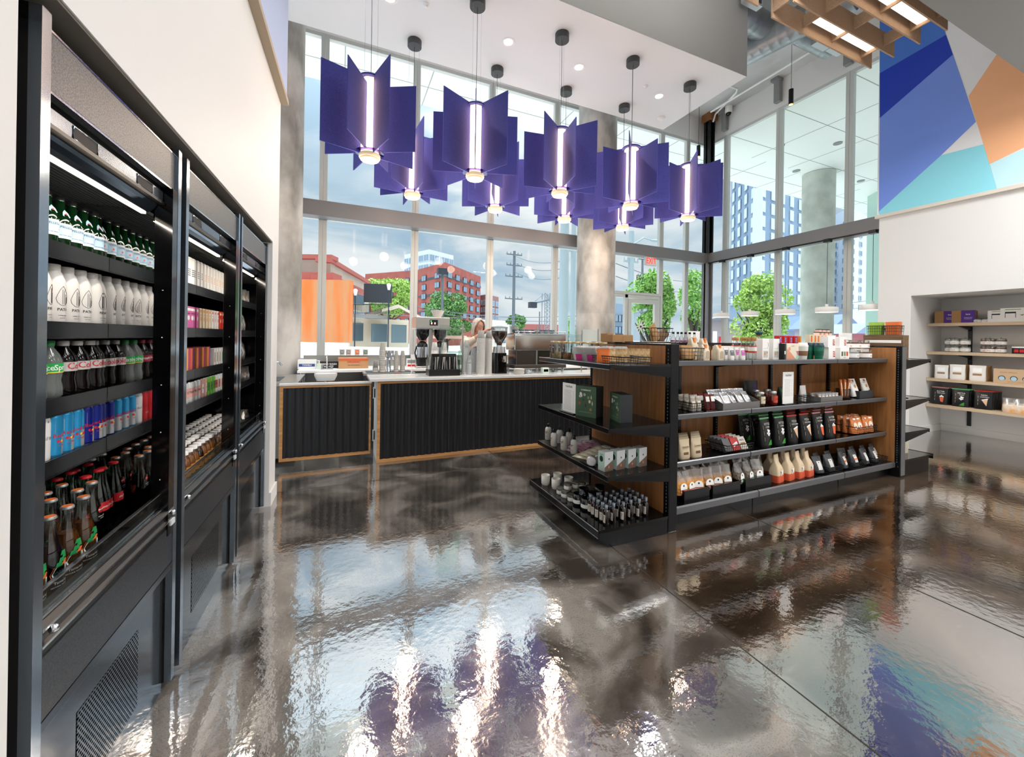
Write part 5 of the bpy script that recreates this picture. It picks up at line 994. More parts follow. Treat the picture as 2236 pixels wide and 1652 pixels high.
def stand(w=.12, d=.085, h=.235):
    b = B(); b.loft([rrect(w/2, d/2, 0, 16, 7), rrect(w/2, d/2, h*.42, 16, 7), rrect(w*.36, d*.40, h*.58, 16, 6), rrect(w*.33, d*.16, h*.72, 16, 5), rrect(w*.34, d*.07, h, 16, 5)], M('cream_bag', '#cdb89a', .55)); k = B(); k.loft([rrect(w/2+.0008, d/2+.0008, .002, 16, 7), rrect(w/2+.0008, d/2+.0008, h*.26, 16, 7)], M('tangerine', '#cf5230', .5), True, (0, 0))
    l = B(); y = -d/2-.0015; fpoly(l, [(-.03, .10), (.03, .10), (0, .05)], y-.0005, paper); fpoly(l, [(-.024, .097), (-.004, .097), (0, .06)], y-.001, ink); l.ftext('BOLD', .022, M('tangerine_text', '#d77a4e', .5), y+.012, .128); return Proto('coffee_bag', [('bag', b), ('colour_band', k), ('printing', l)])
p_sb = stand()
for i, u in enumerate((1696, 1720, 1742, 1762)): gput(p_sb, u, 2.31, T, 'cream and orange coffee bag on the bottom deck, %s from the left' % on(i+1), 'coffee bag', 'cream and orange coffee bags', 1020, .2, (-.05, 0), (1, 1, 1.02-.06*(i > 2)))
for i, u in enumerate((1680, 1708, 1730, 1752)): gput(p_sb, u, 2.42, T, 'cream and orange coffee bag in the rear row, %s from the left' % on(i+1), 'coffee bag', 'cream and orange coffee bags', 1010, .2)
jk = M('smoky_pack', '#2b2d30', .3, noise=(30, '#4b4d50'), bump=(30, .8))
def jkd(c):
    return lambda b, f: (rect(b, f, -.025, .025, .03, .11, M('label_offwhite', '#cfccc8', .5)), rect(b, lift(f, .001), -.025, .025, .06, .075, c, 1) if c else None, b.ball(f(0, .095), .006, .001, .006, ink, 8, 4))
p_j1 = pouch(.11, .07, .155, jk, jkd(None), 'jerky_pack'); p_j2 = pouch(.11, .07, .16, jk, jkd(orange), 'jerky_pack')
for g, (u0, us, p, nm) in enumerate(((1802, (1787, 1812), p_j1, 'dark snack pack with white label'), (1853, (1842, 1865), p_j2, 'dark snack pack with orange striped label'), (1900, (1888, 1908), p_j1, 'dark snack pack near the right end'))):
    gput(basket(.22, .18, .06, n=12, flare=1.08), u0, 2.34, T, 'wire basket of %ss' % nm, 'basket', None, 1010)
    for i, u in enumerate(us):
        for k in range(2): gput(p, u, 2.30+k*.07, T+.006, '%s, %s %s' % (nm, ('left', 'right')[i], ('front', 'rear')[k]), 'snack pack', 'packs in the %s wire basket' % on(g+1), 1000, R(-.2, .2), (-.2, 0))
# ======================= END CAP PRODUCTS (face -x) =======================
def eput(p, u, x, z, label, cat, grp=None, v=800, rz=0, tilt=(0, 0), sc=1): return put(p, (x, onx(u, v, x).y, z), -pi/2+rz, label, cat, grp, tilt, sc)
Z1, Z2, Z3, Z4 = 1.23, .80, .478, .128
def cjar(c):
    b = B(); b.lathe([(.036, 0), (.04, .006), (.04, .12), (.034, .135), (.034, .14)], clear, 20); l = B(); l.lathe([(.035, .003), (.038, .01), (.038, .06)], c, 20); k = B(); k.band(.0405, .045, .12, -.45, .45, M('plum_label', '#2c1f33', .5), 6); k.wtext('TEA', .014, paper, .041, .10); d = B(); d.lathe([(.036, .14), (.037, .152), (.034, .154)], M('brushed_gold_lid', '#b79c72', .3, .7), 20); return Proto('tea_jar', [('jar', b), ('contents', l), ('label', k), ('lid', d)])
jc = [M('tea_a', '#8a4f26', .7, noise=(60, '#b07a44')), M('tea_b', '#c9b68e', .7, noise=(60, '#a58c60')), M('tea_c', '#6a4a36', .7, noise=(60, '#8a6a4a'))]
for i, (u, x) in enumerate(((1210, 1.80), (1216, 1.72), (1229, 1.80), (1240, 1.72), (1257, 1.74), (1278, 1.80), (1298, 1.83), (1316, 1.86))):
    eput(cjar(jc[i % 3]), u, x, Z1, 'glass tea jar with gold lid on the end cap, %s from the left' % on(i+1), 'jar', 'tea jars on the top end cap shelf', 770, R(-.3, .1), (0, 0), .96)
put(basket(.34, .22, .055, n=14, flare=1.05), (1.80, onx(1355, 780, 1.80).y, Z1), -pi/2, 'long wire basket of gold and pink packets on the end cap', 'basket')
lidm = M('clear_tub', '#c4c4c6', .2, .2); 
b = B(); b.box(-.055, .055, -.035, .035, 0, .11, glass('tub_film', '#eef0f0', .2, .1, '#ffffff', .25), .012); c = B(); c.box(-.057, .057, -.04, -.034, 0, .112, glass('tub_film2', '#eef0f0', .25, .1, '#ffffff', .3), .004); d = B(); d.box(-.03, .03, -.042, -.0405, .01, .06, M('magenta_label', '#c2297e', .5)); k = B(); k.box(-.045, .045, -.028, .028, .005, .07, M('tub_snack', '#9a8466', .7, noise=(40, '#c9b89a')))
p_tub = Proto('snack_tub', [('tub', b), ('lid', c), ('label', d), ('contents', k)])
for i, (x, y) in enumerate(((1.72, 2.58), (1.74, 2.46), (1.83, 2.42), (1.92, 2.38))): put(p_tub, (x, y, Z1+.008), -pi/2+.3, 'clear plastic tub with magenta label, %s from the left' % on(i+1), 'tub', 'clear tubs on the end cap', (.25, 0))
p_gb = pouch(.09, .04, .10, gold, lambda b, f: rect(b, f, -.02, .02, .03, .07, M('tan_lbl', '#c9ab7c', .5)))
for i in range(8): put(p_gb if i else pouch(.09, .04, .10, orange), (1.70+i*.052, 2.30-.0*i, Z1+.006), -pi/2+.9, '%s foil packet in the long wire basket, %s from the left' % ('orange' if i == 0 else 'copper', on(i+1)), 'packet', 'foil packets in wire basket', (R(-.2, .1), 0))
put(card(.17, .24, 18), (1.66+.05, onx(1243, 850, 1.71).y, Z2), -pi/2+.1, 'lavender white price card on the left of the second end cap shelf', 'sign')
gb = M('sage_box', '#47624b', .5); gbs = M('charcoal_side', '#2e3235', .5)
def gdec(b, y):
    b.ftext('HOMEMADE', .016, paper, y-.0005, .205); b.ftext('COCKTAIL BOTANICALS', .0105, M('sage_text', '#8fa890', .5), y-.0005, .035)
    kk = 0
    for x, z, c in ((-.055, .10, '#a8583a'), (.045, .06, '#d77a3e'), (.0, .09, '#2e3d30'), (.035, .12, '#d8cfa8'), (-.05, .155, '#e9e4e4'), (-.035, .165, '#e9e4e4'), (-.045, .175, '#efeaea'), (-.01, .17, '#d9d4c9'), (.05, .155, '#c9b9a5'), (.025, .15, '#7fa06a'), (-.02, .13, '#3a4a3c'), (.06, .11, '#d9c9b9')):
        kk += 1; e = y-.0003*kk
        if kk % 3 == 0: fpoly(b, [(x, z-.022), (x+.006, z-.004), (x, z+.02), (x-.006, z-.004)], e, M('bot'+c[1:], c, .5)); b.box(x-.0006, x+.0006, e, e+.0002, z-.035, z-.015, M('stem_green', '#7f9a6e', .5))
        elif kk % 3 == 1: fpoly(b, [(x+.010*cos(a*pi/5), z+.013*sin(a*pi/5)) for a in range(10)], e, M('bot'+c[1:], c, .5))
        else: [fpoly(b, [(x+.007*cos(q*1.257)+.0045*cos(a*pi/3), z+.007*sin(q*1.257)+.0045*sin(a*pi/3)) for a in range(6)], e-.00005*q, M('bot'+c[1:], c, .5)) for q in range(5)]
b = B(); b.box(-.09, .09, -.055, .055, 0, .235, gbs, .001); c = B(); c.box(-.0905, .0905, -.0565, -.0550, 0, .236, gb); gdec(c, -.0572); p_gbx = Proto('botanicals_box', [('box', b), ('front_print', c)])
put(p_gbx, (1.80, 2.60, Z2), -pi/2+.42, 'larger green botanicals box with flower print on the end cap', 'box')
put(p_gbx, (1.92, 2.37, Z2), -pi/2-.22, 'second green botanicals box turned sideways nearer the black post', 'box', None, (0, 0), (.95, .85, .86))
b = B(); b.lathe([(.03, 0), (.033, .006), (.033, .11), (.028, .125), (.013, .135)], glass('frosted_bottle', '#eeeeea', .08, .1, '#efeeea', .6), 20); l = B(); l.lathe([(.029, .003), (.0315, .008), (.0315, .105)], M('pale_soap', '#e3e0d6', .4), 20); k = B(); k.band(.0335, .02, .10, -1.1, 1.1, M('taupe_label', '#bdb5ad', .5), 10); [k.ball((.0336*sin(q*.2), -.0336*cos(q*.2), .07+.012*((q*q) % 3)), .006, .001, .006, M('rose_flower', '#7d5a55', .5), 8, 4) for q in (-2, -1, 0, 1, 2)]; k.wtext('HAND SOAP', .008, ink, .034, .035); d = B(); d.lathe([(.014, .134), (.014, .15)], blackg, 16); d.ball((0, 0, .158), .014, .014, .014, blackg, 12, 8); d.cyl(0, 0, .168, .175, .004, blackg, 8)
p_soap = Proto('soap_bottle', [('bottle', b), ('liquid', l), ('label', k), ('cap', d)])
for i, (u, x) in enumerate(((1197, 1.76), (1210, 1.70), (1222, 1.80), (1232, 1.72), (1243, 1.84), (1254, 1.74))): eput(p_soap, u, x, Z3, 'white soap bottle with black ball cap, %s from the left' % on(i+1), 'bottle', 'soap bottles on the end cap', 940, R(-.3, .3), (0, 0), .85)
def flatbag(w, h, t_, col, col2):
    b = B(); n = 14; vs = []; ph = R(0, 6)
    for i in range(n+1):
        for j in range(n+1): x = -w/2+w*i/n; y = -h/2+h*j/n; e = (1-(2*i/n-1)**4)*(1-(2*j/n-1)**4); vs.append((x, y, .002+t_*e+e*(.003*sin(i*1.3+ph)*cos(j*.9+i*.4)+R(-.0012, .0012))))
    fs = [(i*(n+1)+j, (i+1)*(n+1)+j, (i+1)*(n+1)+j+1, i*(n+1)+j+1) for i in range(n) for j in range(n)]; b.add(vs, fs, col, True); b.box(-w/2, w/2, -h/2, h/2, 0, .002, col); c = B(); c.ball((0, 0, .006+t_), w*.26, h*.22, .003, col2, 10, 4); return Proto('flat_pouch', [('bag', b), ('label', c)])
fp1 = flatbag(.13, .19, .014, M('rose_pack', '#a9567c', .3, .1, noise=(18, '#d9c9d0')), M('silver_window', '#cfc9d0', .3, .3)); fp2 = flatbag(.13, .19, .014, M('ivory_pack', '#b9ab8d', .35, .1, noise=(18, '#e0d9c6')), M('pearl_window', '#e0dcd2', .3))
for i in range(5): put(fp1, (1.80+i*.022, 2.80-i*.028, Z3+.001+i*.018), .3-.15*i, 'rose coloured flat pouch in the overlapping pile, %s from the bottom' % on(i+1), 'pouch', 'rose flat pouches')
for i in range(5): put(fp2, (1.78+i*.03, 2.60-i*.022, Z3+.001+i*.018), .5-.1*i, 'ivory flat pouch in the overlapping pile, %s from the bottom' % on(i+1), 'pouch', 'ivory flat pouches')
b = B(); b.T = Matrix.Rotation(pi/2, 4, 'X'); b.lathe([(.03, -.02), (.036, -.015), (.036, .03), (.03, .035)], silver, 18); b.T = None; put(Proto('round_tin', [('tin', b)]), (1.70, 2.42, Z3+.037), -.6, 'round silver tin lying on its side before the small boxes', 'tin'); put(Proto('round_tin', [('tin', b)]), (1.78, 2.43, Z3+.037), -.9, 'second round tin half hidden behind the first', 'tin')
def sbx(b, y): b.box(-.03, .03, y, y+.0006, .02, .128, M('mint_side', '#a9cdbd', .5)); b.ball((0, y, .085), .018, .001, .022, ink, 10, 5); b.ftext('cloud', .012, ink, y-.0006, .115)
b = B(); b.box(-.033, .033, -.04, .04, 0, .135, M('box_white_grey', '#c5c8c9', .5), .001); c = B(); sbx(c, -.0408); d = B(); d.add([(.0338, -.04, .0), (.0338, .04, .0), (.0338, .04, .075), (.0338, -.04, .03)], [(0, 1, 2, 3)], M('taupe_print', '#6b5b50', .5)); d.add([(.0342, q*.02+.006*sin(a*.8), .03+.01*cos(a*.8)) for q in (0,) for a in range(8)], [tuple(range(8))], orange); d.add([(.0342, .006*sin(a*.8), .085+.007*cos(a*.8)) for a in range(8)], [tuple(range(8))], darkgrey); p_sx = Proto('candle_box', [('box', b), ('front_print', c), ('side_print', d)])
for i, (x, y) in enumerate(((1.735, 2.30), (1.84, 2.30), (1.94, 2.30), (2.04, 2.30))): put(p_sx, (x, y, Z3), -pi/2+.12, 'white and mint candle box on the third end cap shelf, %s from the left' % on(i+1), 'box', 'candle boxes in a row')
# bottom: cups, candles, tins, sprays
ce = M('ceramic_white', '#dcd8d0', .35)
b = B(); b.lathe([(.030, 0), (.036, .012), (.038, .085), (.035, .085), (.033, .02), (.001, .012)], ce, 24, caps=(1, 0)); p_cup = Proto('ceramic_cup', [('cup', b)])
for i, (x, y) in enumerate(((1.66, 3.04), (1.70, 2.93), (1.78, 3.04), (1.82, 2.92))): put(p_cup, (x, y, Z4), 0, 'white ceramic cup on the bottom end cap shelf, %s' % ('leftmost', 'front', 'rear left', 'right')[i], 'cup', 'ceramic cups')
b = B(); b.lathe([(.030, 0), (.032, .003), (.032, .033)], M('frost_glass', '#c9c5ba', .3), 20); c = B(); c.lathe([(.033, .033), (.033, .047), (.031, .049)], M('pewter_lid', '#6d6a60', .3, .7), 20); d = B(); d.band(.0325, .006, .03, -1.2, 1.2, paper, 8); p_tin = Proto('candle_tin', [('jar', b), ('lid', c), ('label', d)])
k = 0
for x, y, zz in ((1.68, 2.82, 0), (1.76, 2.82, 0), (1.72, 2.77, 1), (1.68, 2.745, 0), (1.76, 2.74, 0), (1.69, 2.665, 0), (1.84, 2.83, 0), (1.84, 2.75, 1), (1.84, 2.74, 0), (1.92, 2.82, 0), (1.92, 2.74, 0), (1.80, 2.77, 1)):
    k += 1; put(p_tin, (x, y, Z4+zz*.0495), -pi/2, 'small lidded candle tin, %s of the cluster counted from the cups, %s' % (on(k), 'stacked' if zz else 'on the shelf'), 'candle tin', 'lidded candle tins')
b = B(); b.lathe([(.034, 0), (.04, .012), (.042, .085), (.039, .085), (.038, .065), (.001, .065)], M('black_candle_glass', '#14161a', .15, coat=.5), 24, caps=(1, 0)); c = B(); c.band(.0425, .018, .045, -1.3, 1.3, paper, 10); p_bc = Proto('black_candle', [('glass', b), ('label', c)])
for i, (x, y) in enumerate(((1.70, 2.585), (1.71, 2.49), (1.80, 2.66), (1.82, 2.56), (1.95, 2.66))): put(p_bc, (x, y, Z4), -pi/2, 'black glass candle with white label, %s' % ('front left', 'front right', 'second row left', 'second row right', 'at the back')[i], 'candle', 'black glass candles')
amb = M('dark_amber_glass', '#1c0c06', .07, spec=.8, coat=.6)
b = B(); b.lathe([(.018, 0), (.020, .003), (.020, .085), (.016, .095), (.009, .10)], amb, 18); c = B(); c.lathe([(.0095, .098), (.0095, .106), (.0115, .107), (.0115, .13), (.009, .132)], M('grey_cap', '#8f9aa6', .25, .4), 16); d = B(); d.band(.0204, .014, .068, -.85, .85, M('label_paper', '#cfc8bf', .6), 8); d.wtext('ROSE', .009, ink, .0207, .053); d.wtext('MIST', .0065, ink, .0207, .04); p_spr2 = Proto('spray_bottle', [('bottle', b), ('cap', c), ('label', d)])
for r_ in range(6):
    for k in range(5): put(p_spr2, (1.70+r_*.072+R(-.004, .004), 2.235+k*.048+(r_ % 2)*.01, Z4), -pi/2+R(-.3, .3), 'amber spray bottle, %s row from the front edge, %s from the near side' % (on(r_+1), on(k+1)), 'spray bottle', 'amber spray bottles')
# far right end cap items
XR = GX1+.08
cwd = wood('dark_crate_wood', '#5c4530', '#7a5f44', 4, .6, 0); b = B(); b.box(-.175, .175, -.06, .06, 0, .26, cwd, .003); c = B(); c.box(-.16, .16, -.0615, -.06, .175, .205, paper); put(Proto('wooden_crate', [('crate', b), ('label_strip', c)]), (5.552, 2.38, 1.2355), -pi/2, 'dark wooden crate with white strip on the far end cap', 'crate')
for i, (yy, cc, nm) in enumerate(((2.46, '#9cc84a', 'lime green'), (2.31, '#e2743a', 'orange'))):
    b = B(); b.loft([rrect(.058, .04, .0, 14, 4), rrect(.064, .045, .14, 14, 4)], M('pack_'+nm[:4], cc, .5)); c = basket(.125, .095, .10, n=8, flare=1.08); put(Proto('snack_pack', [('pack', b)]), (5.552, yy, 1.50), -pi/2, '%s snack pack in wire basket on the wooden crate' % nm, 'snack pack'); put(c, (5.552, yy, 1.4975), -pi/2, 'wire basket around the %s pack' % nm, 'basket')
put(p_card, (5.62, 2.28, .81), -.2, 'pale card standing on the second shelf of the far end cap', 'sign')
b = B(); b.lathe([(.03, 0), (.03, .09)], paper, 16); c = B(); c.lathe([(.031, .09), (.031, .10)], ink, 16); p_can2 = Proto('candle_jar', [('jar', b), ('lid', c)])
for i in range(3): put(p_can2, (5.56+i*.09, 2.32+i*.02, .47), 0, 'white jar with black lid on the far end cap, %s from the left' % on(i+1), 'jar', 'white jars on far end cap')
b = B(); b.box(-.11, .11, -.06, .06, 0, .20, kraft, .002); c = B(); c.box(-.1105, -.0, -.0612, -.06, .0, .20, purple); c.ftext('box', .03, paper, -.0618, .12, -.06); p_kp = Proto('gift_box', [('box', b), ('purple_sleeve', c)])
put(p_kp, (5.62, 2.34, .18), -.15, 'kraft gift box with purple sleeve on the far end cap deck', 'box'); put(Proto('gift_box', [('box', B().box(-.05, .05, -.06, .06, 0, .21, cream, .002))]), (5.82, 2.36, .18), -.15, 'plain cream box beside the purple sleeved box', 'box')
# ======================= RIGHT NICHE SHELVES =======================
ow = wood('pale_oak', '#b79f82', '#cdb79a', 3, .5, 1)
NZ = [1.737, 1.29, .87, .46]; NXF = 8.61
def nx(v_u, x, v): return onx(v_u, v, x).y
for i, z in enumerate(NZ):
    t = thing('wall_shelf', 'long pale oak shelf in the right wall niche, %s from the top' % on(i+1), 'shelf', (9.1, 1.7, z), 0, 'oak niche shelves'); b = B(); b.box(NXF-9.1, 0, -1.45, 1.465, -.045, 0, ow); ob('board', b, t)
    for yy in (1.14, .42, -.5): b = B(); b.prism([(0, -.045), (-.38, -.045), (-.38, -.055), (-.05, -.10), (0, -.13)], yy-.012, yy+.012, black, 1); ob('bracket', b, t)
for i, yy in enumerate((2.84, 2.12, 1.2)): b = B(); b.box(-.02, 0, -.022, .022, .13, 1.80, black); thing('shelf_upright', 'black slotted upright in the niche, %s from the left' % on(i+1), 'bracket rail', (9.1, yy, 0), 0, 'niche uprights', b)
def nput(p, u, x, k, label, cat, grp=None, rz=0, sc=1, dz=0): v = {0: 690, 1: 750, 2: 815, 3: 870}[k]; return put(p, (x, onx(u, v, x).y, NZ[k]+dz), -pi/2+rz, label, cat, grp, (0, 0), sc)
b = B(); b.box(-.12, .12, -.09, .09, 0, .19, kraft, .002); c = B(); c.box(-.02, .1205, -.0915, -.09, 0, .19, purple); c.ftext('box', .03, paper, -.092, .13, .05); c.ftext('CURATED GIFTS', .012, paper, -.092, .08, .05); c.ftext('FOR SHARING', .012, paper, -.092, .06, .05); p_pg = Proto('gift_box', [('box', b), ('purple_sleeve', c)])
for i, u in enumerate((2068, 2106)): nput(p_pg, u, 8.78, 0, 'kraft gift box with purple sleeve on the top niche shelf, %s' % ('left', 'right')[i], 'box', None, .15)
p_lj = jar(paper, .05, .065)
for i, u in enumerate((2134, 2155)): nput(p_lj, u, 8.75, 0, 'low white jar on the top niche shelf, %s' % ('left', 'right')[i], 'jar')
def cnd(b, y): fpoly(b, [(-.07, .02), (.05, .02), (.05, .13), (-.07, .13)], y, M('photo_white', '#f3f3f3', .4)); b.box(-.06, .03, y-.001, y-.0004, .055, .13, ink); b.box(-.055, .025, y-.0015, y-.001, .055, .11, paper); b.box(-.06, .07, y-.001, y-.0004, .155, .165, M('olive_print', '#9aa86a', .5)); fpoly(b, [(.06, .09), (.1, .10), (.08, .075)], y-.0003, M('leaf_print', '#8a9a6a', .5))
for i, (u, s) in enumerate(((2181, .95), (2213, 1.1))): nput(boxp(.2, .12, .18, paper, cnd, 'candle_box'), u, 8.76, 0, 'white candle box with jar picture, %s of the pair' % ('left', 'right')[i], 'box', None, .1, s)
p_cl = jar(M('clear_candy', '#c9c9c4', .4), .055, .105, True); p_br = jar(M('red_brown_candy', '#8a4a35', .5), .055, .105, True)
def stackj(p, us, nm, g):
    for i, u in enumerate(us):
        for j in range(2): nput(p, u, 8.75 if i != 0 else 8.82, 1, '%s jar on the second niche shelf, %s column, %s' % (nm, on(i+1), ('lower', 'upper')[j]), 'jar', g, 0, 1, j*.112)
stackj(p_cl, (2074, 2085, 2108), 'clear candy', 'clear candy jars in niche'); stackj(p_br, (2153, 2162, 2186), 'brown candy', 'brown candy jars in niche')
b = B(); b.lathe([(.05, 0), (.05, .08)], ink, 18); c = B(); c.lathe([(.051, .08), (.051, .1)], paper, 18); d = B(); d.band(.0505, .02, .06, -.4, .4, red, 6); p_bj = Proto('candle_jar', [('jar', b), ('lid', c), ('label', d)])
for i, u in enumerate((2222, 2234)): nput(p_bj, u, 8.72, 1, 'black jar with white lid at the right of the second niche shelf, %s' % ('left', 'right')[i], 'jar')
def tnd(b, f): rect(b, f, -.045, .045, .13, .19, M('label_bright', '#f5f5f3', .5)); rect(b, f, -.045, .045, .08, .11, M('nut_window', '#9a7a55', .5)); 
p_tn = pouch(.17, .07, .23, wp, tnd); p_tk = pouch(.17, .07, .23, kraft)
for i, u in enumerate((2056, 2091, 2135)):
    for k in range(4): nput(p_tn if k == 0 else p_tk, u+k*4, 8.70+k*.05, 2, 'trail mix pouch on the third niche shelf, %s group, %s from the front' % (on(i+1), on(k+1)), 'pouch', 'trail mix pouches', .1, 1 if i else .92)
def gbd(b, y):
    for x in (-.13, -.02, .09): fpoly(b, [(x+.035*cos(a*pi/8), .07+.035*sin(a*pi/8)) for a in range(16)], y, ink); fpoly(b, [(x+.028*cos(a*pi/8), .066+.03*sin(a*pi/8)) for a in range(16)], y-.0005, M('sky_lid', '#a9cbe0', .5))
    b.ftext('SAVORY SPREADS', .02, M('tan_print', '#9a7a55', .6), y, .15, -.07); b.tube([(.12+.04*cos(a*pi/8), y, .145+.03*sin(a*pi/8)) for a in range(16)], .003, M('tan_print', '#9a7a55', .6), 4, True); b.ftext('GIFT SET OF THREE JARS', .014, M('tan_print', '#9a7a55', .6), y, .02)
nput(boxp(.42, .1, .2, M('tan_giftbox', '#c9ab8a', .6), gbd, 'gift_box'), 2222, 8.70, 2, 'tan gift box with three blue jar windows', 'box', None)
def popn(kind): return pouch(.19, .10, .27, bp, pop(kind), 'popcorn_bag', {'b': MATS['strip_pink'], 'k': MATS['strip_green'], 'z': MATS['strip_red']}[kind])
for i, (u, kd, nm) in enumerate(((2053, 'b', 'pink edged'), (2098, 'k', 'green edged'), (2148, 'z', 'red edged'))):
    P0 = popn(kd)
    for k in range(4): nput(P0, u+k*6, 8.71+k*.06, 3, 'black popcorn bag in the niche, %s, %s from the front' % (nm, on(k+1)), 'popcorn bag', 'wide black popcorn bags in niche', .1)
for i, u in enumerate((2208, 2232)): nput(lump(.16, .12, .2, M('white_mallow', '#e6ddd0', .7, noise=(12, '#e0a050')), None), u, 8.72, 3, 'clear bag of white marshmallows on the lowest niche shelf, %s' % ('left', 'right')[i], 'snack bag')
# ======================= COUNTERS =======================
oakf = wood('counter_oak', '#a87444', '#c39258', 3, .45, 0); corr = M('corrugated_black', '#17171a', .33); topw = M('white_quartz', '#d8d6d3', .18, coat=.3); sted = M('stainless_dark', '#8d8c88', .32, .9)
def panel_front(x0, x1, y, z0, z1, par, side=False):
    b = B(); w = .032
    b.box(x0, x1, y-.006, y+.02, z0, z0+w, oakf); b.box(x0, x1, y-.006, y+.02, z1-w*.7, z1, oakf); b.box(x0, x0+w, y-.006, y+.02, z0+w, z1-w*.7, oakf); b.box(x1-w*.6, x1, y-.006, y+.02, z0+w, z1-w*.7, oakf)
    ob('oak_frame', b, par); b = B(); n = int((x1-x0-2*w)/.078*10); vs = []
    for i in range(n+1): x = x0+w+(x1-x0-w*1.6)*i/n; yy = y+.016-.020*abs(sin(pi*(x-x0)/.078))**.8; vs += [(x, yy, z0+w), (x, yy, z1-w*.7)]
    b.add(vs, [(2*i, 2*i+2, 2*i+3, 2*i+1) for i in range(n)], corr, True); ob('corrugated_panel', b, par)
t = thing('service_counter', 'long counter with corrugated black front, oak frame and white worktop', 'counter')
panel_front(.386, 4.9, 4.6, 0.0, .892, t)
b = B(); b.box(.386, 4.9, 4.62, 5.05, .0, .895, white); ob('counter_body', b, t)
b = B(); b.box(.30, 4.95, 4.565, 5.10, .897, .93, topw, .004); ob('worktop', b, t)
t = thing('counter_gate', 'short swing gate with corrugated black panel left of the long counter', 'gate')
panel_front(-.57, .33, 4.735, .07, .86, t); b = B(); b.box(-.57, .33, 4.755, 4.78, .07, .86, white); ob('gate_back', b, t); b = B(); b.box(-.575, .335, 4.72, 4.79, .862, .885, topw, .003); ob('cap_rail', b, t)
for z in (.22, .70): b = B(); b.box(.335, .375, 4.735, 4.76, z, z+.10, black, .004); b.cyl(.355, 4.73, z-.01, z+.12, .008, chrome, 10); ob('hinge', b, t)
t = thing('sink_counter', 'stainless steel side counter with sink behind the swing gate', 'counter'); b = B(); b.box(-1.15, -.42, 4.9, 5.95, .84, .875, steel, .003); b.box(-1.15, -.45, 4.95, 5.93, .05, .84, sted); b.box(-1.16, -1.14, 4.9, 5.95, .875, 1.0, steel); ob('counter_body', b, t); b = B(); b.box(-1.0, -.62, 5.1, 5.6, .8755, .879, darkgrey); ob('sink_bowl', b, t)
b = B(); b.tube([(-.68, 5.05, .875), (-.68, 5.05, 1.05), (-.66, 5.07, 1.09), (-.62, 5.1, 1.09), (-.60, 5.12, 1.05)], .011, chrome, 8); ob('faucet', b, t)
BY0, BY1, BZ = 5.96, 6.70, .92
t = thing('back_counter', 'steel back counter below the windows with white front edge', 'counter'); b = B(); b.box(-.52, 4.3, BY0, BY1, BZ-.035, BZ, white, .003); ob('worktop', b, t); b = B(); b.box(-.5, 4.3, BY1-.02, BY1, BZ, 1.09, steel); ob('backsplash', b, t); b = B(); b.box(-.5, 4.3, BY0+.35, BY1-.02, .1, BZ-.035, sted)
ob('body', b, t)
for x in (-.44, .45, 1.3, 2.2, 3.1, 4.2): b = B(); b.cyl(x, BY0+.05, 0, BZ-.035, .02, steel, 12); ob('leg', b, t)
def bx_(u, y, v=790): return ony(u, v, y).x
def bput(p, u, y, label, cat, grp=None, rz=0, sc=1, z=BZ, v=790, tilt=(0, 0)): return put(p, (bx_(u, y, v), y, z), rz, label, cat, grp, tilt, sc)
t = thing('hand_sink', 'small white hand sink with drain pipe hung on the front of the back counter', 'sink', (bx_(712, 5.9, 810), 5.87, .80)); b = B(); b.loft([rrect(.11, .07, -.01, 16, 6), rrect(.14, .085, .06, 16, 6), rrect(.14, .085, .085, 16, 6)], white, True, (1, 0)); b.loft([rrect(.125, .07, .085, 16, 6), rrect(.10, .05, .01, 16, 6)], white, True, (0, 1)); ob('bowl', b, t); b = B(); b.cyl(0, 0, -.30, -.01, .018, chrome, 12); b.tube([(0, 0, -.28), (0, .05, -.32), (0, .2, -.3)], .016, chrome, 8); ob('drain_pipe', b, t)
b = B(); b.tube([(0, 0, 0), (0, 0, .18), (0, -.03, .2), (0, -.10, .19), (0, -.11, .17)], .009, chrome, 8)
for s in (-1, 1): b.cyl(s*.06, 0, 0, .05, .014, chrome, 10); b.box(s*.06-.02, s*.06+.02, -.005, .005, .05, .06, chrome)
b.box(-.08, .08, -.02, .02, 0, .012, chrome); put(Proto('sink_faucet', [('faucet', b)]), (bx_(714, 6.06), 6.06, BZ), 0, 'tall chrome gooseneck faucet with two handles on the back counter', 'faucet')
bput(boxp(.23, .12, .13, white, lambda b, y: (b.box(-.10, .10, y, y+.0005, .035, .075, M('navy_sticker', '#2e4a86', .5)), b.ftext('TOWELS', .03, paper, y-.0006, .055)), 'towel_dispenser'), 671, 6.25, 'white paper towel box with blue label at the left of the back counter', 'dispenser')
b = B(); b.box(-.13, .13, -.005, .005, 0, .10, ink); b.ftext('HAND WASH', .035, paper, -.0056, .06); b.ftext('SINK ONLY', .025, paper, -.0056, .025); bput(Proto('sink_sign', [('sign', b)]), 718, 6.3, 'black HAND WASH sign behind the gooseneck faucet', 'sign')
b = B(); b.cyl(0, 0, 0, .08, .03, M('green_soap', '#cfe0cf', .3), 14); b.cyl(0, 0, .08, .12, .008, white, 8); b.box(-.03, .008, -.006, .006, .115, .125, white); bput(Proto('soap_dispenser', [('bottle', b)]), 697, 6.15, 'small pale green soap pump bottle beside the faucet', 'soap dispenser')
bput(boxp(.40, .25, .15, M('carton_tan', '#b98e63', .7), lambda b, y: (b.box(-.2, .2, y, y+.0005, .11, .149, M('orange_carton_print', '#c8643a', .6)), b.ftext('ORGANIC', .04, red, y-.001, .095), b.ftext('KEEP REFRIGERATED', .018, M('dark_tan', '#5c4632', .6), y-.001, .05)), 'cardboard_box'), 771, 6.3, 'brown carton with orange printed top edge on the back counter', 'box', None, .05)
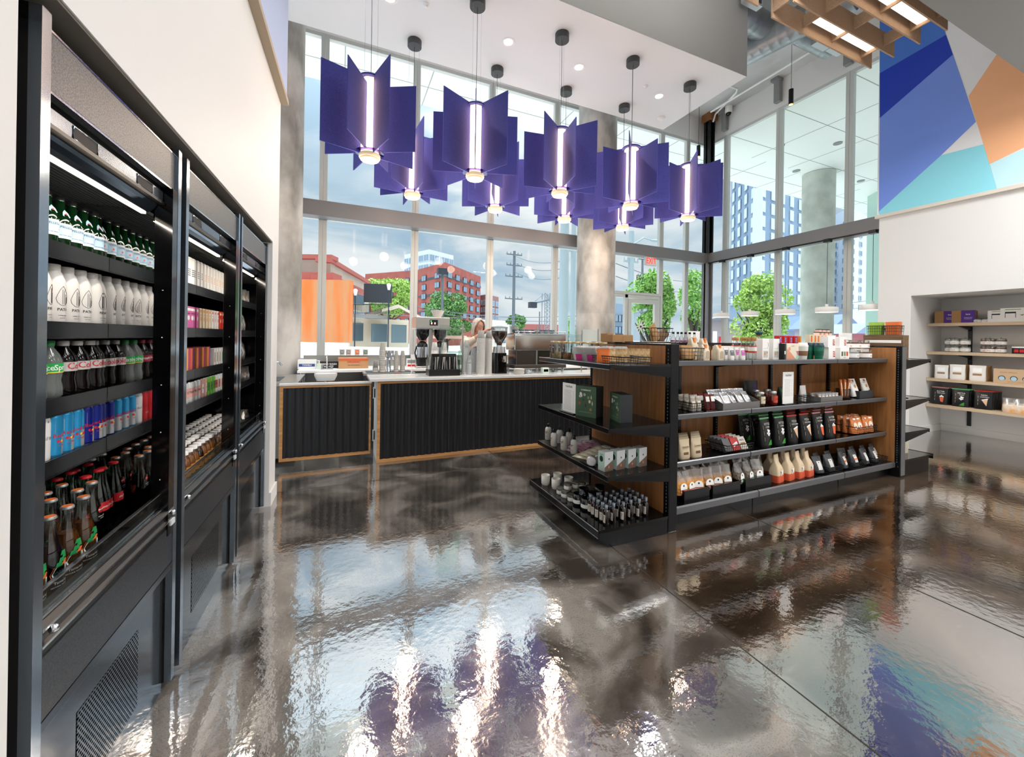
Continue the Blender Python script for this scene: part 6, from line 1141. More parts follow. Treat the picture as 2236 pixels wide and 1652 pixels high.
for i, (u, c, nm) in enumerate(((747, '#7d8488', 'grey'), (761, '#9a8a8a', 'pinkish grey'), (780, '#dd6f3a', 'orange'), (798, '#5f7a6a', 'green'))):
    b = B(); b.loft([rrect(.035, .025, 0, 12, 5), rrect(.04, .03, .095, 12, 5)], M('tea_tin_white', '#dcd9d4', .5)); c_ = B(); c_.box(-.028, .028, -.031, -.029, .02, .08, M('tea_'+nm[:4], c, .5)); c_.ftext('TEA', .022, paper, -.0315, .05)
    put(Proto('tea_carton', [('carton', b), ('label', c_)]), (bx_(u, 6.69, 770), 6.685, 1.0905), 0, 'small white tea carton with %s label on the backsplash ledge' % nm, 'carton', None)
# beverage tower and cups
t = thing('kegerator', 'dark undercounter cooler with chrome drip tray before the back counter', 'cooler', (bx_(849, 5.75, 806), 5.78, 0)); b = B(); b.box(-.33, .33, -.17, .17, 0, .86, M('charcoal_cabinet', '#37383b', .4, .3)); ob('cabinet', b, t); b = B(); b.box(-.34, .34, -.17, .17, .862, .90, steel, .004); b.box(-.30, .30, -.14, .14, .90, .905, darkgrey); b.box(.05, .14, -.172, -.17, .868, .892, red); ob('drip_tray', b, t)
b = B(); KX = t.location.x; b.lathe([(.05, 0), (.035, .02), (.03, .16), (.036, .25), (.03, .27)], chrome, 20)
for s in (-1, 0, 1): b.tube([(0, -.02, .20), (s*.05, -.08, .20), (s*.05, -.10, .16)], .009, chrome, 8); b.cyl(s*.05, -.08, .21, .29, .008, chrome, 8, .012)
b.box(-.07, .07, -.05, .03, .25, .30, chrome, .01); put(Proto('tap_tower', [('tower', b)]), (KX, 5.80, .9055), 0, 'chrome drink tap tower standing on the drip tray', 'tap')
gcup = M('grey_paper_cup', '#a9a49c', .5)
def cstack(n, r, h, mat, name='cup_stack', gap=.012, hh=.1):
    b = B(); pr = [(r*.72, 0), (r, hh)]
    for k in range(n): z = hh+k*gap; pr += [(r*1.06, z), (r*1.06, z+gap*.45), (r*.99, z+gap*.5), (r*.99, z+gap)]
    pr.append((r*.6, hh+n*gap+.001)); b.lathe(pr, mat, 18); return Proto(name, [('cups', b)])
def inv(n, r, r2, h, mat, rings=True):
    b = B(); pr = [(r*1.05, 0), (r*1.05, .006)]; m_ = n
    for k in range(m_): z = .006+(h-.10)*k/m_; pr += [(r*1.04, z), (r*1.04, z+(h-.1)/m_*.4), (r*.98, z+(h-.1)/m_*.5)]
    pr += [(r, h-.10), (r2, h)]; b.lathe(pr, mat, 20); return Proto('cup_stack', [('cups', b)])
for u, y, n, h, r, nm in ((835, 5.72, 10, .40, .042, 'tall grey paper cup stack left of the tap tower'), (865, 5.72, 8, .29, .032, 'shorter grey paper cup stack right of the tap tower'), (879, 5.74, 8, .29, .034, 'rightmost grey paper cup stack on the drip tray'), (820, 5.72, 5, .16, .036, 'low grey lid stack at the left of the drip tray')): bput(inv(n, r, r*.62, h, gcup, n), u, y, nm, 'cup stack', None, 0, 1, .9055)
for i, (u, h) in enumerate(((893, .14), (902, .20))): bput(boxp(.07, .07, h, white, lambda b, y: (b.box(-.025, .025, y, y+.0005, .02, .05, red), b.box(-.028, .028, y, y+.0005, .07, .12, grey)), 'supply_box'), u, 6.2, 'small white supply box left of the coffee brewer, %s' % ('shorter', 'taller')[i], 'box')
# twin coffee brewer
x_ = bx_(940, 6.2, 790); t = thing('coffee_brewer', 'twin stainless coffee brewer with two black airpots on the back counter', 'coffee brewer', (x_, 6.22, BZ)); b = B(); b.box(-.26, .26, -.18, .2, .60, .78, steel, .008); ob('head', b, t); b = B(); b.box(-.035, .035, -.0, .12, .02, .60, steel); b.box(-.25, .25, -.18, .2, 0, .03, steel, .004); ob('column', b, t)
b = B(); b.box(-.055, .07, -.184, -.18, .65, .74, black, .002); b.box(-.04, -.03, -.186, -.184, .71, .725, M('green_led', '#30ff60', .4, emis=('#30ff60', 4))); [b.box(-.035+k*.05, -.015+k*.05, -.186, -.184, .67, .70, M('display_pink', '#e9b9b0', .4, emis=('#ffb0a0', .8))) for k in range(2)]; ob('control_panel', b, t)
for s in (-1, 1):
    b = B(); b.lathe([(.05, .42), (.10, .50), (.105, .595)], blackg, 20, s*.14, -.06); b.box(s*.14-.02, s*.14+.02, -.24, -.16, .50, .53, blackg, .005); ob('brew_basket', b, t)
    q = thing('airpot', '%s black and steel airpot under the twin coffee brewer' % ('left' if s < 0 else 'right'), 'airpot', (x_+s*.14, 6.22-.06, BZ+.03)); b = B(); b.lathe([(.07, 0), (.085, .05), (.085, .13)], black, 20); ob('base', b, q); b = B(); b.lathe([(.086, .13), (.086, .29)], chrome, 20); ob('band', b, q); b = B(); b.lathe([(.086, .29), (.08, .33), (.05, .37), (.02, .385)], black, 20); b.tube([(0, -.05, .35), (0, -.10, .345), (0, -.11, .32)], .012, black, 8); ob('lid', b, q)
    b = B(); b.tube([(s*.085, 0, .3), (s*.11, 0, .2), (s*.085, 0, .1)], .01, black, 8); ob('handle', b, q)
b = B(); n = 40; rg = []
for z, r in ((0, .055), (.11, .105)): rg.append([((r+(.006 if k % 2 else 0)*z/.11)*cos(2*pi*k/n), (r+(.006 if k % 2 else 0)*z/.11)*sin(2*pi*k/n), z) for k in range(n)])
b.loft(rg, M('filter_paper', '#e0dbd2', .8), False, (1, 0)); put(Proto('coffee_filters', [('filters', b)]), (x_+.10, 6.2, BZ+.785), 0, 'stack of fluted paper coffee filters on top of the brewer', 'coffee filters')
# front counter
FZ = .93
b = B(); b.box(-.19, .19, -.10, .10, 0, .075, black, .002); c = B(); c.box(-.19, .19, .03, .035, .075, .22, clear); c.box(-.19, -.186, -.10, .1, .075, .19, clear); c.box(.186, .19, -.10, .1, .075, .19, clear); c.box(-.005, .005, -.09, .03, .075, .16, clear); d = B(); d.box(-.13, .18, .05, .10, .075, .26, black); t = put(Proto('straw_holder', [('base', b), ('divider', c), ('cup_rack', d)]), (bx_(967, 4.80, 815), 4.80, FZ), 0, 'black straw holder with clear dividers on the service counter', 'straw holder'); sx_ = t.location.x
sb = B(); sb.box(-.0035, .0035, -.0035, .0035, 0, .15, M('straw_wrap_black', '#242224', .5)); swh = B(); swh.box(-.0035, .0035, -.0035, .0035, 0, .15, M('straw_paper', '#c9c4be', .6)); ps1, ps2 = Proto('wrapped_straw', [('straw', sb)]), Proto('wrapped_straw', [('straw', swh)])
for i in range(46): put(ps2 if i % 4 == 0 else ps1, (sx_-.175+i*.0076, 4.73+R(-.01, .05), FZ+.076), R(0, 1), '%s drinking straw in the holder, place %d from the left end' % ('pale wrapped' if i % 4 == 0 else 'black', i+1), 'straw', 'straws in the holder', (R(-.12, .05), R(-.12, .12)))
wcup = inv(3, .04, .028, .14, M('white_cup', '#e6e0da', .5), 1)
for i, dx in enumerate((-.09, .03)): put(Proto('paper_cup', [('cup', wcup.parts[0][1])]) if 0 else wcup, (sx_+dx, 4.875, FZ+.19 if 0 else FZ+.261), 0, 'upturned white paper cups on the straw holder rack, %s' % ('left', 'right')[i], 'paper cups')
b = B(); b.tube([(-.13, 0, .005), (-.12, 0, .08), (-.04, 0, .1), (0, 0, .09)], .004, white, 6); b.tube([(-.16, -.01, .006), (-.1, .02, .006), (-.06, -.01, .006)], .004, white, 6); put(Proto('charging_cable', [('cable', b)]), (bx_(925, 4.78, 815), 4.9, FZ), 0, 'white cable looping on the counter beside the straw holder', 'cable')
for u, lb in ((1010, 'left'), (1172, 'middle')):
    z1 = 1.565; x = bx_(u, 4.85, 760); t = thing('sneeze_guard', 'glass sneeze guard on steel post, %s one on the counter' % lb, 'sneeze guard', (x, 4.85, FZ)); b = B(); b.cyl(0, 0, 0, z1-FZ, .012, steel, 12); b.cyl(0, 0, 0, .012, .03, steel, 14); ob('post', b, t); b = B(); b.box(-.04, .03, -.008, .008, z1-FZ-.07, z1-FZ-.055, steel, .002); ob('bracket', b, t)
    if lb == 'left': b = B(); b.box(-.30, -.02, -.003, .003, .12, .62, glass('guard_glass', '#eef6f2', .03)); ob('glass_pane', b, t)
    else: b = B(); b.box(.02, .72, -.003, .003, .12, .54, MATS['guard_glass']); b.box(.02, .72, -.0035, .0035, .537, .541, M('glass_edge_green', '#a9c9bb', .2)); ob('glass_pane', b, t)
t = thing('sneeze_guard', 'upright framed glass guard on the counter beyond the gondola jars', 'sneeze guard', (bx_(1288, 4.85, 760), 4.85, FZ)); b = B(); b.cyl(-.14, 0, 0, .6, .009, steel, 10); b.cyl(.14, 0, 0, .62, .009, steel, 10); ob('post', b, t); b = B(); b.box(-.13, .13, -.003, .003, .15, .61, M('frosted_guard', '#cfd9d2', .3, alpha=.45)); ob('glass_pane', b, t)
pc = glass('plastic_cup', '#f0f3f3', .16, .15, '#e9ecec', .3); gy = M('stack_grey', '#b9b6b1', .4)
for u, y, n, h, r, mt, nm in ((1049, 4.80, 34, .56, .052, gy, 'tallest grey cup stack, left of the pair, on the service counter'), (1066, 4.84, 40, .56, .045, gy, 'tallest grey cup stack, right of the pair, next to the grinder'), (1033, 4.93, 14, .33, .042, pc, 'clear plastic cup stack left of the tall grey stacks'), (1024, 4.82, 12, .24, .038, pc, 'lowest clear plastic cup stack on the service counter'), (1018, 5.0, 18, .43, .04, pc, 'clear plastic cup stack behind the left steel post')): bput(inv(n, r, r*.62, h, mt, n), u, y, nm, 'cup stack', None, 0, 1, FZ, 815)
b = B(); b.lathe([(.035, 0), (.035, .20), (.015, .27), (.013, .30)], glass('syrup_glass', '#d9e8dc', .1), 16); bput(Proto('glass_bottle', [('bottle', b)]), 1003, 4.85, 'clear greenish bottle between the straw holder and the steel post', 'bottle', None, 0, 1, FZ, 815)
# grinder
x = bx_(1090, 4.92, 760); t = thing('coffee_grinder', 'black coffee grinder with clear hopper full of beans on the counter', 'coffee grinder', (x, 4.92, FZ)); b = B(); b.loft([rrect(.095, .10, 0, 20, 5), rrect(.09, .10, .02, 20, 5), rrect(.085, .09, .27, 20, 5)], blackg); ob('body', b, t)
b = B(); b.loft([rrect(.075, .08, .27, 20, 4), rrect(.07, .075, .35, 20, 4)], chrome); ob('collar', b, t); b = B(); b.lathe([(.035, .35), (.035, .39), (.06, .43), (.105, .50), (.11, .60), (.105, .605)], glass('hopper_glass', '#e0e4e6', .12), 24, caps=(0, 0)); b.lathe([(.113, .60), (.113, .615), (.02, .63)], M('hopper_lid', '#9aa6ae', .25, trans=.4), 24); hp = ob('hopper', b, t); b = B(); b.lathe([(.03, .37), (.055, .43), (.098, .50), (.100, .56)], M('coffee_beans', '#3a2318', .5, noise=(90, '#6a4632'), bump=(90, 1.)), 24); ob('coffee_beans', b, hp)
b = B(); b.box(.02, .06, -.103, -.097, .15, .23, M('grinder_badge', '#b9b0a2', .4, .5)); b.tube([(0, -.08, .20), (0, -.15, .17)], .02, blackg, 8); ob('badge', b, t)
# espresso machine, its back to the shop
x0m = bx_(1112, 5.0, 790); t = thing('espresso_machine', 'chrome espresso machine seen from its back on the counter', 'espresso machine', (x0m+.40, 4.98, FZ)); b = B(); b.box(-.40, .40, -.15, .16, .30, .52, M('chrome_body', '#c9ccc9', .14, 1, bump=(3, .1)), .012); ob('upper_body', b, t); b = B(); b.box(-.36, .36, -.12, .16, .10, .30, M('lower_chrome', '#7d7a78', .2, .9), .006); ob('lower_body', b, t); b = B(); b.box(-.40, .40, -.16, .2, .06, .11, M('drip_tray_brown', '#4a443e', .35, .4), .006); ob('drip_tray', b, t)
for sx2 in (-.36, .36):
    for sy in (-.12, .15): b = B(); b.cyl(sx2, sy, 0, .06, .018, chrome, 12); ob('foot', b, t)
b = B(); b.box(-.40, .40, -.14, .15, .52, .535, chrome); b.tube([(-.39, -.14, .56), (.39, -.14, .56)], .006, chrome, 6); [b.cyl(q, -.14, .53, .56, .005, chrome, 6) for q in (-.38, 0, .38)]; ob('cup_rail', b, t)
b = B(); b.lathe([(.02, 0), (.038, .02), (.042, .055), (.038, .055), (.03, .01)], M('slate_cup', '#2f4650', .35), 18, caps=(1, 0)); pcup = Proto('espresso_cup', [('cup', b)])
for i in range(7): put(pcup, (x0m+.07+i*.096, 4.98, FZ+.536), 0, 'dark slate cup on top of the espresso machine, %s from the left' % on(i+1), 'cup', 'slate cups on espresso machine')
b = B(); b.lathe([(.05, 0), (.06, .10)], M('steel_pan', '#b9b7b0', .4, .6), 16); put(Proto('steel_container', [('container', b)]), (bx_(1122, 5.3, 725), 5.09, FZ+.536) if 0 else (bx_(1122, 5.08, 725), 5.07, FZ+.536), 0, 'steel container on the machine just right of the grinder hopper', 'container')
for i in range(5): b = B(); b.lathe([(.06, 0), (.075, .012), (.07, .014)], ce, 20); put(Proto('saucer', [('saucer', b)]), (bx_(1132, 4.72, 812), 4.70, FZ+i*.0145), 0, 'white saucer in the stack before the espresso machine, %s from the bottom' % on(i+1), 'saucer', 'stacked saucers')
for i in range(4): b = B(); b.lathe([(.05, 0), (.065, .012), (.06, .014)], chrome, 20); put(Proto('saucer', [('saucer', b)]), (bx_(1152, 4.72, 812), 4.72, FZ+i*.0145), 0, 'steel saucer in the stack near the middle post, %s from the bottom' % on(i+1), 'saucer', 'stacked steel saucers')
b = B(); b.box(-.05, .05, -.03, .03, 0, .075, M('mint_machine', '#cfe0d0', .4), .006); b.box(-.035, .035, -.031, -.03, .02, .055, blackg); bput(Proto('card_reader', [('reader', b)]), 1190, 4.75, 'small pale card reader with dark screen right of the middle post', 'card reader', None, 0, 1, FZ, 812)
for i, u in enumerate((1180, 1201, 1213)): b = B(); b.lathe([(.025, 0), (.032, .09), (.029, .09), (.023, .006)], clear, 16, caps=(1, 0)); bput(Proto('drinking_glass', [('glass', b)]), u, 4.9, 'clear drinking glass near the end of the counter, %s from the left' % on(i+1), 'glass', 'drinking glasses', 0, 1.1, FZ, 812)
b = B(); b.lathe([(.24, 0), (.26, .56), (.27, .58)], black, 24); b.T = None; c = B(); c.lathe([(.275, .56), (.28, .60), (.25, .61)], M('black_liner', '#1a1a1d', .3, bump=(25, 1.)), 24); put(Proto('trash_bin', [('bin', b), ('liner', c)]), (bx_(771, 5.40, 826), 5.40, 0), 0, 'round black trash bin with liner behind the swing gate', 'trash bin', None, (0, 0), (.62, .62, 1.18))
# ======================= BARISTA =======================
skin = M('skin', '#c98f78', .5); cardi = M('cream_cardigan', '#d9c6b4', .85, bump=(60, .3)); dress = M('floral_dress', '#15161f', .7, noise=(38, '#5a6076')); hairm = M('silver_hair', '#b9aea2', .5, noise=(60, '#dcd2c4'), bump=(90, .8), stretch=(1, 1, .15))
def skinmesh(name, V_, E_, mat, par, lv=2):
    me = bpy.data.meshes.new(name); me.from_pydata([v[:3] for v in V_], E_, []); o = bpy.data.objects.new(name, me); C.objects.link(o); o.parent = par
    me.materials.append(mat); o.modifiers.new('skin', 'SKIN'); me.skin_vertices or None
    for i, v in enumerate(V_): me.skin_vertices[0].data[i].radius = (v[3], v[4] if len(v) > 4 else v[3])
    me.skin_vertices[0].data[0].use_root = True; s = o.modifiers.new('sub', 'SUBSURF'); s.levels = s.render_levels = lv
    dg = bpy.context.evaluated_depsgraph_get(); m2 = bpy.data.meshes.new_from_object(o.evaluated_get(dg)); o.modifiers.clear(); o.data = m2
    for p in m2.polygons: p.use_smooth = True
    return o
PXX, PYY = 1.80, 5.62
t = thing('person', 'woman with silver bob and cream cardigan reaching over the coffee grinder', 'person', (PXX, PYY, 0))
V_ = [(0, 0, .95, .15, .11), (0, -.01, 1.12, .13, .10), (.0, -.04, 1.28, .15, .10), (.01, -.07, 1.40, .06, .05), (.03, -.10, 1.47, .048, .048), (.04, -.12, 1.53, .07, .075), (.04, -.12, 1.60, .072, .085),
 (-.14, -.06, 1.35, .055), (-.15, -.26, 1.30, .043), (-.05, -.42, 1.42, .033), (.05, -.50, 1.50, .024), (.075, -.515, 1.515, .030, .016),
 (.17, -.03, 1.33, .055), (.27, -.14, 1.14, .042), (.30, -.36, 1.12, .032), (.30, -.44, 1.14, .024), (.30, -.48, 1.145, .028, .016),
 (.09, 0, .86, .10), (.09, -.02, .50, .062), (.09, 0, .10, .042), (.09, -.10, .04, .036), (-.09, 0, .86, .10), (-.09, -.02, .50, .062), (-.09, 0, .10, .042), (-.09, -.10, .04, .036)]
E_ = [(0, 1), (1, 2), (2, 3), (3, 4), (4, 5), (5, 6), (2, 7), (7, 8), (8, 9), (9, 10), (10, 11), (2, 12), (12, 13), (13, 14), (14, 15), (15, 16), (0, 17), (17, 18), (18, 19), (19, 20), (0, 21), (21, 22), (22, 23), (23, 24)]
def fing(root, ri, d, side):
    d = Vector(d).normalized(); sd = Vector(side).normalized(); dn = Vector((0, 0, -1))
    for k, L_ in enumerate((.062, .072, .068, .054)):
        a = Vector(root)+sd*((k-1.5)*.016)+d*.012; i0 = len(V_); V_.append((*a, .0085)); E_.append((ri, i0)); p = a
        for j, q in enumerate((.45, .33, .25)):
            p = p+(d*(1-.35*j)+dn*(.25+.4*j)).normalized()*L_*q; V_.append((*p, .0078-.0008*j)); E_.append((i0+j, i0+j+1))
    a = Vector(root)-sd*.026-d*.01; i0 = len(V_); V_.append((*a, .010)); E_.append((ri, i0)); p = a-sd*.012+d*.022+dn*.008; V_.append((*p, .0085)); E_.append((i0, i0+1)); p = p+d*.024+dn*.006; V_.append((*p, .0075)); E_.append((i0+1, i0+2))
fing((.085, -.53, 1.52), 11, (.55, -.5, .35), (.6, .6, 0)); fing((.30, -.49, 1.145), 16, (-.1, -1, .1), (-1, 0, 0))
body = skinmesh('body', V_, E_, skin, t)
# head shape with face, child parts
hc = Vector((.045, -.125, 1.565)); fa = .10
def HB(): b = B(); b.T = Matrix.Translation(hc) @ Matrix.Rotation(fa, 4, 'Z') @ Matrix.Rotation(.12, 4, 'X'); return b
b = HB(); rg = []
for z, w, yf, yb in ((-.108, .018, -.075, -.03), (-.10, .034, -.088, -.01), (-.08, .05, -.094, .03), (-.05, .062, -.093, .065), (-.015, .069, -.092, .082), (.02, .073, -.094, .088), (.055, .070, -.09, .085), (.085, .055, -.07, .065), (.105, .025, -.035, .03)):
    rg.append([(w*sin(a), (yf if cos(a) > 0 else -yb)*abs(cos(a))**.9*(1) if 0 else (yf*cos(a) if cos(a) > 0 else -yb*cos(a)), z) for a in [2*pi*i/24 for i in range(24)]])
b.loft(rg, skin, True)
b.add([(0, -.095, .012), (-.011, -.094, -.028), (.011, -.094, -.028), (0, -.117, -.026), (0, -.092, -.036)], [(0, 1, 3), (0, 3, 2), (1, 4, 3), (3, 4, 2)], skin, True)
for s in (-1, 1): b.ball((s*.073, .0, -.012), .008, .016, .028, skin, 8, 6)
hd_ = ob('head', b, t)
b = HB()
for s in (-1, 1): b.ball((s*.030, -.0885, .008), .0125, .007, .006, M('eye_white', '#e6e0da', .3), 10, 6); b.ball((s*.030, -.0955, .008), .0048, .002, .0048, ink, 8, 4)
ob('eyes', b, hd_); b = HB(); b.ball((0, -.0905, -.058), .021, .006, .0052, M('lips', '#a85a56', .45), 12, 6); ob('mouth', b, hd_)
b = HB(); [b.ball((s*.030, -.093, .025), .017, .003, .0025, M('brow', '#8a7768', .8), 10, 4) for s in (-1, 1)]; ob('eyebrows', b, hd_)
b = HB()
for s in (-1, 1): b.tube([(s*.031+.019*cos(a*pi/8), -.103, .006+.014*sin(a*pi/8)) for a in range(16)], .0012, darkgrey, 4, True); b.tube([(s*.05, -.1, .008), (s*.074, -.02, .008)], .0012, darkgrey, 4)
b.tube([(-.012, -.104, .008), (.012, -.104, .008)], .0012, darkgrey, 4); ob('eyeglasses', b, hd_)
b = HB(); rg = []
for z, w, yb, cut in ((-.135, .088, .085, 1.2), (-.11, .096, .098, 1.2), (-.06, .096, .104, 1.2), (-.01, .090, .105, 1.15), (.03, .086, .104, 1.0), (.062, .082, .102, .7), (.092, .066, .085, .15), (.118, .03, .05, .0)):
    r_ = []
    for i in range(25):
        a = -pi+cut+(2*pi-2*cut)*i/24 if cut else 2*pi*i/25-pi
        r_.append((w*sin(a), -(-yb*cos(a)) if 0 else (yb*-cos(a+pi) if 0 else -cos(a+pi)*(-yb)), z))
    rg.append([(w*sin(a_), yb*cos(a_)*(1 if cos(a_) > 0 else .98), z) for a_ in [(-pi+cut)+(2*pi-2*cut)*i/24 for i in range(25)]])
for k in range(len(rg)-1):
    n = 25; vs = rg[k]+rg[k+1]; b.add(vs, [(i, i+1, n+i+1, n+i) for i in range(n-1)], hairm, True)
b.add(rg[-1], [tuple(range(25))], hairm, True)
for s in (-1, 1):
    for j in range(5): b.tube([(s*(.004+.009*j), -.080+.004*j, .104-.002*j), (s*(.052+.004*j), -.086+.006*j, .066), (s*(.079+.003*j), -.058+.009*j, .0), (s*(.086+.002*j), -.04+.010*j, -.06), (s*.078, -.035+.01*j, -.125)], [.010, .010, .009, .009, .004], hairm, 8)
ob('hair', b, hd_)
VC = [(0, 0, .98, .165, .13), (0, -.01, 1.12, .155, .125), (.0, -.035, 1.28, .17, .122), (.008, -.055, 1.37, .11, .09), (-.135, -.06, 1.35, .085), (-.152, -.27, 1.30, .056), (-.06, -.40, 1.405, .045), (.165, -.03, 1.335, .083), (.272, -.145, 1.14, .056), (.298, -.33, 1.12, .044)]
skinmesh('cardigan', VC, [(0, 1), (1, 2), (2, 3), (2, 4), (4, 5), (5, 6), (2, 7), (7, 8), (8, 9)], cardi, t)
VD = [(.0, -.045, 1.30, .10, .10), (0, -.06, 1.15, .13, .115), (0, -.03, .98, .155, .13), (0, -.02, .75, .17, .15), (0, 0, .5, .19, .17)]
skinmesh('dress', [(v[0]+.02, v[1]-.035, *v[2:]) for v in VD], [(0, 1), (1, 2), (2, 3), (3, 4)], dress, t)
# ======================= PENDANTS =======================
felt = M('purple_felt', '#33347c', .85, noise=(140, '#424392')); glow = M('lamp_glow', '#ffe9cf', .5, emis=('#ffdcb0', 1.1)); brass = M('cream_ring', '#e6cfae', .35, emis=('#ffd9a8', .15)); canm = M('canopy_grey', '#3b3d3e', .45)
def pendant(i, u, v, zb, ztop, zc, rad, rz, label):
    p = onz(u, v, zb); x, y = p.x, p.y
    t = thing('pendant_lamp', label, 'pendant lamp', (x, y, 0), rz, 'purple felt fin pendants')
    b = B(); b.cyl(0, 0, zc-.085, zc, .095, canm, 24); ob('canopy', b, t)
    b = B(); b.tube([(0, 0, zc-.085), (0, 0, ztop+.03)], .003, black, 5); b.tube([(.07, 0, zc-.085), (.07, 0, ztop)], .0012, M('thin_cable', '#9a9a9a', .4, .8), 4); b.tube([(-.07, 0, zc-.085), (-.07, 0, ztop)], .0012, MATS['thin_cable'], 4); ob('cable', b, t)
    hm = (ztop-zb)
    for k in range(8):
        a = 2*pi*k/8; hh = hm*(1 if k % 2 == 0 else .86); z0 = zb+.05+(hm-hh)*.25
        f = B(); f.T = Matrix.Rotation(a, 4, 'Z'); f.prism([(.06, z0), (rad, z0-.0), (rad, z0+hh-.06), (.06, z0+hh-.06)], -.0045, .0045, felt, 1); ob('fin', f, t)
    b = B()
    for k in range(8):
        a = 2*pi*(k+.5)/8; b.T = Matrix.Rotation(a, 4, 'Z'); b.box(.055, .095, -.034, .034, zb+.06, ztop-.04, glow)
    b.T = None; ob('light_tube', b, t)
    for k in range(8):
        a = 2*pi*(k+.5)/8; l = bpy.data.lights.new('tube_light', 'AREA'); l.shape = 'RECTANGLE'; l.size = .05; l.size_y = ztop-zb-.14; l.energy = 1.6; l.color = (1, .80, .66)
        o = bpy.data.objects.new('tube_light', l); C.objects.link(o); o.parent = t; o.location = (.099*cos(a), .099*sin(a), (zb+ztop)/2+.01); o.rotation_euler = (pi/2, 0, a+pi/2)
    b = B(); b.lathe([(.108, zb+.02), (.113, zb+.03), (.113, zb+.055), (.05, zb+.06)], brass, 24); b.cyl(0, 0, zb, zb+.028, .095, brass, 24); b.cyl(0, 0, zb-.002, zb, .015, canm, 12); ob('bottom_ring', b, t)
    b = B(); b.cyl(0, 0, ztop-.04, ztop-.02, .135, felt, 24); b.cyl(0, 0, ztop-.02, ztop, .10, brass, 24); ob('top_disc', b, t)
    b = B(); b.cyl(0, 0, zb+.075, zb+.08, .15, glass('violet_ring_glass', '#8f7fd0', .15), 24); ob('lower_ring', b, t)
    l = bpy.data.lights.new('pendant_glow', 'POINT'); l.energy = 14; l.color = (1, .8, .62); l.shadow_soft_size = .1; o = bpy.data.objects.new('pendant_light', l); C.objects.link(o); o.parent = t; o.location = (0, 0, zb-.12)
near = [(807, 350, 'first'), (1037, 392, 'second'), (1222, 428, 'third'), (1377, 455, 'fourth'), (1502, 481, 'fifth')]
far = [(900, 432, 'first'), (1081, 462, 'second'), (1232, 484, 'third'), (1359, 502, 'fourth')]
for i, (u, v, n) in enumerate(near): pendant(i, u, v, 3.32, 4.22, 5.499, .51, .30+.17*i, 'purple felt fin pendant lamp, %s from the left in the nearer row' % n)
for i, (u, v, n) in enumerate(far): pendant(i, u, v, 3.32, 4.22, 5.499, .51, .1+.23*i, 'purple felt fin pendant lamp, %s from the left in the farther row' % n)
# recessed downlights and detectors in the cloud
dlm = M('downlight_glow', '#ffffff', .4, emis=('#fff4e6', 5))
for i, (u, v, n) in enumerate(((851, -4, 'first'), (1110, 92, 'second'), (1264, 147, 'third'), (1439, 210, 'fourth'))):
    p = onz(u, v, 5.5); t = thing('recessed_downlight', 'round white recessed downlight in the dropped ceiling, %s from the left' % n, 'downlight', tuple(p), 0, 'recessed downlights')
    b = B(); b.lathe([(.095, -.002), (.09, -.006), (.075, -.004), (.06, -.001)], white, 24, caps=(0, 0)); ob('trim_ring', b, t); b = B(); b.cyl(0, 0, -.003, -.001, .06, dlm, 20); ob('lens', b, t)
    l = bpy.data.lights.new('downlight', 'SPOT'); l.energy = 130; l.spot_size = 1.9; l.spot_blend = .7; l.shadow_soft_size = .06; l.color = (1, .97, .94); o = bpy.data.objects.new('downlight_beam', l); C.objects.link(o); o.parent = t; o.location = (0, 0, -.02)
for i, (u, v, r, lb) in enumerate(((1444, 257, .07, 'round white smoke detector near the end of the dropped ceiling'), (1409, 187, .035, 'small white sensor disc between the ceiling downlights'), (930, 8, .035, 'small white sensor disc at the left of the dropped ceiling'))):
    p = onz(u, v, 5.499); b = B(); b.lathe([(r, 0), (r, -.015), (r*.7, -.035), (r*.2, -.04)], white, 20); thing('smoke_detector' if i == 0 else 'ceiling_sensor', lb, 'detector' if i == 0 else 'sensor', tuple(p), 0, None, b)
p = onz(1591, 250, 6.9); t = thing('security_camera', 'white dome security camera on the ceiling above the side windows', 'camera', (p.x, p.y, 7.098)); b = B(); b.lathe([(.08, 0), (.08, -.14), (.07, -.16)], white, 20); ob('housing', b, t); b = B(); b.ball((0, 0, -.16), .06, .06, .07, blackg, 14, 8); ob('dome', b, t)
# slim black pendants
for u, v0, v1, y, lb in ((1727, 195, 228, 4.81, 'slim black cylinder pendant hanging before the side windows'), (1525, 318, 342, 6.4, 'slim black cylinder pendant near the corner column')):
    a, c = ony(u, v1, y), ony(u, v0, y); t = thing('cylinder_pendant', lb, 'pendant lamp', (a.x, a.y, 0)); b = B(); b.cyl(0, 0, a.z, c.z, .04, black, 18); ob('shade', b, t); b = B(); b.tube([(0, 0, c.z), (0, 0, 7.1)], .004, black, 5); ob('cord', b, t); b = B(); b.cyl(0, 0, a.z-.003, a.z, .033, M('warm_lens', '#ffb070', .4, emis=('#ff9a50', 5)), 16); ob('lens', b, t)
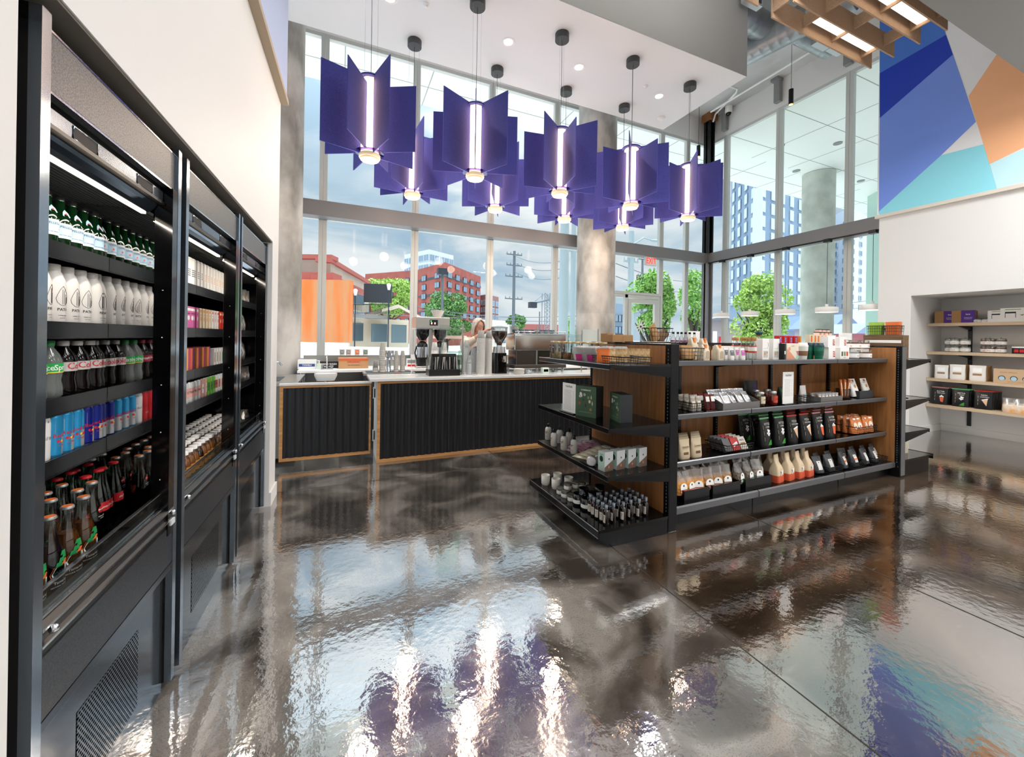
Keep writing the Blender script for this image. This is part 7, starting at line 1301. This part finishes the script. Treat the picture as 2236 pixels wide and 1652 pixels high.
# white disc pendants under the side beam
ws = M('lamp_white', '#e9e6e1', .5)
tr = B(); tr.box(-.012, .012, -3.55, -.05, -.03, 0, black); thing('light_track', 'black lighting track fixed under the side window beam', 'track', (8.34, 7.12, 3.34), 0, None, tr)
b_br = None
for i, (y, n) in enumerate(((6.65, 'farthest'), (5.94, 'fourth'), (5.18, 'third'), (4.43, 'second'), (3.74, 'nearest'))):
    t = thing('disc_pendant', 'white disc pendant under the side window beam, %s from the mural wall' % n if i else 'white disc pendant under the side window beam, farthest from the mural wall', 'pendant lamp', (8.3, y, 1.97), 0, 'white disc pendants')
    b = B(); b.lathe([(.17, 0), (.175, .01), (.175, .085), (.165, .095), (.03, .1)], ws, 28, caps=(0, 1)); b.cyl(0, 0, .1, .15, .025, ws, 14); ob('shade', b, t); b = B(); b.tube([(0, 0, .15), (0, 0, 1.30)], .004, black, 5); ob('cord', b, t); b = B(); b.box(-.05, .05, -.05, .05, 1.30, 1.36, black); ob('track_adapter', b, t)
    b = B(); b.cyl(0, 0, .02, .03, .15, M('pendant_diffuser', '#ffffff', .4, emis=('#fff4e4', 3)), 24); ob('diffuser', b, t)
# ducts
dm = M('galvanised_duct', '#8e9092', .35, .8, noise=(3, '#a9abad'))
def duct(b, p0, p1, r):
    d = Vector(p1)-Vector(p0); n = max(3, int(d.length/.13)); pts, rs = [], []
    for k in range(n+1):
        q = Vector(p0)+d*(k/n); pts.append(q); rs.append(r)
        if k < n: pts.append(q+d.normalized()*.012); rs.append(r*1.012); pts.append(q+d.normalized()*.024); rs.append(r)
    b.tube(pts, rs, dm, 24)
t = thing('air_duct', 'spiral galvanised air duct with elbow under the concrete ceiling', 'duct'); b = B(); duct(b, (3.0, 4.22, 6.72), (6.6, 4.5, 6.72), .2); ob('main_run', b, t); b = B(); duct(b, (6.6, 4.9, 6.62), (6.95, 3.4, 6.62), .24); ob('cross_run', b, t); b = B(); duct(b, (6.95, 4.3, 6.7), (8.0, 4.3, 6.7), .16); ob('branch', b, t)
for p in ((7.8, 4.12, 6.55), (5.6, 4.06, 6.55), (7.4, 4.12, 6.52)):
    b = B(); b.box(p[0]-.17, p[0]+.17, p[1]-.06, p[1]+.04, p[2]-.1, p[2]+.06, M('vent_steel', '#b9bcbd', .4, .5)); g = ob('vent_register', b, t); b = B(); b.box(p[0]-.14, p[0]+.14, p[1]-.065, p[1]-.06, p[2]-.07, p[2]+.03, darkgrey); ob('vent_opening', b, g)
b = B(); b.tube([(5.9, 5.3, 6.9), (6.9, 4.75, 6.9)], .06, M('pipe_dark', '#4c4e50', .5, .5), 12); b.tube([(5.9, 5.6, 6.85), (6.9, 5.05, 6.85)], .05, MATS['pipe_dark'], 12); props(ob('ceiling_pipes', b), 'pair of dark pipes running beside the duct behind the dropped ceiling', 'pipe')
# wooden baffle grid
bw = M('felt_tan', '#b3967c', .8, noise=(60, '#a6886c')); ZB = 5.0
ys = [onz(1902, 150, ZB).y, onz(1951, 125, ZB).y, onz(2006, 95, ZB).y, onz(2063, 64, ZB).y, onz(2063, 64, ZB).y-.245]; x1 = onz(1902, 150, ZB).x; x0 = onz(1690, 35, ZB).x
t = thing('baffle_ceiling_light', 'tan slatted baffle grid with light bars hanging near the mural', 'ceiling light', (0, 0, 0))
for y in ys: b = B(); b.box(x0, x1, y-.008, y+.008, ZB, ZB+.24, bw); ob('slat', b, t)
for i, x in enumerate((x0+.02, x0+.55, x0+1.1, x1-.25)): b = B(); b.box(x-.008, x+.008, ys[-1], ys[0], ZB+.06, ZB+.2, bw); ob('cross_slat', b, t)
lbm = M('light_bar_glow', '#fff6ea', .4, emis=('#fff1de', 3)); hous = M('bar_housing', '#e3d9cd', .5)
for y, a, c in (((ys[0]+ys[1])/2, x0+.55, x1-.25), ((ys[2]+ys[3])/2, x0+.5, x1-.2)):
    b = B(); b.box(a, c, y-.05, y+.05, ZB+.1, ZB+.19, hous); q = ob('light_bar', b, t); b = B(); b.box(a+.01, c-.01, y-.045, y+.045, ZB+.098, ZB+.1, lbm); ob('diffuser', b, q)
b = B()
for x in (x0+.1, x1-.1): b.tube([(x, ys[1], ZB+.2), (x, ys[1], 7.1)], .002, grey, 4); b.tube([(x, ys[3], ZB+.2), (x, ys[3], 7.1)], .002, grey, 4)
ob('hanging_wire', b, t)
p = onz(1655, 14, ZB); t = thing('baffle_ceiling_light', 'tan slat corner of a second baffle grid at the top edge', 'ceiling light', (0, 0, 0)); b = B(); b.box(2.6, p.x, p.y-.008, p.y+.008, ZB, ZB+.24, bw); ob('slat', b, t); b = B(); b.box(2.6, p.x, p.y-.38, p.y-.364, ZB, ZB+.24, bw); ob('slat', b, t); b = B(); b.box(p.x-.3, p.x-.285, p.y-.38, p.y, ZB+.06, ZB+.2, bw); ob('cross_slat', b, t)
# ======================= LIGHT, WORLD, CAMERA =======================
def area(n, loc, sx, sy, e, col=(1, .99, .99), rot=(0, 0, 0)):
    l = bpy.data.lights.new(n, 'AREA'); l.shape = 'RECTANGLE'; l.size = sx; l.size_y = sy; l.energy = e; l.color = col; o = bpy.data.objects.new(n, l); C.objects.link(o); o.location = loc; o.rotation_euler = rot; return o
# linear fill lamps with housings, added out of view to brighten the shop
k = 0
for x, y, z in ((3.4, -.9, 5.2), (3.4, -2.6, 5.2), (4.9, -.9, 5.2), (4.9, -2.6, 5.2), (3.6, .9, 5.2), (3.9, 2.2, 5.2), (6.2, -2.5, 4.45), (6.6, 0.8, 4.45)):
    k += 1; b = B(); b.box(-.6, .6, -.06, .06, 0, .08, hous); t = thing('added_fill_lamp', 'added white linear fill lamp, unseen, hung high over the shop floor', 'ceiling light', (x, y, z), 0, 'added fill lamps out of view'); ob('housing', b, t) if 0 else None
    ob('housing', b, t); q = B(); q.box(-.58, .58, -.05, .05, -.002, 0, lbm); ob('diffuser', q, t); area('fill_lamp_light', (x, y, z-.02), 1.16, .1, 36 if x < 6 else 72); area('fill_lamp_uplight', (x, y, z+.10), 1.16, .1, (75 if y < 2 else 20) if z > 5 else 70, rot=(pi, 0, 0))  # downward fill plus an added uplight that brightens the ceiling
for y0, Lc, _ in CO:
    p = lw(-.083, y0-1.2+Lc/2, 1.836); o = area('cooler_led_light', p, .02, Lc-.16, 1.5, (1, .9, .78)); o.rotation_euler = (0, .25, LR)
w = bpy.data.worlds.new('World'); bpy.context.scene.world = w; w.use_nodes = True; nt = w.node_tree; N = nt.nodes.new; L = nt.links.new; bg = nt.nodes['Background']
tc = N('ShaderNodeTexCoord'); mp = N('ShaderNodeMapping'); mp.inputs['Scale'].default_value = (1.3, 1.3, 4.2); L(tc.outputs['Generated'], mp.inputs[0])
n = N('ShaderNodeTexNoise'); n.inputs['Scale'].default_value = 2.3; n.inputs['Detail'].default_value = 9; n.inputs['Distortion'].default_value = .4; n.inputs['Roughness'].default_value = .52; L(mp.outputs[0], n.inputs[0])
r = N('ShaderNodeValToRGB'); e = r.color_ramp.elements; e[0].position = .34; e[0].color = lin('#a6bfd4'); e[1].position = .66; e[1].color = lin('#f1f3f5')
for q, c in ((.44, '#b9cddd'), (.5, '#cfdbe4'), (.57, '#e4e9ee')): x = e.new(q); x.color = lin(c)
L(n.outputs['Fac'], r.inputs[0]); L(r.outputs[0], bg.inputs[0]); 
sp = N('ShaderNodeSeparateXYZ'); L(tc.outputs['Generated'], sp.inputs[0]); m1 = N('ShaderNodeMath'); m1.operation = 'MAXIMUM'; m1.inputs[1].default_value = 0; L(sp.outputs[2], m1.inputs[0])
m2 = N('ShaderNodeMath'); m2.operation = 'POWER'; m2.inputs[1].default_value = 4.5; L(m1.outputs[0], m2.inputs[0]); m3 = N('ShaderNodeMath'); m3.operation = 'MULTIPLY_ADD'; m3.inputs[1].default_value = 11; m3.inputs[2].default_value = .74; L(m2.outputs[0], m3.inputs[0]); L(m3.outputs[0], bg.inputs[1])
cam = bpy.data.cameras.new('camera'); co = bpy.data.objects.new('camera', cam); C.objects.link(co); bpy.context.scene.camera = co
cam.sensor_width = 36; cam.lens = F/2236*36; cam.shift_y = -(826-PY)/2236; cam.clip_start = .05; cam.clip_end = 1000
co.location = (0, 0, H); co.matrix_world = Matrix.Translation((0, 0, H)) @ Matrix.Rotation(-YAW, 4, 'Z') @ Matrix.Rotation(pi/2, 4, 'X') @ Matrix.Rotation(TH, 4, 'Z')
sc = bpy.context.scene; sc.view_settings.view_transform = 'Standard'; sc.view_settings.look = 'None'; sc.view_settings.gamma = 1; sc.view_settings.exposure = .5; sc.view_settings.use_curve_mapping = False
try:
    sc.cycles.use_denoising = True; sc.cycles.max_bounces = 7; sc.cycles.use_adaptive_sampling = True; sc.cycles.adaptive_threshold = .025; sc.cycles.transparent_max_bounces = 24; sc.cycles.sample_clamp_indirect = 6
except Exception: pass
